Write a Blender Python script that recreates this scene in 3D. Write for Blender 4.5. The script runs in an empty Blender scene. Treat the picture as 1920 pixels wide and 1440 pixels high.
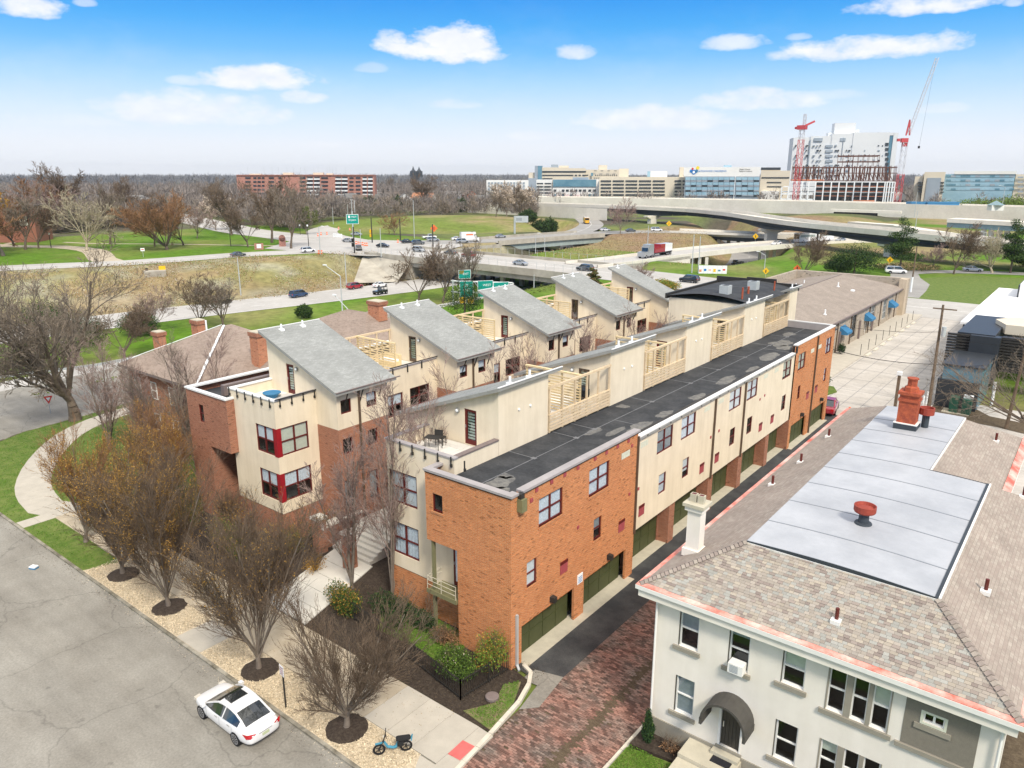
import bpy,bmesh,math,random
import numpy as np
from mathutils import Vector,Matrix,noise as mnoise
random.seed(7)
R=math.radians
SC=bpy.context.scene
COL=SC.collection
# -- camera
F_PX,HOR,VPX,CAM_H=1410.0,326.0,2115.0,24.0
PITCH=math.atan((720-HOR)/F_PX)
YAW=math.atan((VPX-960)/math.hypot(F_PX,720-HOR))
cam_d=bpy.data.cameras.new('camera')
cam=bpy.data.objects.new('camera',cam_d)
COL.objects.link(cam)
cam.location=(0,0,CAM_H)
cam.rotation_euler=(R(90)-PITCH,0,YAW)
cam_d.sensor_width=36.0
cam_d.lens=36.0*F_PX/1920.0
cam_d.clip_start=0.2
cam_d.clip_end=30000.0
SC.camera=cam
# -- light
SUN_EL,SUN_AZ=R(47),R(122)
sd=bpy.data.lights.new('sun','SUN')
sd.energy=2.1
sd.angle=R(10)
sd.color=(1.0,0.92,0.80)
so=bpy.data.objects.new('sun',sd)
COL.objects.link(so)
to_sun=Vector((math.sin(SUN_AZ)*math.cos(SUN_EL),math.cos(SUN_AZ)*math.cos(SUN_EL),math.sin(SUN_EL)))
so.rotation_euler=to_sun.to_track_quat('Z','Y').to_euler()
so.location=(0,0,120)
SC.view_settings.view_transform='Standard'
SC.view_settings.look='None'
SC.view_settings.exposure=0.84
SC.view_settings.gamma=1.0
SC.view_settings.use_curve_mapping=False
SC.render.engine='CYCLES'
SC.cycles.max_bounces=6
SC.cycles.diffuse_bounces=3
SC.cycles.glossy_bounces=2
SC.cycles.transparent_max_bounces=12
SC.cycles.volume_bounces=0
FH=Vector((-math.sin(YAW),math.cos(YAW),0))
RT=Vector((math.cos(YAW),math.sin(YAW),0))
FW=FH*math.cos(PITCH)-Vector((0,0,math.sin(PITCH)))
UPV=RT.cross(FW)
def ray(px,py):
 return FW*F_PX+RT*(px-960)-UPV*(py-720)
def un(px,py,z=0.0):
 """surveyed point: where the sight line of a photograph point meets the level z"""
 d=ray(px,py)
 t=(z-CAM_H)/d.z
 return Vector((d.x*t,d.y*t,z))
def far(px,dist,z=0.0):
 """point on the level z, in the compass direction of column px, at a horizontal distance"""
 d=ray(px,HOR)
 h=math.hypot(d.x,d.y)
 return Vector((d.x/h*dist,d.y/h*dist,z))
def zat(py,dist,px):
 d=ray(px,py)
 return CAM_H+d.z/math.hypot(d.x,d.y)*dist
# -- node helpers
class NT:
 def __init__(s,tree):
  s.t=tree
 def n(s,typ,**kw):
  nd=s.t.nodes.new(typ)
  for k,v in kw.items():
   if k.startswith('i_'):
    key=k[2:]
    key=int(key)if key.isdigit()else key.replace('_',' ')
    nd.inputs[key].default_value=v
   else:
    setattr(nd,k,v)
  return nd
 def l(s,a,b):
  s.t.links.new(a,b)
 def math(s,op,a,b=None,c=None,clamp=False):
  nd=s.n('ShaderNodeMath',operation=op,use_clamp=clamp)
  for i,v in enumerate((a,b,c)):
   if v is None:
    continue
   if isinstance(v,(int,float)):
    nd.inputs[i].default_value=v
   else:
    s.l(v,nd.inputs[i])
  return nd.outputs[0]
 def mix(s,fac,a,b,blend='MIX'):
  nd=s.n('ShaderNodeMix',data_type='RGBA',blend_type=blend)
  for idx,v in ((0,fac),(6,a),(7,b)):
   if isinstance(v,(int,float)):
    nd.inputs[idx].default_value=v
   elif isinstance(v,tuple):
    nd.inputs[idx].default_value=v if len(v)== 4 else (*v,1)
   else:
    s.l(v,nd.inputs[idx])
  return nd.outputs[2]
 def ramp(s,fac,stops,interp='LINEAR'):
  nd=s.n('ShaderNodeValToRGB')
  cr=nd.color_ramp
  cr.interpolation=interp
  while len(cr.elements)> 1:
   cr.elements.remove(cr.elements[-1])
  for i,(p,c)in enumerate(stops):
   e=cr.elements[0]if i == 0 else cr.elements.new(p)
   e.position=p
   e.color=c if len(c)== 4 else (*c,1)
  s.l(fac,nd.inputs[0])
  return nd.outputs[0]
 def noise(s,vec,scale,detail=3,rough=0.6,out=0):
  nd=s.n('ShaderNodeTexNoise')
  nd.inputs['Scale'].default_value=scale
  nd.inputs['Detail'].default_value=detail
  nd.inputs['Roughness'].default_value=rough
  if vec is not None:
   s.l(vec,nd.inputs['Vector'])
  return nd.outputs[out]
# -- sky
world=bpy.data.worlds.new('World')
SC.world=world
world.use_nodes=True
wt=world.node_tree
wt.nodes.clear()
W=NT(wt)
w_out=W.n('ShaderNodeOutputWorld')
bg_sky=W.n('ShaderNodeBackground',i_1=0.1)
sky=W.n('ShaderNodeTexSky',sky_type='NISHITA')
sky.sun_disc=False
sky.sun_elevation=SUN_EL
sky.sun_rotation=SUN_AZ
sky.air_density=1.4
sky.dust_density=2.0
sky.ozone_density=2.5
tc=W.n('ShaderNodeTexCoord')
sep=W.n('ShaderNodeSeparateXYZ')
W.l(tc.outputs['Generated'],sep.inputs[0])
el=W.math('ARCSINE',sep.outputs[2])
az=W.math('ARCTAN2',sep.outputs[0],sep.outputs[1])
# clear sky between the clouds: white by the horizon, azure a little higher, deep blue above
grad=W.ramp(W.math('MULTIPLY',el,1.0/1.5708),[(0.0,(0.90,0.93,0.99)),(0.022,(0.86,0.91,1.0)),(0.045,(0.66,0.82,1.0)),(0.068,(0.40,0.68,0.99)),(0.09,(0.15,0.50,0.97)),(0.108,(0.05,0.40,0.92)),(0.127,(0.012,0.31,0.88)),(0.3,(0.012,0.18,0.62)),(1.0,(0.02,0.14,0.45))])
bg_grad=W.n('ShaderNodeBackground',i_1=0.60)
W.l(sky.outputs[0],bg_sky.inputs[0])
W.l(grad,bg_grad.inputs[0])
m1=W.n('ShaderNodeMixShader',i_0=0.93)
W.l(bg_sky.outputs[0],m1.inputs[1])
W.l(bg_grad.outputs[0],m1.inputs[2])
# cumulus heaps: (azimuth centre, elevation centre, half width, half height, strength) from the photograph
CL=[(50,18,66,26,1),(845,92,100,44,1.15),(735,82,38,28,1.0),(1082,100,36,22,.75),(480,150,125,30,1.0),(570,187,44,20,.85),(355,152,36,13,.5),(1378,84,62,20,.75),(1620,95,190,27,1.0),(1745,10,130,24,1.0),(360,212,185,40,.8),(120,228,130,18,.35),
 (855,198,50,13,.5),(1240,228,150,32,.8),(1420,193,120,28,.8),(1005,256,60,14,.45),(160,6,20,9,.5),
 (1900,6,20,10,.6),(1560,180,60,12,.3),(700,130,30,12,.35),(1500,70,26,8,.45),(800,275,40,9,.3),(605,272,60,9,.3),(1765,205,50,12,.35),(880,305,60,12,.35),(300,312,70,10,.3)]
wn1=W.n('ShaderNodeTexNoise')
wn1.inputs['Scale'].default_value=22.0
wn1.inputs['Detail'].default_value=6.0
wn1.inputs['Roughness'].default_value=0.62
mp=W.n('ShaderNodeMapping')
mp.inputs['Scale'].default_value=(1,1,2.2)
W.l(tc.outputs['Generated'],mp.inputs[0])
W.l(mp.outputs[0],wn1.inputs['Vector'])
nz=W.math('SUBTRACT',wn1.outputs[0],0.5)
cloud=None
shade=None
for (cx,cy,hw,hh,st)in CL:
 d=ray(cx,cy).normalized()
 a0=math.atan2(d.x,d.y)
 e0=math.asin(d.z)
 k=1.0/1461.0
 u=W.math('MULTIPLY',W.math('SUBTRACT',az,a0),1.0/(hw*k*math.cos(math.atan2(cx-960,1461))** 2*1.05/math.cos(e0)))
 v=W.math('SUBTRACT',el,e0)
 vv=W.math('MULTIPLY',v,1.0/(hh*k*0.93))
 vlow=W.math('MINIMUM',W.math('MULTIPLY',vv,1.7),0.0)
 vhi=W.math('MAXIMUM',vv,0.0)
 r2=W.math('ADD',W.math('MULTIPLY',u,u),W.math('ADD',W.math('MULTIPLY',vhi,vhi),W.math('MULTIPLY',vlow,vlow)))
 m=W.math('SUBTRACT',1.0,r2)
 m=W.math('ADD',m,W.math('MULTIPLY',nz,3.0))
 m=W.math('MULTIPLY',W.math('SMOOTH_MIN',W.math('MAXIMUM',W.math('MULTIPLY',m,1.25),0.0),1.0,.5),st,clamp=True)
 cloud=m if cloud is None else W.math('MAXIMUM',cloud,m)
# overhead the cloud cover closes, as the soft light of the photograph tells
wn2=W.noise(mp.outputs[0],3.2,5,0.6)
cover=W.math('MULTIPLY',W.math('SUBTRACT',el,0.26),3.0,clamp=True)
over=W.math('MULTIPLY',cover,W.math('ADD',0.55,W.math('MULTIPLY',W.math('SUBTRACT',wn2,0.40),3.0),clamp=True))
# thin high veil patches in the lower sky
wn3=W.noise(mp.outputs[0],7.0,5,0.65)
veil=W.math('MULTIPLY',W.math('MULTIPLY',W.math('SUBTRACT',wn3,0.5),2.2,clamp=True),W.math('SUBTRACT',1.0,W.math('MULTIPLY',el,4.5),clamp=True))
cloud=W.math('MAXIMUM',W.math('MAXIMUM',cloud,over),W.math('MULTIPLY',veil,0.5))
wn4=W.noise(mp.outputs[0],30.0,4,0.6)
ccol=W.mix(W.math('MULTIPLY',W.math('SUBTRACT',wn4,0.35),2.2,clamp=True),(0.80,0.84,0.94),(0.98,0.975,0.98))
ccol=W.mix(cover,ccol,(1.0,0.955,0.88))
bg_c=W.n('ShaderNodeBackground')
W.l(W.math('ADD',0.62,W.math('MULTIPLY',cover,0.30)),bg_c.inputs[1])
W.l(ccol,bg_c.inputs[0])
m2=W.n('ShaderNodeMixShader')
W.l(cloud,m2.inputs[0])
W.l(m1.outputs[0],m2.inputs[1])
W.l(bg_c.outputs[0],m2.inputs[2])
W.l(m2.outputs[0],w_out.inputs[0])
world.cycles.sampling_method='MANUAL'
world.cycles.sample_map_resolution=512
# -- materials
MATS={}
def mat(name,col,rough=0.8,var=0.0,vscale=1.0,col2=None,spec=0.3,metal=0.0,bump=0.0,bscale=20.0,coat=0.0,island=0.0,detail=4,fine=0.0,fscale=40.0,coords='Object'):
 """plain procedural material: base colour, a second colour mixed in by noise, fine grain, random change from piece to piece"""
 if name in MATS:
  return MATS[name]
 m=bpy.data.materials.new(name)
 m.use_nodes=True
 T=NT(m.node_tree)
 b=m.node_tree.nodes['Principled BSDF']
 b.inputs['Roughness'].default_value=rough
 b.inputs['Specular IOR Level'].default_value=spec
 b.inputs['Metallic'].default_value=metal
 if coat:
  b.inputs['Coat Weight'].default_value=coat
  b.inputs['Coat Roughness'].default_value=0.05
 c=None
 cc=T.n('ShaderNodeTexCoord')
 vec=cc.outputs[coords]
 if var or col2:
  f=T.noise(vec,vscale,detail,0.62)
  if col2:
   c=T.mix(T.ramp(f,[(0.38,(0,0,0)),(0.64,(1,1,1))]),(*col,1),(*col2,1))
  else:
   c=T.mix(1.0,(*col,1),T.ramp(f,[(0.25,(1-var,)*3),(0.75,(1+var,)*3)]),'MULTIPLY')
 if fine:
  f2=T.noise(vec,fscale,3,0.7)
  c=T.mix(1.0,c if c is not None else (*col,1),T.ramp(f2,[(0.3,(1-fine,)*3),(0.7,(1+fine,)*3)]),'MULTIPLY')
 if island:
  g=T.n('ShaderNodeNewGeometry')
  oi=T.n('ShaderNodeObjectInfo')
  rr=T.math('FRACT',T.math('ADD',g.outputs['Random Per Island'],oi.outputs['Random']))
  c=T.mix(1.0,c if c is not None else (*col,1),T.ramp(rr,[(0,(1-island,)*3),(1,(1+island,)*3)]),'MULTIPLY')
 if c is None:
  b.inputs['Base Color'].default_value=(*col,1)
 else:
  T.l(c,b.inputs['Base Color'])
 if bump:
  bn=T.n('ShaderNodeBump',i_Strength=bump,i_Distance=0.02)
  T.l(T.noise(vec,bscale,3,0.6),bn.inputs['Height'])
  T.l(bn.outputs[0],b.inputs['Normal'])
 MATS[name]=m
 return m
def cell_id(T,uv,w,h):
 sp=T.n('ShaderNodeSeparateXYZ')
 T.l(uv.outputs[0],sp.inputs[0])
 row=T.math('FLOOR',T.math('MULTIPLY',sp.outputs[1],1/h))
 sh=T.math('MULTIPLY',T.math('MODULO',row,2.0),0.5)
 col=T.math('FLOOR',T.math('ADD',T.math('MULTIPLY',sp.outputs[0],1/w),sh))
 cb=T.n('ShaderNodeCombineXYZ')
 T.l(col,cb.inputs[0])
 T.l(row,cb.inputs[1])
 wn=T.n('ShaderNodeTexWhiteNoise',noise_dimensions='2D')
 T.l(cb.outputs[0],wn.inputs['Vector'])
 return wn.outputs[0]
def brick_mat(name,c1,c2,mortar,bw=0.215,bh=0.068,msize=0.009,dark=0.15,stain=(0.74,0.70,0.66),bump=0.12):
 m=bpy.data.materials.new(name)
 m.use_nodes=True
 T=NT(m.node_tree)
 b=m.node_tree.nodes['Principled BSDF']
 b.inputs['Roughness'].default_value=0.88
 b.inputs['Specular IOR Level'].default_value=0.2
 uv=T.n('ShaderNodeUVMap')
 br=T.n('ShaderNodeTexBrick')
 T.l(uv.outputs[0],br.inputs['Vector'])
 br.inputs['Scale'].default_value=1.0
 br.inputs['Brick Width'].default_value=bw
 br.inputs['Row Height'].default_value=bh
 br.inputs['Mortar Size'].default_value=msize
 br.inputs['Mortar Smooth'].default_value=0.2
 br.inputs['Color1'].default_value=(*c1,1)
 br.inputs['Color2'].default_value=(*c2,1)
 br.inputs['Mortar'].default_value=(*mortar,1)
 c=T.mix(1.0,br.outputs[0],T.ramp(cell_id(T,uv,bw,bh),[(0,(0.5,)*3),(0.03,(0.66,)*3),(0.06,(0.92,)*3),(0.9,(1.06,)*3),(1,(1.2,1.16,1.1))]),'MULTIPLY')
 big=T.noise(uv.outputs[0],0.45,5,0.65)
 c=T.mix(T.math('MULTIPLY',T.math('SUBTRACT',big,0.52),2.2,clamp=True),c,(*stain,1),'MULTIPLY')
 fn=T.noise(uv.outputs[0],25,2,0.7)
 c=T.mix(1.0,c,T.ramp(fn,[(0.3,(1-dark*0.5,)*3),(0.7,(1+dark*0.5,)*3)]),'MULTIPLY')
 T.l(c,b.inputs['Base Color'])
 bn=T.n('ShaderNodeBump',i_Strength=bump,i_Distance=0.01)
 T.l(T.math('SUBTRACT',1.0,br.outputs['Fac']),bn.inputs['Height'])
 T.l(bn.outputs[0],b.inputs['Normal'])
 MATS[name]=m
 return m
def shingle_mat(name,c1,c2,c3,w=0.30,h=0.14):
 m=bpy.data.materials.new(name)
 m.use_nodes=True
 T=NT(m.node_tree)
 b=m.node_tree.nodes['Principled BSDF']
 b.inputs['Roughness'].default_value=0.92
 b.inputs['Specular IOR Level'].default_value=0.15
 uv=T.n('ShaderNodeUVMap')
 br=T.n('ShaderNodeTexBrick')
 T.l(uv.outputs[0],br.inputs['Vector'])
 for k,v in (('Scale',1.0),('Brick Width',w),('Row Height',h),('Mortar Size',0.006),('Mortar Smooth',0.3)):
  br.inputs[k].default_value=v
 br.inputs['Color1'].default_value=(*c1,1)
 br.inputs['Color2'].default_value=(*c2,1)
 br.inputs['Mortar'].default_value=tuple(x*0.55 for x in c1)+(1,)
 c=T.mix(T.math('MULTIPLY',cell_id(T,uv,w,h),0.7),br.outputs[0],(*c3,1))
 big=T.noise(uv.outputs[0],0.5,5,0.65)
 c=T.mix(1.0,c,T.ramp(big,[(0.3,(0.86,)*3),(0.7,(1.12,)*3)]),'MULTIPLY')
 fn=T.noise(uv.outputs[0],60,2,0.7)
 c=T.mix(1.0,c,T.ramp(fn,[(0.3,(0.88,)*3),(0.7,(1.12,)*3)]),'MULTIPLY')
 T.l(c,b.inputs['Base Color'])
 bn=T.n('ShaderNodeBump',i_Strength=0.5,i_Distance=0.012)
 T.l(T.math('SUBTRACT',1.0,br.outputs['Fac']),bn.inputs['Height'])
 T.l(bn.outputs[0],b.inputs['Normal'])
 MATS[name]=m
 return m
def stucco_mat(name,col,streak=0.12):
 m=bpy.data.materials.new(name)
 m.use_nodes=True
 T=NT(m.node_tree)
 b=m.node_tree.nodes['Principled BSDF']
 b.inputs['Roughness'].default_value=0.9
 b.inputs['Specular IOR Level'].default_value=0.2
 cc=T.n('ShaderNodeTexCoord')
 mp_=T.n('ShaderNodeMapping')
 mp_.inputs['Scale'].default_value=(2.2,2.2,0.25)
 T.l(cc.outputs['Object'],mp_.inputs[0])
 st=T.noise(mp_.outputs[0],1.0,5,0.6)
 cl=T.noise(cc.outputs['Object'],0.7,5,0.6)
 c=T.mix(1.0,(*col,1),T.ramp(st,[(0.3,(1-streak,1-streak*1.15,1-streak*1.4)),(0.6,(1.02,)*3)]),'MULTIPLY')
 c=T.mix(1.0,c,T.ramp(cl,[(0.3,(0.93,0.925,0.91)),(0.7,(1.04,)*3)]),'MULTIPLY')
 T.l(c,b.inputs['Base Color'])
 bn=T.n('ShaderNodeBump',i_Strength=0.12,i_Distance=0.01)
 T.l(T.noise(cc.outputs['Object'],45,3,0.7),bn.inputs['Height'])
 T.l(bn.outputs[0],b.inputs['Normal'])
 MATS[name]=m
 return m
def glass_mat(name,tint=(0.84,0.88,0.9),see=0.86,rough=0.02):
 m=bpy.data.materials.new(name)
 m.use_nodes=True
 T=NT(m.node_tree)
 nt=m.node_tree
 nt.nodes.remove(nt.nodes['Principled BSDF'])
 out=nt.nodes['Material Output']
 tr=T.n('ShaderNodeBsdfTransparent')
 tr.inputs[0].default_value=(*tint,1)
 gl=T.n('ShaderNodeBsdfGlossy')
 gl.inputs['Roughness'].default_value=rough
 gl.inputs['Color'].default_value=(0.9,0.93,0.97,1)
 fr=T.n('ShaderNodeLayerWeight',i_Blend=0.5)
 f=T.math('ADD',T.math('MULTIPLY',T.math('POWER',fr.outputs['Facing'],4.0),.75),0.92-see,clamp=True)
 mx=T.n('ShaderNodeMixShader')
 T.l(f,mx.inputs[0])
 T.l(tr.outputs[0],mx.inputs[1])
 T.l(gl.outputs[0],mx.inputs[2])
 T.l(mx.outputs[0],out.inputs[0])
 MATS[name]=m
 return m
# bricks, renders, roofs
brick_mat('orange_brick',(0.50,0.145,0.036),(0.60,0.205,0.06),(0.52,0.38,0.25))
brick_mat('red_brick',(0.31,0.098,0.05),(0.38,0.14,0.075),(0.38,0.29,0.22))
brick_mat('chimney_brick',(0.46,0.14,0.06),(0.52,0.20,0.09),(0.45,0.36,0.28))
brick_mat('far_brick',(0.40,0.17,0.13),(0.45,0.20,0.15),(0.45,0.36,0.31),bw=0.6,bh=0.3,msize=0.02)
brick_mat('block_wall',(0.40,0.35,0.28),(0.44,0.38,0.31),(0.35,0.30,0.25),bw=0.4,bh=0.2,msize=0.01)
shingle_mat('brown_shingle',(0.25,0.195,0.16),(0.30,0.24,0.20),(0.34,0.275,0.235))
shingle_mat('grey_shingle',(0.29,0.30,0.29),(0.35,0.36,0.35),(0.255,0.265,0.255),w=0.32,h=0.14)
shingle_mat('tan_shingle',(0.30,0.255,0.215),(0.345,0.295,0.25),(0.27,0.23,0.20),w=0.4,h=0.16)
shingle_mat('blend_shingle',(0.33,0.285,0.245),(0.41,0.36,0.31),(0.29,0.235,0.205),w=0.30,h=0.14)
stucco_mat('cream_stucco',(0.78,0.685,0.53),0.07)
stucco_mat('white_stucco',(0.80,0.755,0.685),0.03)
stucco_mat('tan_stucco',(0.56,0.47,0.36))
glass_mat('window_glass')
glass_mat('green_glass',(0.6,0.7,0.64),0.75)
M_=mat
M_('maroon_paint',(0.115,0.016,0.014),0.45,var=0.15,vscale=3)
M_('bright_maroon',(0.30,0.012,0.02),0.5,var=0.12,vscale=3)
M_('vent_red',(0.36,0.075,0.085),0.6,var=0.15,vscale=8)
M_('blind_white',(0.80,0.83,0.84),0.85,var=0.08,vscale=5)
M_('curtain',(0.70,0.76,0.82),0.9,var=0.25,vscale=9)
M_('blind_beige',(0.66,0.67,0.55),0.85,var=0.1,vscale=4)
M_('screen_grey',(0.30,0.33,0.35),0.8,var=0.15,vscale=6)
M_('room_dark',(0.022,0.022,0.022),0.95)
M_('garage_green',(0.066,0.076,0.030),0.55,var=0.12,vscale=2.0,fine=0.06)
M_('olive_paint',(0.20,0.19,0.10),0.6,var=0.12,vscale=4)
M_('black_roof',(0.033,0.036,0.041),0.85,col2=(0.058,0.061,0.066),vscale=0.8,fine=0.25,fscale=5)
M_('roof_dust',(0.20,0.195,0.18),0.95,col2=(0.11,0.11,0.11),vscale=3.5,detail=6)
M_('seam',(0.17,0.175,0.185),0.8,var=0.3,vscale=2)
M_('cap_metal',(0.36,0.335,0.335),0.5,var=0.12,vscale=1.2,spec=0.5)
M_('white_metal',(0.75,0.75,0.74),0.45,var=0.06,vscale=2)
M_('brown_cap',(0.20,0.16,0.15),0.6,var=0.15,vscale=2)
M_('fascia_grey',(0.30,0.30,0.28),0.6,var=0.15,vscale=1.5)
M_('dark_metal',(0.035,0.033,0.03),0.5,var=0.2,vscale=4)
M_('brown_pipe',(0.11,0.075,0.05),0.5,var=0.15,vscale=4)
M_('pergola_wood',(0.66,0.52,0.345),0.8,var=0.15,vscale=4,island=0.08)
M_('pergola_fresh',(0.72,0.57,0.33),0.8,var=0.15,vscale=4,island=0.1)
M_('terrace_paver',(0.66,0.64,0.60),0.9,var=0.1,vscale=3,island=0.1)
M_('apron_concrete',(0.50,0.46,0.36),0.9,var=0.12,vscale=2,fine=0.06)
M_('asphalt_dark',(0.045,0.046,0.048),0.8,col2=(0.085,0.087,0.085),vscale=0.6,fine=0.3,fscale=25,bump=0.2,detail=6)
M_('street_old',(0.235,0.22,0.19),0.92,col2=(0.31,0.295,0.26),vscale=0.22,fine=0.16,fscale=9,detail=8,bump=0.15)
def weather(name):
 m=MATS[name]
 T=NT(m.node_tree)
 b=m.node_tree.nodes['Principled BSDF']
 src=b.inputs['Base Color'].links[0].from_socket
 cc=T.n('ShaderNodeTexCoord')
 wp=T.n('ShaderNodeVectorMath',operation='ADD')
 T.l(cc.outputs['Object'],wp.inputs[0])
 sc=T.n('ShaderNodeVectorMath',operation='SCALE')
 sc.inputs['Scale'].default_value=1.6
 T.l(T.noise(cc.outputs['Object'],0.5,4,0.6,1),sc.inputs[0])
 T.l(sc.outputs[0],wp.inputs[1])
 vo=T.n('ShaderNodeTexVoronoi',feature='DISTANCE_TO_EDGE')
 vo.inputs['Scale'].default_value=0.16
 T.l(wp.outputs[0],vo.inputs['Vector'])
 crack=T.ramp(vo.outputs['Distance'],[(0.0,(0.76,)*3),(0.005,(0.88,)*3),(0.01,(1,1,1))])
 c=T.mix(1.0,src,crack,'MULTIPLY')
 mp_=T.n('ShaderNodeMapping')
 mp_.inputs['Scale'].default_value=(0.25,1.3,1)
 T.l(cc.outputs['Object'],mp_.inputs[0])
 c=T.mix(1.0,c,T.ramp(T.noise(mp_.outputs[0],0.6,5,0.65),[(0.3,(0.86,)*3),(0.7,(1.12,)*3)]),'MULTIPLY')
 c=T.mix(1.0,c,T.ramp(T.noise(cc.outputs['Object'],1.1,3,0.5),[(0.66,(1,1,1)),(0.74,(0.72,)*3)]),'MULTIPLY')
 T.l(c,b.inputs['Base Color'])
weather('street_old')
M_('lot_concrete',(0.44,0.41,0.37),0.92,col2=(0.52,0.49,0.45),vscale=0.15,fine=0.08,fscale=3,detail=7)
weather('lot_concrete')
M_('road_light',(0.40,0.385,0.36),0.9,col2=(0.47,0.455,0.43),vscale=0.08,fine=0.07,fscale=0.8,detail=6)
M_('road_grey',(0.27,0.26,0.245),0.9,col2=(0.34,0.33,0.31),vscale=0.1,fine=0.07,fscale=1,detail=6)
M_('road_line',(0.75,0.75,0.72),0.7)
M_('sidewalk',(0.42,0.355,0.26),0.9,col2=(0.50,0.435,0.33),vscale=0.9,fine=0.08,fscale=30,island=0.05,detail=6)
M_('walk_pale',(0.47,0.435,0.37),0.9,var=0.1,vscale=1.2,fine=0.06,island=0.05)
M_('courtyard_concrete',(0.64,0.615,0.55),0.9,var=0.08,vscale=1.2,island=0.05)
M_('kerb',(0.34,0.315,0.26),0.95,col2=(0.15,0.135,0.10),vscale=1.3,fine=0.15,island=0.1)
M_('kerb_pale',(0.60,0.56,0.47),0.95,var=0.15,vscale=2)
M_('gravel_bed',(0.44,0.36,0.25),0.95,col2=(0.66,0.57,0.42),vscale=9,fine=0.3,fscale=60,bump=0.6,bscale=45,detail=6)
M_('stone',(0.60,0.51,0.37),0.9,island=0.5)
M_('mulch',(0.035,0.025,0.019),0.95,col2=(0.065,0.05,0.038),vscale=8,fine=0.4,fscale=40,bump=0.6,bscale=40)
M_('soil',(0.085,0.063,0.04),0.95,col2=(0.13,0.10,0.065),vscale=4,fine=0.3,fscale=30,bump=0.4)
M_('lawn',(0.085,0.145,0.020),0.95,col2=(0.15,0.19,0.045),vscale=1.2,fine=0.35,fscale=22,bump=0.5,bscale=30,detail=6)
M_('lawn_thin',(0.10,0.16,0.03),0.95,col2=(0.22,0.18,0.10),vscale=1.8,fine=0.35,fscale=22,bump=0.5,bscale=30,detail=6)
M_('grass_blade',(0.10,0.20,0.02),0.9,island=0.35)
M_('white_membrane',(0.36,0.375,0.40),0.55,col2=(0.45,0.465,0.49),vscale=0.35,spec=0.4,fine=0.03,fscale=4,detail=6)
M_('membrane_seam',(0.24,0.26,0.29),0.7)
M_('pink_gutter',(0.58,0.13,0.09),0.6,col2=(0.74,0.50,0.43),vscale=0.9,detail=6,fine=0.12,fscale=8)
M_('white_paint',(0.80,0.79,0.76),0.6,var=0.06,vscale=2)
M_('taupe_paint',(0.30,0.275,0.225),0.75,var=0.08,vscale=3)
M_('panel_brown',(0.215,0.195,0.16),0.9,var=0.08,vscale=6,fine=0.1,fscale=30)
M_('canopy_cloth',(0.075,0.07,0.062),0.8,var=0.15,vscale=4)
M_('door_dark',(0.05,0.045,0.038),0.5,var=0.2,vscale=4)
M_('red_clay',(0.42,0.10,0.045),0.8,col2=(0.30,0.07,0.04),vscale=3,fine=0.2,fscale=10)
M_('red_metal',(0.30,0.055,0.035),0.6,var=0.2,vscale=4)
M_('vent_dark_red',(0.12,0.025,0.02),0.5)
M_('black_cladding',(0.028,0.034,0.042),0.45,var=0.15,vscale=1.5,spec=0.5)
M_('bright_roof',(0.86,0.86,0.85),0.6,var=0.03,vscale=0.5)
M_('awning_blue',(0.045,0.19,0.36),0.7,var=0.1,vscale=3)
M_('box_green',(0.025,0.10,0.065),0.5,var=0.15,vscale=3)
M_('pole_wood',(0.19,0.135,0.09),0.9,col2=(0.12,0.09,0.065),vscale=3)
M_('galvanised',(0.50,0.53,0.53),0.45,var=0.08,vscale=2,metal=0.2)
M_('bridge_concrete',(0.66,0.62,0.54),0.9,col2=(0.74,0.70,0.62),vscale=0.12,detail=6,fine=0.05,fscale=1)
M_('old_concrete',(0.46,0.43,0.36),0.9,col2=(0.33,0.30,0.25),vscale=0.25,detail=6,fine=0.1,fscale=2)
M_('girder_dark',(0.045,0.055,0.065),0.6,var=0.2,vscale=0.3)
M_('girder_blue',(0.20,0.29,0.32),0.6,var=0.2,vscale=0.5)
M_('girder_green',(0.30,0.36,0.34),0.6,var=0.15,vscale=0.6)
M_('sign_green',(0.0,0.27,0.22),0.5)
M_('sign_white',(0.85,0.87,0.87),0.5)
M_('sign_yellow',(0.85,0.50,0.02),0.5)
M_('signal_orange',(0.80,0.28,0.03),0.5)
M_('cone_orange',(0.85,0.17,0.05),0.6)
M_('traffic_red',(0.65,0.04,0.03),0.5)
M_('print_black',(0.02,0.02,0.025),0.6)
M_('print_blue',(0.03,0.20,0.55),0.5)
M_('print_yellow',(0.85,0.62,0.05),0.5)
M_('beige_panel',(0.66,0.59,0.47),0.8,var=0.05,vscale=0.1)
M_('pale_panel',(0.74,0.74,0.72),0.7,var=0.04,vscale=0.1)
M_('white_tower',(0.66,0.68,0.69),0.7,var=0.04,vscale=0.05)
M_('glass_teal',(0.09,0.21,0.29),0.25,col2=(0.14,0.28,0.36),vscale=0.12,spec=0.6)
M_('glass_grey',(0.28,0.33,0.38),0.3,col2=(0.34,0.39,0.44),vscale=0.1,spec=0.6)
M_('glass_sky',(0.24,0.40,0.50),0.25,col2=(0.33,0.50,0.60),vscale=0.08,spec=0.6)
M_('window_dark',(0.04,0.05,0.06),0.2,var=0.3,vscale=0.3,spec=0.6)
M_('steel_brown',(0.12,0.055,0.04),0.7,var=0.2,vscale=1)
M_('crane_red',(0.50,0.07,0.08),0.6)
M_('crane_white',(0.55,0.56,0.60),0.6)
M_('tarp_orange',(0.70,0.28,0.16),0.8,var=0.2,vscale=0.5)
M_('bark_dark',(0.105,0.08,0.06),0.95,col2=(0.17,0.135,0.10),vscale=3,detail=6)
M_('bark_grey',(0.155,0.125,0.10),0.95,col2=(0.22,0.185,0.15),vscale=3,detail=6)
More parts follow.
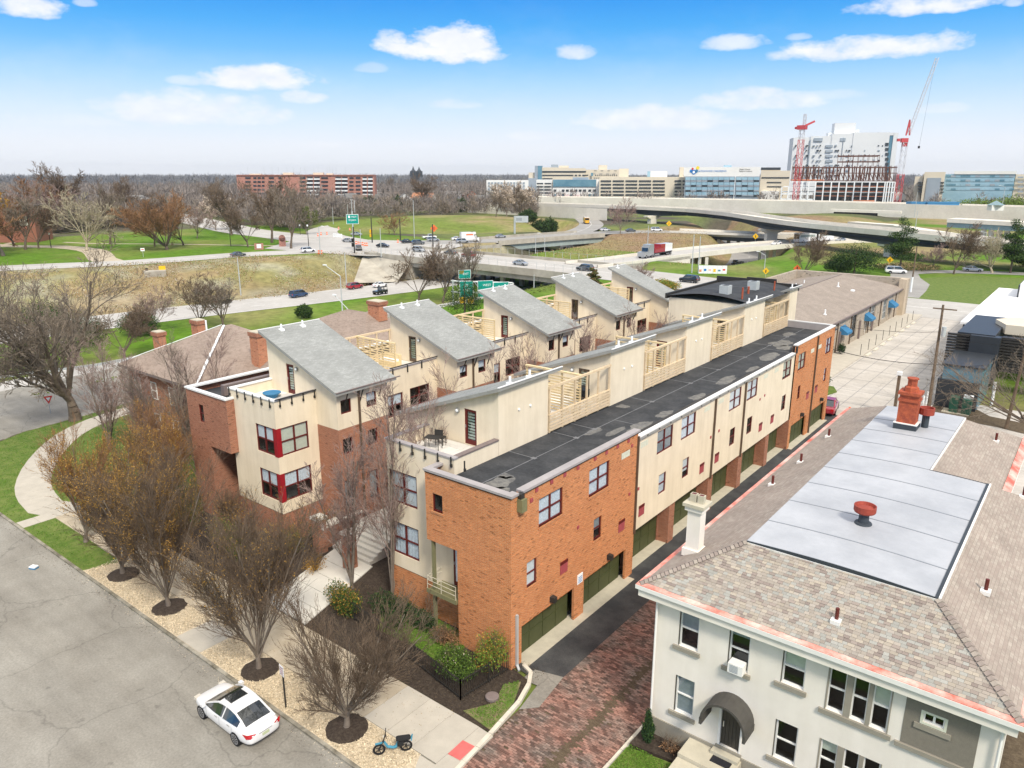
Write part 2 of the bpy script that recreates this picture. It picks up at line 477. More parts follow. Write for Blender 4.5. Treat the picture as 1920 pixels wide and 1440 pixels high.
M_('bark_pale',(0.47,0.42,0.30),0.9,col2=(0.30,0.25,0.17),vscale=2,detail=6)
M_('twig_brown',(0.16,0.115,0.08),0.95,island=0.35)
M_('twig_mauve',(0.31,0.225,0.195),0.95,island=0.35)
M_('twig_grey',(0.22,0.18,0.14),0.95,island=0.35)
M_('twig_rust',(0.26,0.145,0.075),0.95,island=0.35)
M_('bud_orange',(0.40,0.225,0.045),0.9,island=0.4)
M_('bud_green',(0.12,0.16,0.03),0.9,island=0.35)
M_('leaf_green',(0.055,0.10,0.018),0.9,island=0.45)
M_('leaf_dark',(0.022,0.052,0.018),0.9,island=0.45)
M_('leaf_bright',(0.14,0.22,0.03),0.9,island=0.4)
M_('blossom',(0.62,0.52,0.42),0.9,island=0.25)
M_('dry_grass',(0.34,0.25,0.13),0.95,island=0.35)
M_('dry_grey',(0.44,0.40,0.34),0.95,island=0.25)
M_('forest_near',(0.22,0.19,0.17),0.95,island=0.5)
M_('forest_hazed',(0.17,0.175,0.19),0.95,island=0.4)  # distance haze is put into this colour, bluer than the nearer woods
M_('house_white',(0.62,0.62,0.60),0.8)
M_('house_grey',(0.36,0.37,0.38),0.8)
M_('house_tan',(0.46,0.40,0.31),0.8)
M_('house_brick',(0.28,0.12,0.08),0.9)
M_('roof_grey',(0.17,0.165,0.16),0.9,var=0.2,vscale=0.3)
M_('roof_brown',(0.16,0.12,0.095),0.9,var=0.2,vscale=0.3)
M_('roof_orange',(0.56,0.25,0.13),0.9,var=0.1,vscale=0.3)
M_('car_white',(0.80,0.80,0.80),0.3,coat=1.0)
M_('car_silver',(0.42,0.44,0.46),0.35,metal=0.5,coat=0.8)
M_('car_black',(0.015,0.017,0.02),0.3,coat=1.0)
M_('car_blue',(0.02,0.055,0.13),0.3,coat=1.0)
M_('car_red',(0.32,0.015,0.03),0.3,coat=1.0)
M_('car_grey',(0.12,0.13,0.14),0.35,metal=0.4,coat=0.8)
M_('car_yellow',(0.80,0.42,0.03),0.4,coat=0.6)
M_('car_glass',(0.02,0.025,0.027),0.05,spec=0.9,coat=1.0)
M_('car_glass_green',(0.07,0.10,0.045),0.05,spec=0.9,coat=1.0)
M_('tyre',(0.015,0.015,0.016),0.85)
M_('alloy',(0.50,0.51,0.53),0.35,metal=0.7)
M_('tail_red',(0.45,0.01,0.015),0.25,coat=1.0)
M_('lamp_clear',(0.62,0.58,0.50),0.15,spec=0.8,coat=1.0)
M_('scooter_blue',(0.06,0.26,0.37),0.4,coat=0.6)
M_('seat_black',(0.02,0.021,0.023),0.7)
M_('tactile_red',(0.60,0.14,0.13),0.9,var=0.15,vscale=3)
M_('plate',(0.50,0.55,0.35),0.5)
# -- mesh builder
class MB:
 def __init__(s):
  s.v=[]
  s.f=[]
  s.m=[]
  s.uv=[]
  s.mats=[]
  s.cur=0
  s.fixed=False
 def use(s,name):
  if name not in s.mats:
   s.mats.append(name)
  s.cur=s.mats.index(name)
  return s
 def face(s,pts,uv=None):
  b=len(s.v)
  s.v.extend([tuple(p)for p in pts])
  s.f.append(tuple(range(b,b+len(pts))))
  s.m.append(s.cur)
  if uv is None:
   p=[Vector(q)for q in pts]
   n=(p[1]-p[0]).cross(p[2]-p[0])
   if n.length < 1e-9 and len(p)> 3:
    n=(p[2]-p[0]).cross(p[3]-p[0])
   n=n.normalized()if n.length > 0 else Vector((0,0,1))
   if abs(n.z)> 0.97:
    uv=[(q.x,q.y)for q in p]
   elif abs(n.z)< 0.25:
    t=Vector((-n.y,n.x,0)).normalized()
    uv=[(q.dot(t),q.z)for q in p]
   else:
    t=Vector((-n.y,n.x,0)).normalized()
    u=n.cross(t)
    if u.z < 0:
     u=-u
    uv=[(q.dot(t),q.dot(u))for q in p]
  s.uv.extend([tuple(a)for a in uv])
  return s
 def box(s,x0,y0,z0,x1,y1,z1,bottom=True):
  x0,x1=min(x0,x1),max(x0,x1)
  y0,y1=min(y0,y1),max(y0,y1)
  z0,z1=min(z0,z1),max(z0,z1)
  s.face([(x0,y0,z0),(x1,y0,z0),(x1,y0,z1),(x0,y0,z1)])
  s.face([(x1,y0,z0),(x1,y1,z0),(x1,y1,z1),(x1,y0,z1)])
  s.face([(x1,y1,z0),(x0,y1,z0),(x0,y1,z1),(x1,y1,z1)])
  s.face([(x0,y1,z0),(x0,y0,z0),(x0,y0,z1),(x0,y1,z1)])
  s.face([(x0,y0,z1),(x1,y0,z1),(x1,y1,z1),(x0,y1,z1)])
  if bottom:
   s.face([(x0,y1,z0),(x1,y1,z0),(x1,y0,z0),(x0,y0,z0)])
  return s
 def bar(s,p0,p1,w,h=None):
  """square bar between two points"""
  p0,p1=Vector(p0),Vector(p1)
  h=h or w
  d=(p1-p0).normalized()
  up=Vector((0,0,1))if abs(d.z)< 0.9 else Vector((0,1,0))
  a=d.cross(up).normalized()*w/2
  b=a.cross(d).normalized()*h/2
  q=[a+b,-a+b,-a-b,a-b]
  for i in range(4):
   j=(i+1)% 4
   s.face([p0+q[i],p0+q[j],p1+q[j],p1+q[i]])
  s.face([p0+x for x in q[::-1]])
  s.face([p1+x for x in q])
  return s
 def tube(s,p0,p1,r0,r1=None,n=8,cap=True):
  p0,p1=Vector(p0),Vector(p1)
  r1=r0 if r1 is None else r1
  d=p1-p0
  L=d.length
  d=d/L
  up=Vector((0,0,1))if abs(d.z)< 0.9 else Vector((1,0,0))
  a=d.cross(up).normalized()
  b=d.cross(a)
  A=[p0+(a*math.cos(t)+b*math.sin(t))*r0 for t in [2*math.pi*i/n for i in range(n)]]
  B=[p1+(a*math.cos(t)+b*math.sin(t))*r1 for t in [2*math.pi*i/n for i in range(n)]]
  for i in range(n):
   j=(i+1)% n
   s.face([A[i],A[j],B[j],B[i]])
  if cap:
   s.face(A[::-1])
   s.face(B)
  return s
 def poly(s,pts,z=None):
  s.face([(p[0],p[1],z if z is not None else p[2])for p in pts])
  return s
 def prism(s,pts,z0,z1,bottom=False):
  n=len(pts)
  ar=sum(pts[i][0]*pts[(i+1)% n][1]-pts[(i+1)% n][0]*pts[i][1]for i in range(n))
  if ar < 0:
   pts=pts[::-1]
  s.face([(p[0],p[1],z1)for p in pts])
  for i in range(n):
   a,b=pts[i],pts[(i+1)% n]
   s.face([(a[0],a[1],z0),(b[0],b[1],z0),(b[0],b[1],z1),(a[0],a[1],z1)])
  if bottom:
   s.face([(p[0],p[1],z0)for p in pts[::-1]])
  return s
 def lathe(s,c,prof,n=16):
  c=Vector(c)
  for (r0,z0),(r1,z1)in zip(prof[:-1],prof[1:]):
   for i in range(n):
    a0,a1=2*math.pi*i/n,2*math.pi*(i+1)/n
    q=[(r0,a0,z0),(r0,a1,z0),(r1,a1,z1),(r1,a0,z1)]
    pts=[c+Vector((r*math.cos(a),r*math.sin(a),z))for r,a,z in q]
    if r0 < 1e-6:
     pts=[pts[0],pts[2],pts[3]]
    elif r1 < 1e-6:
     pts=pts[:3]
    s.face(pts)
  return s
 def mesh(s,name):
  me=bpy.data.meshes.new(name)
  me.from_pydata(s.v,[],s.f)
  for mn in s.mats:
   me.materials.append(MATS[mn])
  if s.m:
   me.polygons.foreach_set('material_index',s.m)
  ul=me.uv_layers.new(name='UVMap')
  ul.data.foreach_set('uv',[c for u in s.uv for c in u])
  me.update()
  return me
 def build(s,name,parent=None,smooth=False,loc=None):
  me=s.mesh(name)
  if smooth:
   me.polygons.foreach_set('use_smooth',[True]*len(me.polygons))
  return link(name,me,parent,loc)
def link(name,data,parent=None,loc=None,rotz=0.0):
 o=bpy.data.objects.new(name,data)
 COL.objects.link(o)
 if parent is not None:
  o.parent=parent
 if loc is not None:
  o.location=loc
 if rotz:
  o.rotation_euler=(0,0,rotz)
 return o
def tag(o,label,cat,group=None,kind=None):
 o['label']=label
 o['category']=cat
 if group:
  o['group']=group
 if kind:
  o['kind']=kind
 return o
def thing(name,label,cat,loc=(0,0,0),rotz=0.0,group=None):
 return tag(link(name,None,None,loc,rotz),label,cat,group)
def struct(o):
 o['kind']='structure'
 return o
def copy_tree(o,label=None,loc=None,rotz=None,group=None,scale=None,parent=None):
 c=o.copy()
 COL.objects.link(c)
 c.parent=parent
 if label:
  c['label']=label
 if group:
  c['group']=group
 if loc is not None:
  c.location=loc
 if rotz is not None:
  c.rotation_euler=(0,0,rotz)
 if scale is not None:
  c.scale=scale if not isinstance(scale,(int,float))else (scale,)*3
 for ch in [x for x in o.children]:
  copy_tree(ch,parent=c)
 return c
# -- terrain
def lerp(x,xs,ys):
 return float(np.interp(x,xs,ys))
def smooth(t):
 t=min(1.0,max(0.0,t))
 return t*t*(3-2*t)
def seg_dist(x,y,pl):
 best=(1e9,0)
 for k in range(len(pl)-1):
  ax,ay=pl[k][0],pl[k][1]
  bx,by=pl[k+1][0],pl[k+1][1]
  dx,dy=bx-ax,by-ay
  t=max(0,min(1,((x-ax)*dx+(y-ay)*dy)/(dx*dx+dy*dy)))
  d=math.hypot(x-ax-dx*t,y-ay-dy*t)
  if d < best[0]:
   best=(d,k+t)
 return best
CUT_A=[(-158,180),(-160,222),(-166,246),(-189,284),(-230,320)]
CUT_B=[(-97,198),(-95,240),(-104,272),(-120,310),(-142,350),(-175,400)]
YS=[-200,50,75,100,128,158]
WT=[-240,-226,-220,-204,-199,-180]
WB=[-182,-178,-175,-168,-162,-159]
EB=[-100,-104,-108,-109,-108,-106]
ETOP=[-88,-92,-95,-96,-97,-98]
def ground_h(x,y):
 h=0.0
 if y < 215:
  wt,wb,eb,et=(lerp(y,YS,a)for a in (WT,WB,EB,ETOP))
  if wt < x < et:
   if x < wb:
    d=smooth((x-wt)/(wb-wt))
   elif x > eb:
    d=smooth((et-x)/(et-eb))
   else:
    d=1.0
   if y > 181:
    d *= 1-smooth((y-181)/12.0)
   h=-6.0*d
 for cut,w,sl in ((CUT_A,7.5,9),(CUT_B,7.5,9)):
  if-250 < x <-70 and 180 < y < 420:
   dd,k=seg_dist(x,y,cut)
   d=1-smooth((dd-w)/sl)
   if cut is CUT_B:
    d *= smooth((y-196)/8.0)
   h=min(h,-6.0*d)
 if-190 < x <-156 and 138 < y < 156:
  h -= 2.5*smooth((x+184)/8)
 e=((x+262)/62)** 2+((y-282)/62)** 2
 if e < 1:
  h += 3.2*smooth(1-e)
 e=((x+120)/34)** 2+((y-430)/60)** 2
 if e < 1:
  h += 3.0*smooth(1-e)
 return h
def in_poly(x,y,poly):
 c=False
 n=len(poly)
 for i in range(n):
  x1,y1=poly[i][0],poly[i][1]
  x2,y2=poly[(i+1)% n][0],poly[(i+1)% n][1]
  if (y1 > y)!= (y2 > y)and x < (x2-x1)*(y-y1)/(y2-y1)+x1:
   c=not c
 return c
GREEN,OLIVE,DRY,BROWN,PALE,FOREST=(0.095,0.19,0.016),(0.20,0.215,0.065),(0.30,0.235,0.13),(0.26,0.18,0.115),(0.38,0.35,0.30),(0.10,0.09,0.07)
def cover(x,y):
 n1=mnoise.noise(Vector((x*0.045,y*0.045,1.3)))
 n2=mnoise.noise(Vector((x*0.16,y*0.16,5.3)))
 def mixc(a,b,t):
  t=min(1,max(0,t))
  return tuple(a[i]*(1-t)+b[i]*t for i in range(3))
 g=mixc(GREEN,OLIVE,0.25+n1*0.9+n2*0.3)
 dry=mixc(DRY,OLIVE,0.30+n1*1.1+n2*0.8)
 dry=mixc(dry,PALE,n2*0.7+n1*0.4)
 if y < 215 and x <-85:
  wt,wb=lerp(y,YS,WT),lerp(y,YS,WB)
  if wt-4 < x < wb+5:
   return mixc(dry,PALE,0.25*smooth((x-(wt+wb)/2)/12)+n2*0.5)
  if x < wt:
   if x >-330 and y > 30:
    return mixc(g,BROWN,-0.75+n1*0.8)
   return mixc(FOREST,g,n1)
  return mixc(g,DRY,-0.1+n1*0.4)
 if (x+262)** 2/62 ** 2+(y-282)** 2/62 ** 2 < 1.15:
  t=(y-215)/60+(x+262)/90
  return mixc(mixc(GREEN,OLIVE,.55),mixc(DRY,OLIVE,0.3+n2),-0.2+t*0.6+n1)
 if-170 < x <-90 and 185 < y < 420:
  return mixc(BROWN,mixc(OLIVE,DRY,0.5),0.35+n1*1.2+n2*0.5)
 if-92 < x < 60 and 150 < y < 620:
  t=0.15+n1*0.8 if y < 260 else 0.45+n1
  if x >-60 and y < 245:
   t=-0.1+n1*0.5
  return mixc(g,mixc(DRY,BROWN,0.3),t)
 if-420 < x <-90 and 215 < y < 560:
  return mixc(FOREST,g,0.3+n1)
 if x >-60 and y < 150:
  return mixc(GREEN,DRY,0.3+n1)
 return mixc(FOREST,(0.14,0.135,0.09),0.4+n1)
def axis(lo,hi,step,out_lo,out_hi,grow=1.22):
 a=list(np.arange(lo,hi+step,step))
 s_,v=step,a[-1]
 while v < out_hi:
  s_ *= grow
  v += s_
  a.append(v)
 s_,v=step,a[0]
 while v > out_lo:
  s_ *= grow
  v -= s_
  a.insert(0,v)
 return a
gx=axis(-300,20,2.0,-9000,9000)
gy=axis(20,440,2.0,-2500,12000)
nx,ny=len(gx),len(gy)
gv,gc=[],[]
for yy in gy:
 for xx in gx:
  gv.append((xx,yy,ground_h(xx,yy)-0.03))
  gc.append(cover(xx,yy))
gf=[]
for j in range(ny-1):
 for i in range(nx-1):
  a=j*nx+i
  gf.append((a,a+1,a+nx+1,a+nx))
gm=bpy.data.meshes.new('terrain')
gm.from_pydata(gv,[],gf)
ca=gm.color_attributes.new('cover','FLOAT_COLOR','POINT')
ca.data.foreach_set('color',[c for q in gc for c in (*q,1.0)])
mt=bpy.data.materials.new('terrain_cover')
mt.use_nodes=True
T=NT(mt.node_tree)
b_=mt.node_tree.nodes['Principled BSDF']
b_.inputs['Roughness'].default_value=0.95
b_.inputs['Specular IOR Level'].default_value=0.1
at=T.n('ShaderNodeAttribute',attribute_name='cover')
cc_=T.n('ShaderNodeTexCoord')
c_=T.mix(1.0,at.outputs['Color'],T.ramp(T.noise(cc_.outputs['Object'],0.5,6,0.7),[(0.3,(0.68,)*3),(0.7,(1.28,)*3)]),'MULTIPLY')
c_=T.mix(1.0,c_,T.ramp(T.noise(cc_.outputs['Object'],0.06,4,0.6),[(0.3,(0.86,0.84,0.8)),(0.7,(1.12,)*3)]),'MULTIPLY')
T.l(c_,b_.inputs['Base Color'])
bn_=T.n('ShaderNodeBump',i_Strength=0.5,i_Distance=0.25)
T.l(T.noise(cc_.outputs['Object'],1.2,4,0.7),bn_.inputs['Height'])
T.l(bn_.outputs[0],b_.inputs['Normal'])
gm.materials.append(mt)
gm.polygons.foreach_set('use_smooth',[True]*len(gm.polygons))
struct(link('terrain',gm))
# -- sheets and ribbons
def sheet(name,m,pts,z,parent=None,thick=0.0):
 b=MB().use(m)
 if thick:
  b.prism([(p[0],p[1])for p in pts],z-thick,z)
 else:
  b.poly(pts,z)
 return b.build(name,parent)
def ribbon(mb,line,w,dz=0.02,follow=False,z=None):
 """road strip along a centre line of (x, y, z) points; w = full width or a list of (left, right)"""
 pts=[Vector(p)for p in line]
 L,Rr=[],[]
 for i,p in enumerate(pts):
  d=(pts[min(i+1,len(pts)-1)]-pts[max(i-1,0)])
  d.z=0
  d.normalize()
  nrm=Vector((-d.y,d.x,0))
  wl,wr=(w[i]if isinstance(w,list)else (w/2,w/2))
  L.append(p+nrm*wl+Vector((0,0,dz)))
  Rr.append(p-nrm*wr+Vector((0,0,dz)))
 for i in range(len(pts)-1):
  mb.face([Rr[i],Rr[i+1],L[i+1],L[i]])
 return L,Rr
def densify(line,step):
 out=[]
 for a,b in zip(line[:-1],line[1:]):
  a,b=Vector(a),Vector(b)
  n=max(1,int((b-a).length/step))
  for i in range(n):
   out.append(a.lerp(b,i/n))
 out.append(Vector(line[-1]))
 return out
def spline(line,step=6.0):
 """Catmull-Rom through the points"""
 P=[Vector(p)for p in line]
 P=[P[0]*2-P[1]]+P+[P[-1]*2-P[-2]]
 out=[]
 for i in range(1,len(P)-2):
  n=max(1,int((P[i+1]-P[i]).length/step))
  for k in range(n):
   t=k/n
   a,b,c,d=P[i-1],P[i],P[i+1],P[i+2]
   out.append(0.5*((2*b)+(c-a)*t+(2*a-5*b+4*c-d)*t*t+(3*b-a-3*c+d)*t ** 3))
 out.append(P[-2])
 return out
def road(name,m,line,w,dz=0.02,lines=(),step=8.0):
 line=spline([(p[0],p[1],p[2]if len(p)> 2 else 0.0)for p in line],step)
 b=MB().use(m)
 ribbon(b,line,w,dz)
 o=struct(b.build(name))
 if lines:
  b=MB().use('road_line')
  for off,wd,dash in lines:
   pp=[]
   for i,p in enumerate(line):
    d=(line[min(i+1,len(line)-1)]-line[max(i-1,0)])
    d.z=0
    d.normalize()
    pp.append(p+Vector((-d.y,d.x,0))*off)
   if dash:
    dd=densify(pp,3.0)
    for i in range(0,len(dd)-2,4):
     ribbon(b,dd[i:i+2],wd,dz+0.006)
   else:
    ribbon(b,pp,wd,dz+0.006)
  struct(b.build(name+'_markings'))
 return o
Z0=0.0
# highway carriageways at the bottom of the cutting
road('highway','road_light',[(-166,-160,-6),(-166,20,-6),(-165,60,-6),(-161,90,-6),(-155,120,-6),(-151,150,-6),(-152,185,-6)],17.5,0.03,[(8.2,.18,0),(-8.2,.18,0),(2.6,.14,1),(-2.6,.14,1)])
road('highway','road_light',[(-118,-160,-6),(-119,20,-6),(-121,80,-6),(-117,110,-6),(-116,140,-6),(-118,185,-6)],15.5,0.03,[(7.2,.18,0),(-7.2,.18,0),(0,.14,1)])
# park side street, junction and the street over the bridge
road('park_street','road_light',[(-244,-60,0),(-236,30,0),(-229.5,72,0),(-216,100,0),(-211,130,0),(-203,150,0),(-196,170,0)],13.5,0.03,[(0,.2,0)])
b=MB().use('road_light')
b.poly([(-222,148),(-182,152),(-172,156),(-172,184),(-176,196),(-184,204),(-214,196),(-236,186),(-240,172)],0.034)
struct(b.build('junction'))
BRIDGE=[(-181,168.5),(-160,167.5),(-135,166.5),(-110,165.5),(-80,161.5),(-55,158),(-20,156),(40,154),(140,150)]
road('main_street','road_light',BRIDGE,21.5,0.04,[(0.15,.13,0),(-0.15,.13,0),(5,.12,1),(-5,.12,1)])
road('park_avenue','road_light',[(-236,180,0),(-262,184,0),(-300,190,0),(-345,204,0),(-420,228,0),(-560,270,0)],20,0.038,[(0,.2,0)])
road('loop_road','road_light',[(-222,186,0),(-246,194,0),(-266,206,0),(-284,224,0),(-296,243,0),(-302,262,0),(-300,285,0),(-288,310,0),(-280,340,0)],13,0.045)
road('north_street','road_grey',[(-200,196,0),(-188,208,0),(-181,222,0),(-178,245,0),(-173,270,0),(-161,292,0),(-143,303,0),(-118,306,0),(-80,322,0),(-20,338,0)],15,0.05)
road('slip_road','road_grey',[(-156,186,-6),(-160,222,-6),(-166,246,-6),(-189,284,-6),(-226,318,-6)],12.5,0.06)
road('bus_road','road_grey',[(-176,262,0),(-190,296,0),(-208,328,0),(-240,370,0)],12,0.055,[(0,.15,0)])
road('lower_road','road_grey',[(-96,203,-6),(-95,240,-6),(-104,272,-6),(-120,310,-6),(-142,350,-6),(-172,396,-6)],13,0.06,[(0,.12,1)])
road('street','road_grey',[(-32,168,0),(-34,190,0),(-40,210,0),(-28,222,0),(0,230,0),(60,238,0)],6.5,0.03)
road('far_street','road_light',[(-60,312,0),(-20,318,0),(60,322,0)],11,0.03)
# park paths
road('park_path','sidewalk',[(-340,92,0),(-300,98,0),(-284,108,0),(-264,110,0),(-248,106,0),(-232,100,0),(-222,98,0)],7.5,0.02)
road('park_path','sidewalk',[(-300,117,0),(-286,121,0),(-263,137,0),(-246,146,0),(-226,158,0)],1.9,0.02)
road('park_path','sidewalk',[(-306,100,0),(-335,120,0),(-360,150,0)],2.4,0.024)
# local street to the west and the old street in front
b=MB().use('street_old')
b.poly([(-200,4),(-14,4),(-14,16.3),(-70,16.3),(-74.5,17.6),(-77.6,20.6),(-79.4,24.5),(-80,30),(-82,40),(-88,90),(-104,90),(-98,40),(-97,24),(-101,18),(-112,16.3),(-200,16.3)],0.0)
struct(b.build('street'))
# -- verge, pavements, alley
KZ=0.12
def kerb_run(pts,m='kerb',w=0.17,top=KZ,seg=1.8,name='kerb',group=None):
 pts=densify([(p[0],p[1],0)for p in pts],seg)
 root=struct(link(name,None))
 for a,c in zip(pts[:-1],pts[1:]):
  d=(c-a)
  L=d.length
  d.normalize()
  n=Vector((-d.y,d.x,0))*w/2
  e=d*0.012
  mb=MB().use(m)
  mb.prism([tuple((a+e-n)[:2]),tuple((c-e-n)[:2]),tuple((c-e+n)[:2]),tuple((a+e+n)[:2])],-0.06,top+random.uniform(-.008,.008))
  mb.build('kerb_stone',root)
 return root
kerb_run([(-19.2,16.38),(-69,16.38),(-74.3,17.7),(-77.5,20.7),(-79.3,24.5),(-79.9,30),(-81.8,39),(-85,60)])
sheet('gravel_verge','gravel_bed',[(-47.2,16.47),(-20.0,16.47),(-18.6,17.8),(-19.6,18.55),(-46.4,18.55)],0.105)['kind']='structure'
sheet('lawn','lawn',[(-79.2,24.6),(-77.3,20.9),(-74.1,17.8),(-69,16.48),(-47.2,16.48),(-46.4,18.5),(-50,18.5),(-50,40),(-52,60),(-84,60),(-81.6,39),(-79.8,30)],0.10)['kind']='structure'
# pavement slabs
pave=struct(link('pavement',None))
def slab(pts,z=0.125,m='sidewalk',parent=None,name='slab',thick=0.1):
 cx=sum(p[0]for p in pts)/len(pts)
 cy=sum(p[1]for p in pts)/len(pts)
 q=[(cx+(p[0]-cx)*0.988,cy+(p[1]-cy)*0.988)for p in pts]
 return MB().use(m).prism(q,z-thick,z+random.uniform(-.004,.004)).build(name,parent)
x=-18.7
while x >-56.5:
 y0,y1=18.55,21.35
 slab([(x-1.52,y0),(x,y0),(x,y1),(x-1.52,y1)],m='sidewalk' if x <-22 else 'walk_pale',parent=pave)
 x -= 1.52
slab([(-18.7,18.2),(-17.75,18.4),(-17.85,21.3),(-18.7,21.35)],m='walk_pale',parent=pave)
slab([(-18.7,16.9),(-17.9,17.2),(-17.75,18.4),(-18.7,18.5),(-19.6,18.5)],m='walk_pale',parent=pave)
path=[(-56.6,19.9),(-59.2,18.9),(-61.5,19.2),(-64.5,20.0),(-68.2,21.8),(-71.8,24.2),(-75,27.0),(-77.2,30.5),(-78.6,36),(-80.5,48)]
pl=spline([(a,c,0)for a,c in path],1.5)
for i in range(len(pl)-1):
 d0=(pl[min(i+1,len(pl)-1)]-pl[max(i-1,0)]).normalized()
 d1=(pl[min(i+2,len(pl)-1)]-pl[i]).normalized()
 n0,n1=Vector((-d0.y,d0.x,0))*1.25,Vector((-d1.y,d1.x,0))*1.25
 slab([tuple((pl[i]+n0)[:2]),tuple((pl[i]-n0)[:2]),tuple((pl[i+1]-n1)[:2]),tuple((pl[i+1]+n1)[:2])],parent=pave,m='walk_pale')
for k in range(2):
 slab([(-57.9,16.5+k*1.1),(-56.6,16.5+k*1.1),(-56.6,17.6+k*1.1),(-57.9,17.6+k*1.1)],parent=pave,m='walk_pale')
for k in range(2):
 slab([(-35.9,16.48+k*1.02),(-33.6,16.48+k*1.02),(-33.6,17.5+k*1.02),(-35.9,17.5+k*1.02)],parent=pave,m='walk_pale')
# dark planting bed behind the pavement and courtyard walk
sheet('planting_bed','mulch',[(-56,21.4),(-17.95,21.4),(-18.3,23.6),(-18.9,25.3),(-20.2,25.6),(-23.5,26.6),(-31,34),(-31,80),(-39,80),(-39,32),(-50,27.5),(-56,27.5)],0.07)['kind']='structure'
sheet('thin_lawn','lawn_thin',[(-18.15,21.5),(-18.5,23.6),(-19.15,25.0),(-19.7,24.3),(-19.2,23.0),(-20.0,21.7)],0.10)['kind']='structure'
sheet('thin_lawn','lawn',[(-24.9,23.8),(-22.6,23.4),(-23.4,26.2),(-27.0,26.4),(-29.4,25.4),(-28.0,23.6)],0.10)['kind']='structure'
walkr=struct(link('courtyard_walk',None))
yy=21.45
for k in range(5):
 slab([(-35.2-k*.38,yy),(-31.4-k*.38,yy),(-31.78-k*.38,yy+1.3),(-35.58-k*.38,yy+1.3)],0.135+k*0.0,'courtyard_concrete',walkr)
 yy += 1.32
for k in range(6):
 slab([(-37.3,yy),(-33.6,yy),(-33.6,yy+.34),(-37.3,yy+.34)],0.30+k*0.165,'courtyard_concrete',walkr,'step',0.3+k*.165)
 yy += 0.35
for k in range(9):
 slab([(-37.3,yy),(-32.6,yy),(-32.6,yy+2),(-37.3,yy+2)],1.30,'courtyard_concrete',walkr,thick=0.3)
 yy += 2.03
# alley: brick setts, dark asphalt strip, kerbs
sheet('alley','soil',[(-18.1,16.3),(-12.8,16.3),(-12.8,80),(-18.1,80)],0.004)['kind']='structure'
M_('sett_red',(0.25,0.135,0.105),0.85,col2=(0.165,0.13,0.11),vscale=0.7,island=0.55,detail=6)
bs=MB().use('sett_red')
rng=random.Random(3)
yrow=16.4
row=0
sett_cols=[MB().use('sett_red')for _ in range(1)]
while yrow < 66:
 L=0.24 if yrow < 42 else 0.48
 Wd=0.115 if yrow < 42 else 0.23
 xx=-17.98+(row % 2)*L/2
 dip=lambda x_:-0.05*math.exp(-((x_+15.0)/0.5)** 2)
 while xx <-12.95:
  if yrow > 37.5 and xx >-13.3:
   break
  if rng.random()> 0.012:
   zz=0.045+rng.uniform(-.008,.008)+dip(xx)
   bs.prism([(xx,yrow),(xx+L-.014,yrow+rng.uniform(-.006,.006)),(xx+L-.014,yrow+Wd-.012),(xx,yrow+Wd-.012)],0.01,zz)
  xx += L
 yrow += Wd
 row += 1
o=bs.build('brick_setts')
o['kind']='stuff'
sheet('asphalt_strip','asphalt_dark',[(-20.85,25.9),(-19.0,25.6),(-17.75,26.3),(-17.85,79),(-20.85,79)],0.055)['kind']='structure'
sheet('concrete_patch','street_old',[(-19.3,25.2),(-18.4,25.3),(-18.05,23.4),(-17.4,24.1),(-17.75,26.6),(-19.2,26.2)],0.062)['kind']='structure'
kerb_run([(-19.85,26.1),(-19.2,25.85),(-18.75,25.1),(-18.35,23.8),(-18.05,21.3),(-17.75,18.4),(-17.9,17.2),(-18.7,16.6)],'kerb_pale',0.2,0.16,0.8,'alley_kerb')
kerb_run([(-12.9,16.6),(-12.95,21),(-12.9,26.0)],'kerb_pale',0.22,0.2,1.0,'yard_kerb')
sheet('concrete_lot','lot_concrete',[(-30,79.2),(8,79.2),(8,92),(-12.4,92),(-13.2,148),(-29,148)],0.02)['kind']='structure'
sheet('concrete_lot','lot_concrete',[(-13,60),(10,60),(10,79.15),(-13,79.15)],0.016)['kind']='structure'
sheet('walkway','walk_pale',[(-27.9,92),(-24.3,92),(-24.3,147.5),(-27.9,147.5)],0.13,thick=0.13)['kind']='structure'
sheet('walkway','walk_pale',[(-21.9,79.0),(-16.6,78.0),(-16.4,79.3),(-21.9,80.6)],0.10,thick=0.1)['kind']='structure'
b=MB().use('seam')
for k in range(7):
 xa=-24+k*1.9
 b.poly([(xa,82),(xa+.05,82),(xa+.05+k*.1,147),(xa+k*.1,147)],0.026)
for k in range(12):
 b.poly([(-24,84+k*5.4),(-13.4,84+k*5.4),(-13.4,84.07+k*5.4),(-24,84.07+k*5.4)],0.026)
struct(b.build('lot_joints'))
sheet('traffic_island','lawn',[(-24.6,84.5),(-22.7,84.3),(-21.9,87.5),(-22.8,89.4),(-25,89)],0.16,thick=0.14)['kind']='structure'
sheet('yard','soil',[(-12.3,84.8),(-6,84.5),(2,82),(6,79),(6,82),(-1,87),(-7,88),(-8.5,90),(-12.3,90)],0.06)['kind']='structure'
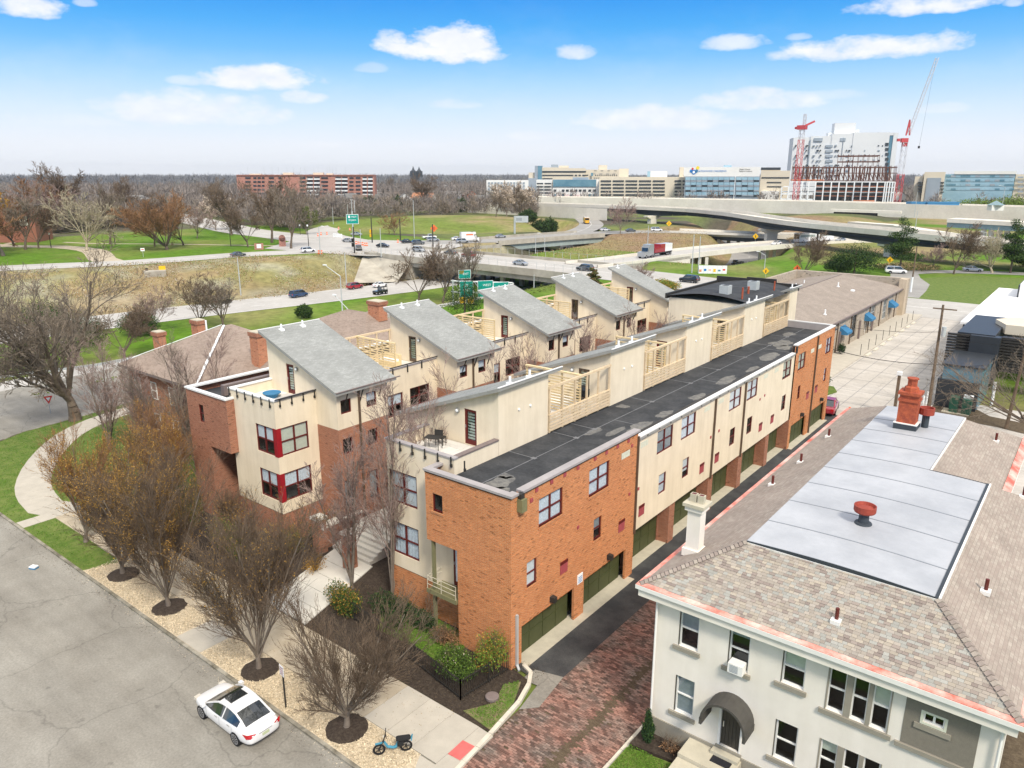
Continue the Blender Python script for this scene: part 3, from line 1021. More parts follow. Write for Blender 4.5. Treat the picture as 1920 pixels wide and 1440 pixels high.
# yard of the white house
sheet('yard','soil',[(-12.8,16.6),(6,16.6),(6,62),(-12.8,62)],0.012)['kind']='structure'
sheet('flower_bed','mulch',[(-12.75,24.3),(-10.6,24.6),(-10.6,25.6),(-12.75,25.6)],0.42,thick=0.4)['kind']='structure'
sheet('front_lawn','lawn',[(-12.75,18),(-8.0,18),(-8.0,24.3),(-10.75,24.45),(-12.75,24.1)],0.40,thick=0.38)['kind']='structure'
sheet('red_paving_patch','tactile_red',[(-18.68,19.25),(-18.02,19.3),(-18.06,20.3),(-18.72,20.25)],0.142)['kind']='structure'
sheet('lawn','lawn',[(-45,172),(-31,167),(30,166),(30,226),(-26,214),(-36,200)],0.01)['kind']='structure'
def lettering(t,body,x,z,size,m='sign_white',y=-.07,align='CENTER',name='lettering'):
 td=bpy.data.curves.new(name,'FONT')
 td.body=body
 td.size=size
 td.extrude=.01
 td.align_x=align
 td.materials.append(MATS[m])
 tmp=bpy.data.objects.new('tmp',td)
 COL.objects.link(tmp)
 bpy.context.view_layer.update()
 me=bpy.data.meshes.new_from_object(tmp.evaluated_get(bpy.context.evaluated_depsgraph_get()))
 bpy.data.objects.remove(tmp)
 if not me.materials:
  me.materials.append(MATS[m])
 o=link(name,me,t,(x,y,z))
 o.rotation_euler=(R(90),0,0)
 return o
# -- walls with openings, windows, doors
def wall(mb,P0,u,z0,z1,length,holes,depth=0.12,top=None):
 """vertical wall from P0 (x, y) along unit u; outward normal is (u.y, -u.x); holes = (u0, u1, z0, z1); top(u) gives a sloping top"""
 u=Vector((u[0],u[1],0))
 n=Vector((u.y,-u.x,0))
 P=Vector((P0[0],P0[1],0))
 def pt(a,z,d=0.0):
  return P+u*a+Vector((0,0,z))-n*d
 us=sorted(set([0.0,length]+[v for h in holes for v in (h[0],h[1])if 0 < v < length]))
 for a,c in zip(us[:-1],us[1:]):
  if c-a < 1e-5:
   continue
  mid=(a+c)/2
  hs=sorted([h for h in holes if h[0]< mid < h[1]],key=lambda h:h[2])
  zc=z0
  for h in hs:
   if h[2]> zc+1e-4:
    mb.face([pt(a,zc),pt(c,zc),pt(c,h[2]),pt(a,h[2])])
   zc=max(zc,h[3])
  ta,tcc=(top(a),top(c))if top else (z1,z1)
  if max(ta,tcc)> zc+1e-4:
   mb.face([pt(a,zc),pt(c,zc),pt(c,tcc),pt(a,ta)])
 for h in holes:
  a,c,q0,q1=h
  mb.face([pt(a,q0),pt(a,q0,depth),pt(a,q1,depth),pt(a,q1)])
  mb.face([pt(c,q0,depth),pt(c,q0),pt(c,q1),pt(c,q1,depth)])
  mb.face([pt(a,q0),pt(c,q0),pt(c,q0,depth),pt(a,q0,depth)])
  mb.face([pt(a,q1,depth),pt(c,q1,depth),pt(c,q1),pt(a,q1)])
class Fr:
 """frame of reference lying in a wall: a along, z up, d inwards"""
 def __init__(s,P0,u):
  s.u=Vector((u[0],u[1],0))
  s.n=Vector((s.u.y,-s.u.x,0))
  s.P=Vector((P0[0],P0[1],0))
 def pt(s,a,z,d=0.0):
  return s.P+s.u*a+Vector((0,0,z))-s.n*d
 def box(s,mb,a0,a1,z0,z1,d0,d1):
  c=[s.pt(a,z,d)for d in (d0,d1)for z in (z0,z1)for a in (a0,a1)]
  for q in ((0,1,3,2),(5,4,6,7),(4,0,2,6),(1,5,7,3),(2,3,7,6),(4,5,1,0)):
   mb.face([c[i]for i in q])
WRNG=random.Random(11)
def window(parent,fr,a0,a1,z0,z1,cols=2,rows=2,frame='maroon_paint',depth=0.11,blind=None,sill=None,bw=0.055,glass='window_glass',screen=True,label=None,dark='room_dark',name='window'):
 mb=MB().use(frame)
 d0,d1=depth-0.055,depth+0.02
 fr.box(mb,a0,a1,z0,z0+bw,d0,d1)
 fr.box(mb,a0,a1,z1-bw,z1,d0,d1)
 fr.box(mb,a0,a0+bw,z0+bw,z1-bw,d0,d1)
 fr.box(mb,a1-bw,a1,z0+bw,z1-bw,d0,d1)
 aw=(a1-a0-bw)/cols
 zh=(z1-z0-bw)/rows
 for k in range(1,cols):
  c=a0+bw/2+k*aw
  fr.box(mb,c-bw*.7,c+bw*.7,z0+bw,z1-bw,d0+.004,d1)
 for k in range(1,rows):
  c=z0+bw/2+k*zh
  fr.box(mb,a0+bw,a1-bw,c-bw/2,c+bw/2,d0+.01,d1)
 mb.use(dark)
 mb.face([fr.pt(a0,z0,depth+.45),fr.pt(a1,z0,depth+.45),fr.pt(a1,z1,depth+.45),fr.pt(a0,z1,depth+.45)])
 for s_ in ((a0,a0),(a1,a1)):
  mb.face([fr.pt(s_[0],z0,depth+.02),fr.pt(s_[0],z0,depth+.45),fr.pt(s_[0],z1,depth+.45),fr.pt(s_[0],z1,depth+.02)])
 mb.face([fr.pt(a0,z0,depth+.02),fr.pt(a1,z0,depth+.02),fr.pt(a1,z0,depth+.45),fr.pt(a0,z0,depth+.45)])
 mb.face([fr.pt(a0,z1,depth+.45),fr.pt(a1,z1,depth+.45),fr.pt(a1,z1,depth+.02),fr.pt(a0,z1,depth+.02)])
 w=mb.build(name,parent)
 if label:
  w['label']=label
 for i in range(cols):
  for j in range(rows):
   p0,p1=a0+bw/2+i*aw+bw/2,a0+bw/2+(i+1)*aw-bw/2
   q0,q1=z0+bw/2+j*zh+bw/2,z0+bw/2+(j+1)*zh-bw/2
   dd=depth-.005+(0.012 if j else 0)
   g=MB().use(glass)
   g.face([fr.pt(p0,q0,dd),fr.pt(p1,q0,dd),fr.pt(p1,q1,dd),fr.pt(p0,q1,dd)])
   g.build('pane',w)
 if blind:
  g=MB().use(blind[0])
  zb=z1-(z1-z0)*blind[1]
  n=max(2,int((a1-a0)/0.12))
  for k in range(n):
   x0,x1=a0+.03+(a1-a0-.06)*k/n,a0+.03+(a1-a0-.06)*(k+1)/n
   dz=0.02 if blind[0]== 'curtain' else 0.0
   g.face([fr.pt(x0,zb,depth+.03+dz*(k % 2)),fr.pt(x1,zb,depth+.03+dz*((k+1)% 2)),fr.pt(x1,z1-.02,depth+.03+dz*((k+1)% 2)),fr.pt(x0,z1-.02,depth+.03+dz*(k % 2))])
  g.build('curtain' if blind[0]== 'curtain' else 'blind',w)
 if sill:
  g=MB().use(sill)
  fr.box(g,a0-.08,a1+.08,z0-.11,z0,-0.05,depth-.02)
  g.build('sill',w)
 return w
def rand_blind(p=0.8):
 r=WRNG.random()
 if r > p:
  return None
 return (WRNG.choice(['blind_white','curtain','blind_white','blind_beige']),WRNG.choice([1.0,0.98,0.55,0.98,0.7]))
def garage_door(parent,fr,a0,a1,z1,depth,cols=4,rows=2):
 mb=MB().use('garage_green')
 fr.box(mb,a0,a1,0.05,z1,depth+.03,depth+.07)
 d=mb.build('garage_door',parent)
 aw,zh=(a1-a0)/cols,(z1-.06)/rows
 for i in range(cols):
  for j in range(rows):
   g=MB().use('garage_green')
   fr.box(g,a0+i*aw+.035,a0+(i+1)*aw-.035,.06+j*zh+.035,.06+(j+1)*zh-.035,depth,depth+.035)
   g.build('panel',d)
 return d
def glazed_door(parent,fr,a0,a1,z0,z1,depth=0.10,frame='maroon_paint',see='blind_white',name='door'):
 mb=MB().use(frame)
 w=0.14
 fr.box(mb,a0,a1,z0,z0+.26,depth-.05,depth+.03)
 fr.box(mb,a0,a1,z1-w,z1,depth-.05,depth+.03)
 fr.box(mb,a0,a0+w,z0+.26,z1-w,depth-.05,depth+.03)
 fr.box(mb,a1-w,a1,z0+.26,z1-w,depth-.05,depth+.03)
 mb.use('room_dark')
 mb.face([fr.pt(a0,z0,depth+.5),fr.pt(a1,z0,depth+.5),fr.pt(a1,z1,depth+.5),fr.pt(a0,z1,depth+.5)])
 d=mb.build(name,parent)
 g=MB().use('green_glass')
 g.face([fr.pt(a0+w,z0+.26,depth),fr.pt(a1-w,z0+.26,depth),fr.pt(a1-w,z1-w,depth),fr.pt(a0+w,z1-w,depth)])
 g.build('pane',d)
 if see:
  g=MB().use(see)
  for k in range(9):
   zz=z0+.3+k*(z1-z0-.5)/9
   fr.box(g,a0+w,a1-w,zz,zz+.10,depth+.06,depth+.065)
  g.build('blind',d)
 g=MB().use('alloy')
 fr.box(g,a0+.05,a0+.09,(z0+z1)/2-.08,(z0+z1)/2+.08,depth-.10,depth-.05)
 g.build('handle',d)
 return d
def mx(m,x):
 return-70.0-x if m else x
def town_row(m):
 """one row of townhouses; m mirrors the plan about the courtyard axis"""
 if not m:
  t=thing('townhouse_row','long cream and orange brick townhouse row with green garage doors along the brick alley','townhouses',(-24.7,26.5,0))
  org=Vector((-24.7,26.5,0))
 else:
  t=thing('townhouse_row','second cream and brick townhouse row with grey shed roofs, beyond the courtyard','townhouses',(-45.3,26.5,0))
  org=Vector((-45.3,26.5,0))
 fz=9.15 if not m else 9.35
 zh,zl=(13.0,10.05)if not m else (13.55,10.42)
 par=9.97 if not m else 10.12
 X=lambda x:mx(m,x)
 parts=[]
 def put(mb,name,**k):
  o=mb.build(name,t,**k)
  return o
 def fx(x,ya,yb,side):
  """frame in a plane x = const between ya and yb; side 'E' looks to +x before mirroring"""
  east=(side == 'E')!= m
  if east:
   return Fr((X(x),ya),(0,1)),(lambda a0,a1:(a0,a1))
  return Fr((X(x),yb),(0,-1)),(lambda a0,a1:((yb-ya)-a1,(yb-ya)-a0))
 def wall_x(mb,x,ya,yb,side,z0,z1,holes,depth=.12):
  fr,cv=fx(x,ya,yb,side)
  hs=[(*cv(h[0]-ya,h[1]-ya),h[2],h[3])for h in holes]
  wall(mb,(fr.P.x,fr.P.y),(fr.u.x,fr.u.y),z0,z1,yb-ya,hs,depth)
  return fr,cv,hs
 def wall_y(mb,y,xa,xb,z0,z1,holes,depth=.12,top=None):
  a,b2=sorted((X(xa),X(xb)))
  hs=[]
  for h in holes:
   p,q=sorted((X(h[0]),X(h[1])))
   hs.append((p-a,q-a,h[2],h[3]))
  wall(mb,(a,y),(1,0),z0,z1,b2-a,hs,depth,top=(lambda s_:top(a+s_))if top else None)
  return Fr((a,y),(1,0)),hs
 E_=mx
 wb=MB().use('orange_brick' if not m else 'red_brick')
 XE=-20.1
 bigw=[(27.63,29.72,7.03,8.55),(32.22,34.32,7.03,8.6)]
 smw=[(26.66,27.5,4.1,5.48),(32.83,33.66,4.16,5.47)]
 vents=[(29.56,30.28,3.5,4.22),(35.58,36.3,3.6,4.27)]
 doors=[(26.25,31.0,0,2.12),(31.97,36.6,0,2.12)]
 gl=[(35.6,36.6,8.2,8.56)]
 if not m:
  fr,cv,_=wall_x(wb,XE,25.4,37.5,'E',0,9.4,bigw+smw+doors+gl,0.14)
 else:
  wall_x(wb,XE,25.9,78.8,'E',0,9.4,[])
 y0f=25.4 if not m else 25.9
 if not m:
  frF,hs=wall_y(wb,y0f,-25.73,-20.1,5.53,9.4,[(-25.24,-24.54,7.3,8.28)])
  wall_y(wb,y0f,-23.6,-20.1,0,5.53,[])
  wall_x(wb,-25.73,y0f,26.5,'W',5.53,9.4,[])
  wall_x(wb,-23.6,y0f,26.6,'W',0,5.53,[])
  wb.face([(X(-25.73),y0f,5.53),(X(-23.6),y0f,5.53),(X(-23.6),26.5,5.53),(X(-25.73),26.5,5.53)])
  window(t,frF,hs[0][0],hs[0][1],7.3,8.28,1,1,sill='orange_brick')
 else:
  frF,hs=wall_y(wb,y0f,-25.2,-20.1,5.6,9.4,[(-22.2,-21.6,7.2,8.5)])
  wall_y(wb,y0f,-22.6,-20.1,0,5.6,[])
  wall_x(wb,-25.2,y0f,26.5,'W',5.6,9.4,[])
  wb.face([(X(-25.2),y0f,5.6),(X(-22.6),y0f,5.6),(X(-22.6),26.6,5.6),(X(-25.2),26.6,5.6)])
  wall_x(wb,-22.6,y0f,28.0,'W',0,5.6,[])
  window(t,frF,hs[0][0],hs[0][1],7.2,8.5,1,2)
 yp=26.46
 wall_y(wb,yp,-29.84,-23.6,0,2.25,[])
 wall_x(wb,-29.84,yp,29.7,'W',0,2.25,[])
 put(wb,'brick_wall')
 if not m:
  pier=MB().use('red_brick')
  dX=-20.95
  gd=[(37.95,42.4),(43.6,48.5),(49.75,54.1),(55.4,59.95),(61.15,65.35)]
  wall_x(pier,dX,37.5,65.35,'E',0,2.87,[(a,c,0,2.12)for a,c in gd],.1)
  edges=[37.5]+[v for g in gd for v in g]
  for a,c in [(42.4,43.0),(48.5,49.1),(54.1,54.7),(59.95,60.5)]:
   pier.box(dX,a+.05,0,-20.2,c+.25,2.87)
  pier.face([(dX,65.35,0),(-20.05,65.35,0),(-20.05,65.35,2.87),(dX,65.35,2.87)])
  pier.face([(dX,37.5,0),(-20.1,37.5,0),(-20.1,37.5,2.87),(dX,37.5,2.87)])
  put(pier,'brick_piers')
  for a,c in gd:
   f2=Fr((dX,0),(0,1))
   garage_door(t,f2,a,c,2.12,.1)
  f2=Fr((XE,0),(0,1))
  for a,c in [(26.25,31.0),(31.97,36.6)]:
   garage_door(t,f2,a,c,2.12,.42)
  fb=MB().use('orange_brick')
  far_d=[(65.95,70.2),(71.65,76.05)]
  farw=[(66.2,68.15,7.2,8.68),(74.2,75.92,7.2,8.75)]
  fars=[(66.9,67.58,4.42,5.64),(74.55,75.38,4.4,5.7)]
  wall_x(fb,-20.05,65.35,76.75,'E',0,9.62,farw+fars+[(a,c,0,2.12)for a,c in far_d],.14)
  wall_x(fb,-20.05,64.9,65.35,'E',9.1,9.62,[])
  fb.face([(-20.05,76.75,0),(-24.7,76.75,0),(-24.7,76.75,9.62),(-20.05,76.75,9.62)])
  fb.face([(-20.05,65.35,9.0),(-20.05,65.35,9.62),(-20.4,65.35,9.62),(-20.4,65.35,9.0)])
  put(fb,'brick_wall')
  f3=Fr((-20.05,0),(0,1))
  for a,c in far_d:
   garage_door(t,f3,a,c,2.12,.3)
  for a,c,q0,q1 in farw:
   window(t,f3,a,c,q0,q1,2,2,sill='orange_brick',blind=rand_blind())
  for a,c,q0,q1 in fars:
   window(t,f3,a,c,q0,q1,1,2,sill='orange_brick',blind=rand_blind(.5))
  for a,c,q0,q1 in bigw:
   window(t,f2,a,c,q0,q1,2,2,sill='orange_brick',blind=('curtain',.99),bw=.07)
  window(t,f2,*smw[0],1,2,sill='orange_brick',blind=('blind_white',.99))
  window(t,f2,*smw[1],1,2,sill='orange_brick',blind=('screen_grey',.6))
  sw=MB().use('white_stucco' if False else 'cream_stucco')
  XS=-20.15
  big=[(40.1,42.22),(43.45,45.6),(51.3,53.5),(54.7,56.82),(62.6,64.65)]
  small=[(40.6,41.57),(43.98,44.94),(51.88,52.85),(55.25,56.3),(63.05,64.02)]
  hb=[(a,c,7.1,8.62)for a,c in big]+[(a,c,4.22,5.58)for a,c in small]
  wall_x(sw,XS,37.5,65.35,'E',2.87,9.0,hb,.09)
  sw.face([(XS,37.5,2.87),(dX,37.5,2.87),(dX,65.35,2.87),(XS,65.35,2.87)])
  put(sw,'stucco_wall')
  f4=Fr((XS,0),(0,1))
  bl=[('screen_grey',.99),('curtain',.99),('blind_white',.99),('blind_white',.95),('blind_beige',.9)]
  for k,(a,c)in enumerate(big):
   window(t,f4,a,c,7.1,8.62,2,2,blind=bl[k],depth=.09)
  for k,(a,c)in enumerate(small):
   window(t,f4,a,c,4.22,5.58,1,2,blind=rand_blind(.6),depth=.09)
  for yv,xv,zv in [(29.92,XE,3.86),(35.94,XE,3.93),(38.43,XS,4.0),(47.12,XS,4.02),(49.67,XS,4.03),(58.29,XS,4.08),(60.96,XS,4.08),(69.9,-20.05,4.1),(72.46,-20.05,4.15)]:
   g=MB().use('vent_red').box(xv-.01,yv-.34,zv-.36,xv+.03,yv+.34,zv+.2)
   g.use('maroon_paint').box(xv-.01,yv-.34,zv+.2,xv+.05,yv+.34,zv+.36)
   g.build('wall_vent',t)
  g=MB().use('vent_red')
  for yv in [26.98,27.4,28.66,29.83,31.05,32.73,33.91,35.11,36.34]:
   zz=8.75 if yv == 26.98 else 9.15
   g.box(XE-.01,yv-.11,zz-.1,XE+.045,yv+.11,zz+.1)
  for yv,zz in [(36.78,8.72),(36.73,5.68),(31.21,5.66)]:
   g.box(XE-.01,yv-.09,zz-.09,XE+.04,yv+.09,zz+.09)
  for yv,zz in [(48.3,6.0),(49.7,6.1),(57.6,6.6),(58.6,6.7),(38.0,8.9),(37.9,5.6)]:
   g.box(XS-.01,yv-.09,zz-.09,XS+.04,yv+.09,zz+.09)
  put(g,'small_vents')
  for yv,xv in [(36.1,XE),(38.4,XS),(47.35,XS),(49.72,XS),(58.5,XS),(60.95,XS),(70.0,-20.05),(72.18,-20.05)]:
   g=MB().use('blind_beige')
   for i in range(4):
    for j in range(2):
     g.box(xv-.02,yv-.46+i*.235,8.18+j*.19,xv+.015,yv-.46+i*.235+.215,8.18+j*.19+.17)
   g.build('glass_block_panel',t)
  for yv,zt,zb,xv,mt_ in [(48.65,9.0,2.75,XS,'brown_pipe'),(54.18,8.95,2.75,XS,'brown_pipe'),(71.2,9.55,0.05,-20.05,'brown_pipe'),(37.48,9.1,2.8,XS+.02,'brown_pipe')]:
   g=MB().use(mt_).box(xv+.02,yv-.06,zb,xv+.14,yv+.06,zt)
   g.build('downpipe',t)
  g=MB().use('galvanised').box(XE+.02,25.72,.15,XE+.14,25.84,3.05).bar((XE+.08,25.78,.2),(XE+.35,25.6,.1),.12)
  g.build('downpipe',t)
  g=MB().use('olive_paint').box(XE-.02,25.85,8.55,XE+.32,26.25,9.2)
  g.use('dark_metal').box(XE-.06,25.9,9.2,XE+.2,26.2,9.46)
  g.build('rain_head',t)
  for yv,xv,zz in [(28.82,XE,2.5),(34.54,XE,2.52),(68.5,-20.05,2.6),(74.3,-20.05,2.7)]:
   g=MB().use('dark_metal').prism([(xv,yv-.16),(xv+.3,yv-.12),(xv+.3,yv+.12),(xv,yv+.16)],zz-.16,zz+.14,True)
   g.build('wall_lamp',t)
  g=MB().use('sign_white').box(XE,31.27,2.14,XE+.03,31.8,2.72)
  g.use('print_blue')
  for k in range(4):
   g.box(XE+.03,31.36,2.22+k*.1,XE+.034,31.72,2.26+k*.1)
  g.build('notice_sign',t)
  g=MB().use('apron_concrete')
  g.box(XE-.5,26.2,0,-19.62,37.0,.075)
  g.box(dX-.2,37.5,0,-20.3,65.3,.078)
  g.box(-20.5,65.6,0,-19.7,76.3,.075)
  put(g,'door_sill_apron')
  rf=MB().use('black_roof')
  rf.poly([(-25.6,25.5),(-20.2,25.5),(-20.2,78.7),(-24.72,78.7),(-24.72,26.48),(-25.6,26.48)],9.0)
  put(rf,'flat_roof')
  g=MB().use('seam')
  for a in range(26,78,6):
   g.box(-22.95,a,9.0,-22.9,min(a+5.96,78.5),9.012)
  for a in (31.0,35.2,37.2,44.5,50.5,55.6,61,66.8,71.5):
   g.box(-24.7,a,9.0,-22.95,a+.05,9.012)
   g.box(-23.1,a-.1,9.0,-22.8,a+.15,9.02)
  for a in (39.5,52,65.2):
   g.box(-22.9,a,9.0,-20.3,a+.05,9.012)
  put(g,'roof_seams')
  rr=random.Random(5)
  for cx,cy,sx,sy in [(-22.3,27.3,.55,.9),(-21.6,26.6,.4,.5),(-20.8,26.0,.35,.3),(-22.6,28.1,.35,.35),(-21.0,39.4,.5,1.5),(-20.9,42.5,.45,1.0),(-22.8,36.8,.3,.9),(-21.7,37.6,.25,1.1),(-24.0,42.4,.4,.4),(-21.0,47.5,.4,1.0),
   (-21.2,53.0,.45,1.6),(-20.9,57.6,.35,1.2),(-21.4,62.5,.6,1.8),(-22.4,68.4,.8,1.4),(-23.3,73.0,.5,1.1),(-21.6,66.9,.6,1.0)]:
   g=MB().use('roof_dust')
   n=40
   ph=rr.uniform(0,60)
   rd_=[1+.45*mnoise.noise(Vector((math.cos(2*math.pi*i/n)*1.3,math.sin(2*math.pi*i/n)*1.3,ph)))+.16*mnoise.noise(Vector((math.cos(2*math.pi*i/n)*5,math.sin(2*math.pi*i/n)*5,ph)))for i in range(n)]
   pts=[(cx+sx*math.cos(2*math.pi*i/n)*rd_[i],cy+sy*math.sin(2*math.pi*i/n)*rd_[i])for i in range(n)]
   g.poly(pts,9.006)
   g.build('dust_patch',t)
  g=MB().use('cap_metal')
  for seg in [(-20.42,26.2,-19.98,37.55),]:
   g.box(seg[0],seg[1],9.4,seg[2],seg[3],9.52)
  g.box(-25.8,25.32,9.4,-20.0,25.72,9.52)
  g.box(-25.8,25.72,9.4,-25.45,26.5,9.52)
  g.box(-20.42,25.72,9.4,-20.0,25.9,9.52)
  g.use('orange_brick')
  g.box(-20.4,26.2,9.0,-20.12,37.5,9.4)
  g.box(-25.6,25.5,9.0,-20.12,25.7,9.4)
  g.use('dark_metal').box(-25.74,25.37,9.32,-20.05,25.41,9.4).box(-20.09,26.2,9.32,-20.03,37.5,9.4)
  put(g,'parapet')
  g=MB().use('white_metal').box(-20.32,37.55,9.0,-20.0,65.0,9.08)
  g.use('fascia_grey').box(-20.1,37.55,8.86,-19.98,65.0,9.0)
  g.use('dark_metal').box(-20.62,37.55,9.0,-20.34,65.0,9.05)
  rr=38.4
  while rr < 64.5:
   g.box(-20.0,rr,8.9,-19.95,rr+.1,8.98)
   rr += 1.5
  put(g,'eave_gutter')
  g=MB().use('white_metal').box(-20.35,65.3,9.62,-19.98,76.85,9.72).box(-24.7,76.6,9.62,-19.98,76.85,9.72)
  g.use('orange_brick').box(-20.3,65.35,9.0,-20.1,76.75,9.62)
  g.use('dark_metal').box(-20.3,65.1,9.0,-19.95,65.4,9.6)
  g.use('cap_metal').box(-24.7,76.62,9.0,-20.05,76.72,9.62)
  put(g,'parapet')
 else:
  rf=MB().use('black_roof')
  rf.poly([(X(-25.2),26.0),(X(-20.2),26.0),(X(-20.2),78.7),(X(-24.72),78.7),(X(-24.72),26.5),(X(-25.2),26.5)],8.95)
  put(rf,'flat_roof')
  g=MB().use('white_metal')
  g.box(X(-20.45),25.85,9.4,X(-20.0),78.8,9.52)
  g.box(X(-25.25),25.82,9.4,X(-20.4),26.15,9.52)
  g.box(X(-25.25),26.15,9.4,X(-24.95),26.5,9.52)
  g.use('brown_cap').box(X(-22.9),27.2,9.0,X(-22.5),78,9.75)
  put(g,'parapet')
 sw=MB().use('cream_stucco')
 yF=26.5
 cw=[(-29.7,-27.5,3.08,5.05),(-29.7,-27.5,6.26,8.17)]
 frS,hs=wall_y(sw,yF,-29.8,-24.7,2.25,fz-.02,cw)
 wins=[]
 for k,h in enumerate(hs):
  if not m:
   wins.append(window(t,frS,h[0]+.1,h[1]-.0,h[2],h[3],2,2,blind=[('curtain',.98),('blind_white',.98)][k],frame='maroon_paint',bw=.08,depth=.1))
  else:
   wins.append(window(t,frS,h[0],h[1]-.3,h[2],h[3],2,2,blind=[('curtain',.5),('blind_white',.5)][k],frame='maroon_paint',bw=.08,depth=.1))
 wall_y(sw,yF-.004,-29.8,-24.7,fz-.02,par-.08,[])
 sw.use('cream_stucco')
 bw_=[(26.5,28.95,3.08,5.05),(26.5,28.95,6.26,8.17)]
 frB,cvB,hsB=wall_x(sw,-29.8,yF,29.75,'W',2.25,par-.08,bw_ if m else [])
 if m:
  for k,h in enumerate(hsB):
   window(t,frB,h[0]+.3,h[1],h[2],h[3],2,2,blind=[('curtain',.5),('blind_beige',.99)][k],frame='maroon_paint',bw=.08,depth=.1)
  g=MB().use('bright_maroon')
  for q0,q1 in ((3.06,5.07),(6.24,8.19)):
   g.box(X(-29.8)+.012,yF-.012,q0,X(-29.8)-.34,yF+.1,q1)
   g.box(X(-29.8)+.012,yF+.1,q0,X(-29.8)-.1,yF+.34,q1)
  put(g,'corner_panels')
 inn=0.22
 a,c=X(-29.8),X(-24.7)
 sgn=1 if not m else-1
 sw.face([(a+sgn*inn,yF+inn,fz),(c,yF+inn,fz),(c,yF+inn,par-.08),(a+sgn*inn,yF+inn,par-.08)])
 sw.face([(a+sgn*inn,yF+inn,fz),(a+sgn*inn,29.7,fz),(a+sgn*inn,29.7,par-.08),(a+sgn*inn,yF+inn,par-.08)])
 sw.face([(c-sgn*inn,yF+inn,fz),(c-sgn*inn,30.1,fz),(c-sgn*inn,30.1,par-.08),(c-sgn*inn,yF+inn,par-.08)])
 sw.face([(c,yF,fz-.3),(c,30.1,fz-.3),(c,30.1,par-.08),(c,yF,par-.08)])
 if not m:
  blocks=[(30.12,34.75),(41.8,46.42),(53.05,57.85),(64.7,69.65),(76.42,78.8)]
 else:
  blocks=[(29.72,34.15),(41.35,45.8),(53.15,57.6),(64.8,69.3),(76.2,79.5)]
 XW=-32.0
 XR=-29.8
 XP=-24.7
 sl=(zh-zl)/(XP+.3-(XW-.5))
 roofz=lambda x:zh-abs((XP+.3)-x)*sl
 xs_inv=(lambda xx:-70.0-xx)if m else (lambda xx:xx)
 for k,(ya,yb)in enumerate(blocks):
  bb=MB().use('red_brick')
  door=(-27.2,-26.3,fz+.02,fz+2.12)if not m else (-27.6,-26.75,fz+.02,fz+2.12)
  topf=lambda ax:roofz(xs_inv(ax))-.16
  frG,hg=wall_y(sw,ya,XW,XP,(2.2 if k == 0 else fz)if False else fz-.05,0,[door],top=topf)
  glazed_door(t,frG,hg[0][0],hg[0][1],door[2],door[3],see='blind_white' if k < 3 else None,frame='maroon_paint' if k % 2 == 0 else 'brown_pipe')
  lx=-27.67 if not m else-28.0
  g=MB().use('fascia_grey')
  c0=Vector((X(lx),ya-.03,fz+1.92))
  g.tube(c0,c0+Vector((0,-.10,0)),.15,.13,12)
  g.use('sign_white').tube(c0+Vector((0,-.10,0)),c0+Vector((0,-.14,0)),.10,.06,10)
  g.build('round_lamp',t)
  a2,b2=sorted((X(XW),X(XP)))
  sw.face([(b2,yb,fz-.05),(a2,yb,fz-.05),(a2,yb,topf(a2)),(b2,yb,topf(b2))])
  sw.face([(X(XP),ya,fz-.2),(X(XP),yb,fz-.2),(X(XP),yb,topf(X(XP))),(X(XP),ya,topf(X(XP)))])
  zb_=7.72
  hc=[(ya+.3,ya+1.18,fz-.62,fz+.34),(ya+2.5,ya+3.4,fz-.66,fz+.36)]
  frC,cvC,hC=wall_x(sw,XW,ya,yb,'W',zb_,topf(X(XW)),hc if yb-ya > 4 else hc[:1])
  for h in hC:
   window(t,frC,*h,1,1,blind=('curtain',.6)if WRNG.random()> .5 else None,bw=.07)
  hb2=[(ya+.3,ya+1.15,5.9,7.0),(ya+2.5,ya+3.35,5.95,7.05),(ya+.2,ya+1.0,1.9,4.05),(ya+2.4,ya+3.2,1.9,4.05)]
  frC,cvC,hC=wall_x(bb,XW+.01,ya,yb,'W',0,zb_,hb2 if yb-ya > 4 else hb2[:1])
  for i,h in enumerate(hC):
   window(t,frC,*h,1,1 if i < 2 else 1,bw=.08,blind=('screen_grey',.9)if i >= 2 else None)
  a2,b2=sorted((X(XW),X(XR)))
  bb.face([(a2,ya,0),(b2,ya,0),(b2,ya,zb_),(a2,ya,zb_)])
  sw.face([(a2,ya+.002,zb_),(b2,ya+.002,zb_),(b2,ya+.002,fz),(a2,ya+.002,fz)])
  bb.face([(b2,yb,0),(a2,yb,0),(a2,yb,zb_),(b2,yb,zb_)])
  sw.face([(b2,yb+.002,zb_),(a2,yb+.002,zb_),(a2,yb+.002,fz),(b2,yb+.002,fz)])
  put(bb,'brick_wall')
  rb=MB().use('grey_shingle')
  x0r,x1r=XP+.3,XW-.5
  y0r,y1r=ya-.4,(yb+1.0 if not m else yb+.42)
  if k == len(blocks)-1:
   y1r=yb+.3
  z0r,z1r=roofz(x0r),roofz(x1r)
  P=[(X(x0r),y0r,z0r),(X(x1r),y0r,z1r),(X(x1r),y1r,z1r),(X(x0r),y1r,z0r)]
  if m:
   P=P[::-1]
  rb.face(P)
  rb.use('fascia_grey')
  th=.2
  Q=[(p[0],p[1],p[2]-th)for p in P]
  for i in range(4):
   j=(i+1)% 4
   rb.face([Q[i],Q[j],P[j],P[i]])
  rb.face(Q[::-1])
  rf_=rb.build('shed_roof',t)
  g=MB().use('brown_cap')
  g.bar((X(x1r),y0r,z1r+.01),(X(x1r),y1r+(.35 if m else 0),z1r+.01),.10,.06)
  g.build('roof_edge',rf_)
  g=MB().use('white_metal').bar((X(x0r),y0r,z0r+.02),(X(x0r),y1r,z0r+.02),.10,.05)
  g.build('roof_edge',rf_)
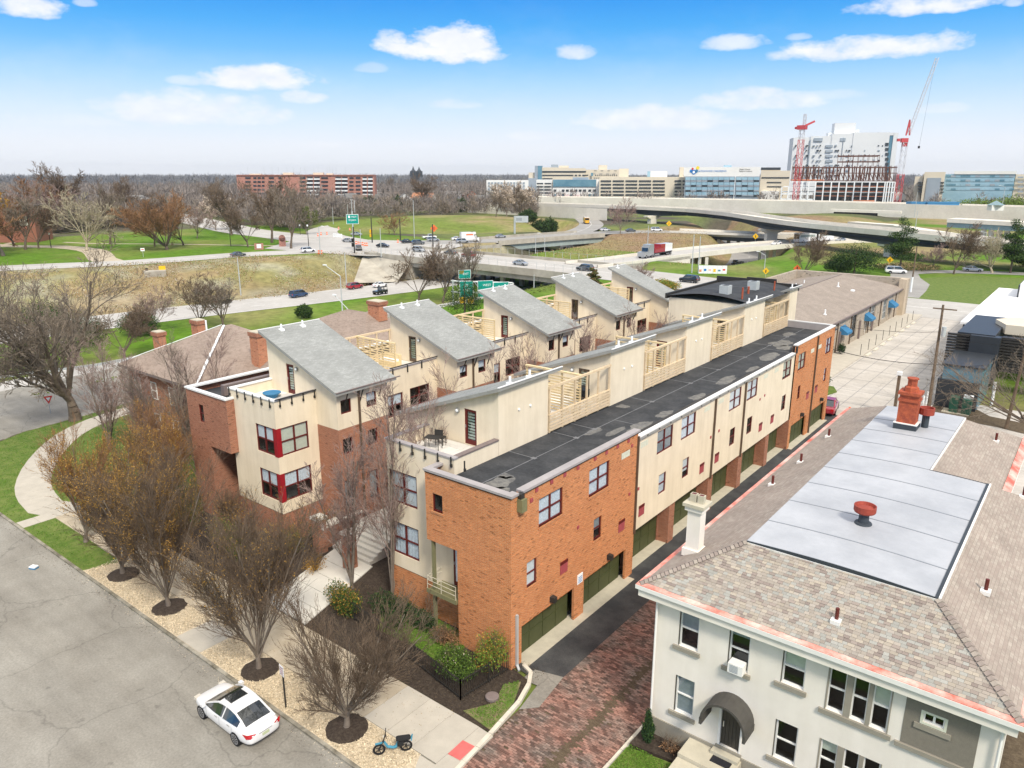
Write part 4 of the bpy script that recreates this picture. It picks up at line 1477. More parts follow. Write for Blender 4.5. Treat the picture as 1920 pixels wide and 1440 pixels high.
  for yv in ((ya+1.2,ya+3.0)if yb-ya > 4 else (ya+1,)):
   xv=x0r-.45
   g=MB().use('sign_white').tube((X(xv),yv,roofz(xv)),(X(xv),yv,roofz(xv)+.42),.07,.07,8)
   g.box(X(xv)-.18,yv-.15,roofz(xv)-.1,X(xv)+.18,yv+.15,roofz(xv)+.08)
   g.build('vent_pipe',rf_)
  if m:
   for yv in (ya+.6,ya+1.9,ya+3.6):
    MB().use('dark_metal').bar((X(XW)+.02,yv,fz-.1),(X(x1r)-.06,yv,z1r-.2),.06).build('strut',t)
   g=MB().use('brown_pipe').box(X(XW)+.01,ya+1.75,0.2,X(XW)+.13,ya+1.87,z1r-.25)
   g.build('downpipe',t)
 for k in range(len(blocks)-1):
  ya,yb=blocks[k][1],blocks[k+1][0]
  hc=[(ya+1.45,ya+3.5,6.45,8.18),(ya+4.25,ya+6.35,6.75,8.25),(ya+1.45,ya+3.5,3.3,5.0),(ya+4.25,ya+6.35,3.3,5.0)]
  frC,cvC,hC=wall_x(sw,XR,ya,yb,'W',0,par-.08,hc if m else [])
  if m:
   for i,h in enumerate(hC):
    window(t,frC,*h,2,2,blind=[('curtain',.55),None,('curtain',.9),('blind_white',.9)][i],bw=.08)
  a,c=X(XR),X(XP)
  sw.face([(a+sgn*inn,ya,fz),(a+sgn*inn,yb,fz),(a+sgn*inn,yb,par-.08),(a+sgn*inn,ya,par-.08)])
  g=MB().use('cap_metal' if m else 'brown_cap')
  g.box(a-sgn*.05,ya+.02,par-.08,a+sgn*(inn+.04),yb-.02,par)
  if m:
   g.use('dark_metal')
   g.box(a-sgn*.16,ya+2.2,par+.1,a-sgn*.1,yb,par+.17)
   for i in range(4):
    yv=ya+1.0+i*1.5
    g.box(a-sgn*.12,yv,par-.5,a-sgn*.02,yv+.06,par+.04)
  g.build('terrace_parapet',t)
  fl=link('terrace_floor',None,t)
  ny_=7
  for i in range(4):
   for j in range(ny_):
    xa=XR+inn+.02+i*(abs(XR-XP)-inn)/4
    w_=(abs(XR-XP)-inn)/4-.02
    yv=ya+.02+j*(yb-ya-.04)/ny_
    MB().use('terrace_paver').box(X(xa),yv,fz-.06,X(xa+w_),yv+(yb-ya)/ny_-.03,fz).build('paver',fl)
  rail=link('timber_screen',None,t)
  xo=XP+.02
  wood='pergola_wood'
  g=MB().use(wood)
  zt=fz+2.62 if not m else fz+2.3
  g.box(X(xo)-.07,ya+.02,zt,X(xo)+.07,yb-.02,zt+.14)
  g.build('top_rail',rail)
  n=5
  for i in range(n+1):
   yv=ya+.06+(yb-ya-.24)*i/n
   MB().use(wood).box(X(xo)-.055,yv,fz-.1,X(xo)+.055,yv+.11,zt).build('post',rail)
  for i in range(5 if not m else 3):
   z_=fz-.02+i*.2
   MB().use(wood).box(X(xo)+.058*sgn,ya+.04,z_,X(xo)+.085*sgn,yb-.04,z_+.15).build('slat',rail)
  MB().use(wood).box(X(xo)-.07,ya+.02,fz+.98,X(xo)+.09,yb-.02,fz+1.06).build('rail',rail)
  part_=link('slatted_partition',None,t)
  ym=(ya+yb)/2
  for i in range(13):
   z_=fz+.12+i*.185
   MB().use('pergola_fresh').box(X(xo),ym-.02,z_,X(xo-4.3),ym+.012,z_+.095).build('slat',part_)
  for i in range(4):
   xa=xo-.05-i*1.4
   MB().use('pergola_fresh').box(X(xa),ym+.014,fz,X(xa-.1),ym+.1,zt+.05).build('post',part_)
  MB().use('pergola_fresh').box(X(xo),ym-.07,zt+.06,X(xo-4.35),ym+.1,zt+.17).build('top_rail',part_)
 put(sw,'stucco_wall')
 a,c=X(-29.8),X(-24.7)
 g=MB().use('white_metal' if m else 'cap_metal')
 e=.06
 g.box(a-sgn*e,yF-e,par-.08,c+sgn*e,yF+inn+.04,par)
 if m:
  g.use('cap_metal')
 g.box(a-sgn*e,yF+inn+.04,par-.08,a+sgn*(inn+.04),29.7,par)
 g.use('brown_cap' if not m else 'white_metal')
 g.box(c-sgn*(inn+.08),yF+inn+.04,par-.08,c+sgn*(e-.01),30.1,par+.0)
 g.use('dark_metal')
 for i in range(6 if not m else 6):
  xx=-28.6+i*.94 if not m else-29.45+i*.92
  g.box(X(xx)-.03,yF-.11,par-.52,X(xx)+.03,yF-.055,par+.06)
  g.box(X(xx)-.045,yF-.12,par-.52,X(xx)+.045,yF-.01,par-.36)
 if m:
  for yv in (26.9,27.8,28.7,29.6):
   g.box(a+.06,yv-.03,par-.52,a+.12,yv+.03,par+.06)
   g.box(a+.01,yv-.045,par-.52,a+.12,yv+.045,par-.36)
  g.box(a+.10,26.5,par+.02,a+.15,29.9,par+.08)
 g.build('terrace_parapet',t)
 fl=link('terrace_floor',None,t)
 for i in range(5):
  for j in range(4):
   xa=-29.55+i*.94
   yv=yF+.25+j*.83
   MB().use('terrace_paver').box(X(xa),yv,fz-.06,X(xa+.92),yv+.81,fz).build('paver',fl)
 g=MB().use('black_roof')
 g.poly([(X(XR+.1),yF+.02),(X(XP-.02),yF+.02),(X(XP-.02),78.7),(X(XR+.1),78.7)][::(1 if not m else-1)],fz-.07)
 put(g,'deck')
 if not m:
  g=MB().use('white_metal')
  for yv in (31.3,33.9,43,45.6,55,57,66.6,68.6):
   pass
  for k,(ya,yb)in enumerate(blocks[:4]):
   for dy,dz in ((1.8,2.1),(2.87,2.07)):
    g2=MB().use('sign_white').tube((XP,ya+dy,fz+dz),(XP+.07,ya+dy,fz+dz),.08,.07,8)
    g2.build('wall_cap',t)
  bal=MB().use('olive_paint')
  bal.box(-25.7,25.3,2.45,-23.64,26.45,2.62)
  bal.box(-25.74,25.26,2.45,-23.62,25.32,2.70)
  b_o=put(bal,'balcony')
  pst=MB().use('olive_paint').box(-25.52,25.5,0.1,-25.36,25.66,5.53)
  pst.build('balcony_post',b_o)
  bal=MB().use('apron_concrete')
  for p0,p1 in (((-25.7,25.3,3.45),(-23.66,25.3,3.45)),((-25.7,25.3,3.45),(-25.7,26.4,3.45)),((-25.7,25.3,3.2),(-23.66,25.3,3.2)),((-25.7,25.3,2.95),(-23.66,25.3,2.95)),((-25.7,25.3,3.2),(-25.7,26.4,3.2))):
   bal.tube(p0,p1,.02,n=5)
  for xx in (-25.7,-24.7,-23.68):
   bal.tube((xx,25.3,2.6),(xx,25.3,3.45),.022,n=5)
  bal.build('railing',b_o)
  f6=Fr((-25.0,26.43),(1,0))
  glazed_door(t,f6,.2,1.35,2.7,5.35,depth=.02,see=None)
  g=MB().use('curtain')
  for k in range(8):
   g.face([(-24.65+k*.08,26.40+.02*(k % 2),2.8),(-24.65+(k+1)*.08,26.40+.02*((k+1)% 2),2.8),(-24.65+(k+1)*.08,26.40+.02*((k+1)% 2),5.2),(-24.65+k*.08,26.40+.02*(k % 2),5.2)])
  put(g,'curtain')
 for ch in t.children:
  ch.location=ch.location-org
 return t
town_row(False)
town_row(True)
# flat black roof with plant on the north wing
t=thing('flat_roof_wing','flat black roof with two condensers behind the far penthouses of the townhouse row','building',(0,0,0))
MB().use('cream_stucco').box(-33.5,67.5,0,-26.2,79.2,12.3).build('wall',t)
g=MB().use('black_roof')
NX=12
for i in range(NX):
 a0,a1=i/NX,(i+1)/NX
 f_=lambda s_:12.45+.55*math.sin(math.pi*s_)
 g.face([(-33.7+8.8*a0,67.2,f_(a0)),(-33.7+8.8*a1,67.2,f_(a1)),(-33.7+8.8*a1,79.4,f_(a1)),(-33.7+8.8*a0,79.4,f_(a0))])
g.use('dark_metal').box(-33.8,79.4,12.3,-30.4,79.6,13.15).box(-30.4,79.41,12.3,-27.2,79.6,13.3).box(-27.2,79.4,12.3,-24.8,79.6,12.95)
g.box(-33.8,67.2,12.2,-33.6,79.4,12.7)
g.build('roof',t)
for (cx,cy,w_)in [(-28.4,69.0,.8),(-27.4,73.5,.8)]:
 g=MB().use('galvanised').box(cx-.45,cy-.45,12.9,cx+.45,cy+.45,13.75)
 g.use('dark_metal').lathe((cx,cy,13.755),[(0,.01),(.35,.01),(.35,0)],12)
 g.build('condenser',t)
for (cx,cy,h_,r_)in [(-26.4,68.2,1.0,.09),(-27.0,71.2,.7,.12),(-26.1,75.8,.8,.08)]:
 MB().use('red_clay').tube((cx,cy,12.6),(cx,cy,12.8+h_),r_,r_,8).build('flue',t)
# things on the terraces
def chair(loc,rot,label,m_='dark_metal'):
 t=thing('patio_chair',label,'chair',loc,rot)
 MB().use(m_).box(-.25,-.25,.40,.25,.25,.45).build('seat',t)
 MB().use(m_).box(-.25,.22,.45,.25,.27,.95).build('backrest',t)
 for sx in (-.22,.22):
  for sy in (-.22,.22):
   MB().use(m_).bar((sx,sy,0),(sx,sy,.4),.035).build('leg',t)
 return t
chair((-28.2,29.2,9.15),R(200),'black metal chair on the front roof terrace of the alley row')
t=thing('patio_table','black folding table beside the chair on the front roof terrace','table',(-28.0,28.4,9.15),R(20))
MB().use('dark_metal').box(-.45,-.3,.68,.45,.3,.72).build('tabletop',t)
for sx in (-.4,.4):
 for sy in (-.26,.26):
  MB().use('dark_metal').bar((sx,sy,0),(sx,sy,.68),.03).build('leg',t)
t=thing('fire_bowl','teal round bowl table on the bay roof terrace of the second row','table',(-43.2,28.4,9.35))
MB().use('awning_blue').lathe((0,0,0),[(0,0),(.35,0),(.5,.32),(.62,.36),(.6,.3),(0,.28)],16).build('bowl',t)
for k,(x_,y_,c_)in enumerate([(-26.4,37.0,'dark_metal'),(-26.6,36.2,'dark_metal'),(-26.2,40.4,'dark_metal')]):
 chair((x_,y_,9.15),R(40+70*k),['black garden chair behind the first timber screen, left of the partition','second black garden chair behind the first timber screen','black garden chair right of the slatted partition, first screen'][k])
t=thing('grill','black barbecue grill behind the first timber screen','grill',(-26.3,41.0,9.15))
MB().use('seat_black').box(-.35,-.3,.5,.35,.3,.95).build('body',t)
MB().use('car_black').lathe((0,0,.95),[(.34,0),(.3,.2),(0,.3)],12).build('lid',t)
for sx in (-.3,.3):
 MB().use('dark_metal').bar((sx,0,0),(sx,0,.5),.05).build('leg',t)
t=thing('wicker_stack','tan wicker sofa with pale cushions beside the fence of the second row terrace','sofa',(-43.6,39.6,9.35))
MB().use('pergola_fresh').box(-.9,-.4,0,.9,.4,.4).box(-.9,.25,.4,.9,.4,.9).build('frame',t)
MB().use('blind_white').box(-.8,-.35,.4,.8,.22,.55).build('cushion',t)
# -- white stucco house in the foreground
t=thing('stucco_house','white stucco house with blended shingle hip roof, flat pale membrane deck and pink gutters','house',(0,0,0))
H=t
XA,XB,YA,YB=-12.45,-0.08,25.55,55.4
EZ=7.55
wb=MB().use('white_stucco')
GZ=0.38
holes_s=[]
up_=[(-11.37,-10.53,5.2,6.93),(-9.25,-8.42,5.15,6.92),(-7.15,-6.30,5.4,6.9)]
tri_x=[(-5.49,-4.86),(-4.66,-4.11),(-3.99,-3.40)]
lo_=[(-11.37,-10.53,2.0,3.77),(-7.15,-6.30,2.0,3.73)]
tri_u=[(a,c,5.05,6.92)for a,c in tri_x]
tri_l=[(a,c,2.0,3.73)for a,c in tri_x]
door_h=(-9.36,-8.44,1.42,3.45)
small_h=(-2.38,-1.74,6.08,6.44)
allh=up_+tri_u+lo_+tri_l+[door_h,small_h]
wall(wb,(XA,YA),(1,0),GZ,EZ,XB-XA,[(h[0]-XA,h[1]-XA,h[2],h[3])for h in allh],.14)
wb.face([(XA,YB,0),(XA,YA,0),(XA,YA,EZ),(XA,YB,EZ)])
wb.face([(XB,YA,GZ),(XB,45,GZ),(XB,45,EZ),(XB,YA,EZ)])
wb.face([(-2.6,45,0),(-2.6,YB,0),(-2.6,YB,EZ),(-2.6,45,EZ)])
wb.build('wall',t)
wb=MB().use('taupe_paint')
wb.box(XA-.05,YA-.06,GZ-.3,-9.45,YA-.002,1.25).box(-8.35,YA-.06,GZ-.3,XB+.05,YA-.002,1.25)
wb.box(-9.45,YA-.06,GZ-.3,-8.35,YA-.002,1.38)
wb.build('plinth',t)
fr=Fr((XA,YA),(1,0))
def sash(h,blind,label=None,sill=True):
 a0,a1=h[0]-XA,h[1]-XA
 w=window(t,fr,a0,a1,h[2],h[3],1,2,frame='white_paint',bw=.06,depth=.14,blind=blind,label=label)
 g=MB().use('taupe_paint')
 fr.box(g,a0-.02,a0,h[2],h[3],-.008,.1)
 if sill:
  fr.box(g,a0-.22,a1+.12,h[2]-.19,h[2]-.01,-.10,.1)
 g.build('sill',w)
 return w
sash(up_[0],('screen_grey',.5))
sash(up_[1],('screen_grey',.2))
sash(up_[2],('blind_beige',.55))
sash(lo_[0],('screen_grey',.99))
sash(lo_[1],None)
for k,h in enumerate(tri_u):
 sash(h,[None,None,('blind_beige',.5)][k],sill=False)
for k,h in enumerate(tri_l):
 sash(h,[('blind_beige',.3),None,None][k],sill=False)
for z0_,hh in ((5.05,tri_u),(2.0,tri_l)):
 g=MB().use('taupe_paint')
 fr.box(g,-5.69-XA,-3.24-XA,z0_-.19,z0_-.01,-.10,.1)
 for a,c in ((-5.52,-5.47),(-4.87,-4.65),(-4.12,-3.98),(-3.40,-3.36)):
  fr.box(g,a-XA,c-XA,z0_,z0_+1.88 if z0_ > 4 else 3.74,-.012,.1)
 g.build('window_surround',t)
# recessed brown panel with the small window
g=MB().use('panel_brown')
g.box(-2.95,YA-.012,4.98,-2.46,YA-.004,6.92).box(-1.66,YA-.012,4.98,-.75,YA-.004,6.92).box(-2.46,YA-.012,6.52,-1.66,YA-.004,6.92).box(-2.46,YA-.012,4.98,-1.66,YA-.004,6.0)
g.use('taupe_paint').box(-3.1,YA-.10,4.8,-.62,YA,4.97).box(-2.62,YA-.06,5.78,-1.5,YA-.012,5.98)
g.build('wall_panel',t)
w=window(t,fr,small_h[0]-XA,small_h[1]-XA,small_h[2],small_h[3],2,1,frame='white_paint',bw=.05,depth=.1,name='window')
g=MB().use('blind_beige').box(-2.46,YA-.03,6.0,-1.66,YA-.005,6.08).box(-2.46,YA-.03,6.44,-1.66,YA-.005,6.52).box(-2.46,YA-.03,6.08,-2.38,YA-.005,6.44).box(-1.74,YA-.03,6.08,-1.66,YA-.005,6.44)
g.build('casing',w)
# door and barrel canopy
g=MB().use('white_paint').box(-9.40,YA-.02,1.40,-9.30,YA+.1,3.5).box(-8.48,YA-.02,1.40,-8.42,YA+.1,3.5)
g.build('door_frame',t)
g=MB().use('door_dark').box(-9.30,YA+.09,1.42,-8.48,YA+.13,3.45)
for k in range(5):
 g.box(-9.24+k*.15,YA+.075,1.5,-9.13+k*.15,YA+.095,3.1)
d=g.build('door',t)
MB().use('alloy').box(-9.22,YA+.02,2.3,-9.18,YA+.09,2.55).build('handle',d)
MB().use('sign_white').box(-9.1,YA+.05,3.12,-8.7,YA+.07,3.3).box(-8.98,YA+.05,3.02,-8.84,YA+.07,3.4).build('wreath',d)
g=MB().use('canopy_cloth')
N=14
for i in range(N):
 a0,a1=math.pi*i/N,math.pi*(i+1)/N
 P=lambda a_,y_,r_:(-8.9+r_*.93*math.cos(a_),y_,3.05+r_*.98*math.sin(a_))
 g.face([P(a0,YA-1.0,1),P(a1,YA-1.0,1),P(a1,YA,1),P(a0,YA,1)])
 g.face([P(a0,YA-1.0,.9),P(a1,YA-1.0,.9),P(a1,YA-1.0,1),P(a0,YA-1.0,1)])
 g.face([P(a1,YA-1.0,.9),P(a0,YA-1.0,.9),P(a0,YA,.9),P(a1,YA,.9)])
g.box(-9.85,YA-1.0,2.78,-9.74,YA,3.08).box(-8.06,YA-1.0,2.78,-7.95,YA,3.08)
g.build('canopy',t)
lettering(t,'977',-8.38,2.62,.22,'print_black',YA-.015,'LEFT','house_number')
# steps and landing
s_=struct(link('front_steps',None))
MB().use('apron_concrete').box(-10.55,24.35,.3,-8.3,YA-.07,1.12).build('landing',s_)
MB().use('apron_concrete').box(-10.55,22.2,.3,-8.3,24.33,.95).build('landing',s_)
MB().use('apron_concrete').box(-9.5,25.15,1.12,-8.35,YA-.08,1.27).build('step',s_)
tag(MB().use('print_black').box(-9.35,24.75,1.12,-8.55,25.13,1.14).build('doormat'),'black doormat in front of the dark door of the white house','doormat')
# window air conditioner
t2=thing('window_air_conditioner','white air conditioner in the second upper window of the white house','air conditioner',(-8.82,YA,5.15))
MB().use('white_paint').box(-.3,-.34,0,.3,.10,.42).build('case',t2)
g=MB().use('screen_grey')
for k in range(6):
 g.box(-.22,-.348,.06+k*.055,.12,-.341,.09+k*.055)
g.build('grille',t2)
# roof: hips, shingle courses, membrane
OV=.62
ex0,ex1,ey0,ey1=XA-OV,XB+.35,YA-.4,YB+.6
RZ=9.35
ez=7.62
mx0,my0=-9.85,28.15
C=dict(a=(ex0,ey0,ez),b=(ex1,ey0,ez),c=(mx0,my0,RZ),d=(-2.78,my0,RZ),e=(-2.78,41.2,RZ),f=(-5.42,41.2,RZ),g=(-5.42,52.2,RZ),h=(mx0-.05,52.2,RZ),i=(ex0,ey1,ez),j=(-2.2,ey1,ez),k=(-2.2,44.9,ez),l=(ex1,44.6,ez))
rf=MB().use('blend_shingle')
rf.face([C['c'],C['a'],C['i'],C['h']][::-1])
rf.face([C['d'],C['b'],C['l'],C['e']])
rf.face([C['f'],(-2.2,44.9,ez+.02),C['j'],C['g']])
rf.face([C['h'],C['g'],C['j'],C['i']])
rf.face([C['e'],C['l'],(-2.2,44.9,ez),C['f']])
rf.use('brown_cap')
rf.face([(C['a'][0],C['a'][1],ez-.02),(C['b'][0],C['b'][1],ez-.02),(C['d'][0],C['d'][1],RZ-.02),(C['c'][0],C['c'][1],RZ-.02)])
roof_o=rf.build('roof',t)
# shingles of the street-side hip, laid one by one
SHC=[(0.345,0.305,0.26),(0.315,0.275,0.235),(0.26,0.215,0.19),(0.33,0.325,0.295),(0.375,0.33,0.27),(0.285,0.24,0.21),(0.35,0.315,0.275)]
SHM=[]
for k,c in enumerate(SHC):
 SHM.append('shingle_tone_%d' % k)
 mat('shingle_tone_%d' % k,c,0.92,fine=.12,fscale=70,island=0.13)
e0,e1=Vector(C['a']),Vector(C['b'])
r0,r1=Vector(C['c']),Vector(C['d'])
slope_h=(Vector((0,my0,RZ))-Vector((0,ey0,ez)))
SL=slope_h.length
sdir=slope_h.normalized()
nrm=Vector((0,-sdir.z,sdir.y))
CW,CH=0.21,0.125
rng=random.Random(2)
rows_=int(SL/CH)
cands=[]
for r_ in range(rows_):
 f=(r_+.5)/rows_
 xa=e0.x+(r0.x-e0.x)*f+.1
 xb=e1.x+(r1.x-e1.x)*f-.1
 xx=xa-rng.uniform(0,CW)
 while xx < xb:
  w_=CW*rng.uniform(.75,1.25)
  a_,c_=max(xx,xa),min(xx+w_,xb)
  if c_-a_ > .04:
   cands.append((r_,a_,c_-.006,rng.randrange(7)if rng.random()> .25 else rng.choice((0,3,4))))
  xx += w_
cands.sort(key=lambda q:q[0])
pieces=MB()
def shingle_geo(mb,r_,a_,c_,m_):
 mb.use(SHM[m_])
 lift=.012+.006*(m_ % 3)
 base=Vector((0,ey0,ez))+sdir*(r_*SL/rows_)
 topv=base+sdir*(CH*1.08)
 p=[Vector((a_,base.y,base.z))+nrm*lift,Vector((c_,base.y,base.z))+nrm*lift,Vector((c_,topv.y,topv.z))+nrm*.004,Vector((a_,topv.y,topv.z))+nrm*.004]
 mb.face(p)
 mb.face([Vector((a_,base.y,base.z)),Vector((c_,base.y,base.z)),p[1],p[0]])
 mb.face([Vector((a_,base.y,base.z)),p[0],p[3]])
 mb.face([Vector((c_,base.y,base.z)),p[2],p[1]])
near_i=sorted(range(len(cands)),key=lambda i:(Vector((cands[i][1],ey0+(my0-ey0)*cands[i][0]/rows_,ez))-Vector((0,0,24))).length)[:300]
near_set=set(near_i)
for i,q in enumerate(cands):
 if i in near_set:
  mb=MB()
  shingle_geo(mb,*q)
  mb.build('shingle',roof_o)
 else:
  shingle_geo(pieces,*q)
o=pieces.build('shingles',roof_o)
o['kind']='stuff'
# ridge caps on the hips
for p0,p1 in ((C['a'],C['c']),(C['b'],C['d'])):
 p0,p1=Vector(p0),Vector(p1)
 n=26
 for k in range(n):
  q0,q1=p0.lerp(p1,k/n),p0.lerp(p1,(k+.9)/n)
  g=MB().use(SHM[[2,1,5][k % 3]])
  d_=(p1-p0).normalized()
  side=d_.cross(Vector((0,0,1))).normalized()*.16
  g.face([q0+side+Vector((0,0,.02)),q1+side+Vector((0,0,.005)),q1+Vector((0,0,.07)),q0+Vector((0,0,.10))])
  g.face([q0-side+Vector((0,0,.02)),q0+Vector((0,0,.10)),q1+Vector((0,0,.07)),q1-side+Vector((0,0,.005))])
  g.face([q0+side+Vector((0,0,.02)),q0+Vector((0,0,.10)),q0-side+Vector((0,0,.02))])
  g.build('ridge_cap',roof_o)
# membrane deck in welded sheets, with a shallow ridge
def deckz(x_):
 return RZ+.03+.12*math.cos((x_+6.4)/3.7*math.pi/2)
cuts=[28.15,30.6,33.3,36.0,38.6,41.2,43.8,46.3,48.8,52.2]
for a,c in zip(cuts[:-1],cuts[1:]):
 x0_,x1_=mx0,(-2.78 if c <= 41.25 else-5.42)
 g=MB().use('white_membrane')
 n=8
 for k in range(n):
  xa,xb=x0_+(x1_-x0_)*k/n,x0_+(x1_-x0_)*(k+1)/n
  g.face([(xa,a,deckz(xa)),(xb,a,deckz(xb)),(xb,c,deckz(xb)-.015),(xa,c,deckz(xa)-.015)])
 g.use('membrane_seam')
 for k in range(n):
  xa,xb=x0_+(x1_-x0_)*k/n,x0_+(x1_-x0_)*(k+1)/n
  g.face([(xa,a,deckz(xa)-.015),(xb,a,deckz(xb)-.015),(xb,a,deckz(xb)+.0),(xa,a,deckz(xa)+.0)])
  g.face([(xa,a,deckz(xa)+.003),(xb,a,deckz(xb)+.003),(xb,a+.05,deckz(xb)+.003),(xa,a+.05,deckz(xa)+.003)])
 g.build('membrane_sheet',roof_o)
g=MB()
n=8
for (x0_,y0_,x1_,y1_)in ((mx0,my0,-2.78,my0),(-2.78,41.2,-5.42,41.2)):
 for k in range(n):
  xa,xb=x0_+(x1_-x0_)*k/n,x0_+(x1_-x0_)*(k+1)/n
  g.use('girder_dark').face([(xa,y0_-.02,RZ-.06),(xb,y0_-.02,RZ-.06),(xb,y0_-.02,deckz(xb)+.02),(xa,y0_-.02,deckz(xa)+.02)])
  g.use('white_paint').face([(xa,y0_-.05,RZ-.04),(xb,y0_-.05,RZ-.04),(xb,y0_-.05,RZ+.02),(xa,y0_-.05,RZ+.02)])
for (xx,ya,yb)in ((-2.78,28.1,41.2),(-5.42,41.2,52.25)):
 g.use('white_paint').box(xx,ya,RZ-.1,xx+.07,yb,RZ+.09)
 g.use('girder_dark').box(xx-.12,ya,RZ+.02,xx-.001,yb,RZ+.07)
g.build('deck_edge',roof_o)
# gutters: white outside, pink painted inside
g=MB()
gx0,gx1,gy0,gy1=ex0-.14,ex1+.14,ey0-.14,ey1
for (xa,ya,xb,yb)in ((gx0,gy0,gx1,gy0+.16),(gx0,gy0+.16,gx0+.16,gy1),(gx1-.16,gy0+.16,gx1,44.6),(-2.36,45.0,-2.04,gy1)):
 g.use('white_paint').box(xa,ya,ez-.20,xb,yb,ez-.02)
 g.use('pink_gutter').box(xa+.015,ya+.015,ez-.02,xb-.015+.0,yb-.015,ez+.012)
g.use('pink_gutter')
g.face([(gx0+.1,gy0+.1,ez+.014),(gx1-.1,gy0+.1,ez+.014),(gx1-.4,gy0+.34,ez+.10),(gx0+.4,gy0+.34,ez+.10)])
g.face([(gx0+.1,gy1,ez+.014),(gx0+.1,gy0+.1,ez+.014),(gx0+.4,gy0+.34,ez+.10),(gx0+.34,gy1,ez+.10)])
g.face([(gx1-.1,gy0+.1,ez+.014),(gx1-.1,44.6,ez+.014),(gx1-.34,44.6,ez+.10),(gx1-.4,gy0+.34,ez+.10)])
g.face([(-2.1,45,ez+.014),(-2.1,gy1,ez+.014),(-2.45,gy1,ez+.2),(-2.45,45,ez+.2)])
g.build('gutter',roof_o)
g=MB().use('white_stucco')
g.box(gx0+.1,gy0+.1,7.08,XB+.3,YA,7.4).box(gx0+.1,YA,7.08,XA,YB,7.4).box(XB,YA,7.08,XB+.4,44.4,7.4)
g.use('blind_beige').box(XA,YA-.16,6.96,XB,YA-.001,7.08)
g.build('soffit',t)
for xx,yy_ in ((XA+.08,YA-.14),(XB-.08,YA-.14)):
 g=MB().use('white_paint').tube((xx,yy_,.5),(xx,yy_,6.9),.05,n=8).bar((xx,yy_,6.9),(xx+(.6 if xx <-6 else-.6),yy_-.1,7.12),.09)
 g.build('downspout',t)
# plumbing vents in dark red with white boots
for (vx,vy)in ((-5.65,26.3),(-1.6,31.0),(-12.0,37.4),(-11.8,41.3),(-11.9,46.9),(-3.6,52.0),(-1.4,42.6)):
 dW,dE,dS=vx-ex0,(ex1 if vy < 44.6 else-2.2)-vx,vy-ey0
 zz=ez+min(dW*.55,dE*.62 if vy < 44.6 else dE*.54,dS*.58,1.73)
 g=MB().use('white_paint').box(vx-.17,vy-.2,zz-.1,vx+.17,vy+.16,zz+.06)
 g.use('vent_dark_red').tube((vx,vy,zz),(vx,vy,zz+.5),.07,.07,8)
 g.build('vent_pipe',roof_o)
# white stucco chimney on the west slope
c_=MB().use('white_stucco')
cx,cy,cz=-12.15,28.25,7.75
c_.prism([(cx-.42,cy-.35),(cx+.38,cy-.35),(cx+.38,cy+.4),(cx-.42,cy+.4)],cz-.1,cz+.55)
c_.box(cx-.30,cy-.26,cz+.5,cx+.30,cy+.28,cz+2.35)
c_.box(cx-.40,cy-.36,cz+2.35,cx+.40,cy+.38,cz+2.55)
c_.use('apron_concrete').box(cx-.48,cy-.44,cz+2.55,cx+.48,cy+.46,cz+2.7)
c_.use('brown_cap').box(cx-.44,cy-.38,cz-.12,cx+.1,cy-.34,cz+.2).box(cx+.1,cy-.38,cz-.12,cx+.5,cy-.34,cz+.3)
ch=c_.build('chimney',roof_o)
for dx in (-.2,.14):
 g=MB().use('apron_concrete').box(cx+dx-.1,cy-.12,cz+2.7,cx+dx+.18,cy+.12,cz+3.05)
 g.use('vent_dark_red').box(cx+dx-.06,cy-.08,cz+3.05,cx+dx+.14,cy+.08,cz+3.0505)
 g.build('flue',ch)
# red clay chimney on the membrane
cx,cy,cz=-7.85,47.8,RZ+.1
c_=MB().use('girder_dark').box(cx-.62,cy-.55,cz-.1,cx+.62,cy+.6,cz+.35)
c_.use('white_paint').box(cx-.64,cy-.57,cz+.35,cx+.64,cy+.62,cz+.4)
c_.use('red_clay').box(cx-.5,cy-.43,cz+.4,cx+.5,cy+.48,cz+2.1).box(cx-.56,cy-.49,cz+1.7,cx+.56,cy+.54,cz+1.85).box(cx-.6,cy-.53,cz+2.1,cx+.6,cy+.58,cz+2.28)
ch=c_.build('chimney',roof_o)
g=MB().use('red_clay').lathe((cx,cy,cz+2.28),[(.42,0),(.38,.25),(.26,.32),(.26,.7),(.32,.72),(.32,.8),(0,.8)],8)
g.build('flue',ch)
g=MB().use('girder_dark').tube((cx+.85,cy+.7,cz-.1),(cx+.85,cy+.7,cz+.8),.2,.2,12)
g.use('red_metal').lathe((cx+.85,cy+.7,cz+.8),[(.22,0),(.42,.05),(.42,.45),(.36,.45),(.3,.2),(0,.2)],14)
g.build('flue_cap',roof_o)
# mushroom vent
g=MB().use('girder_dark').lathe((-6.45,32.6,deckz(-6.45)),[(.36,.0),(.34,.05),(.22,.08),(.2,.5),(0,.5)],18)
g.use('red_metal').lathe((-6.45,32.6,deckz(-6.45)+.42),[(.18,0),(.24,.05),(.42,.12),(.45,.18),(.45,.42),(.41,.42),(.36,.30),(.15,.36),(0,.38)],22)
g.build('mushroom_vent',roof_o)
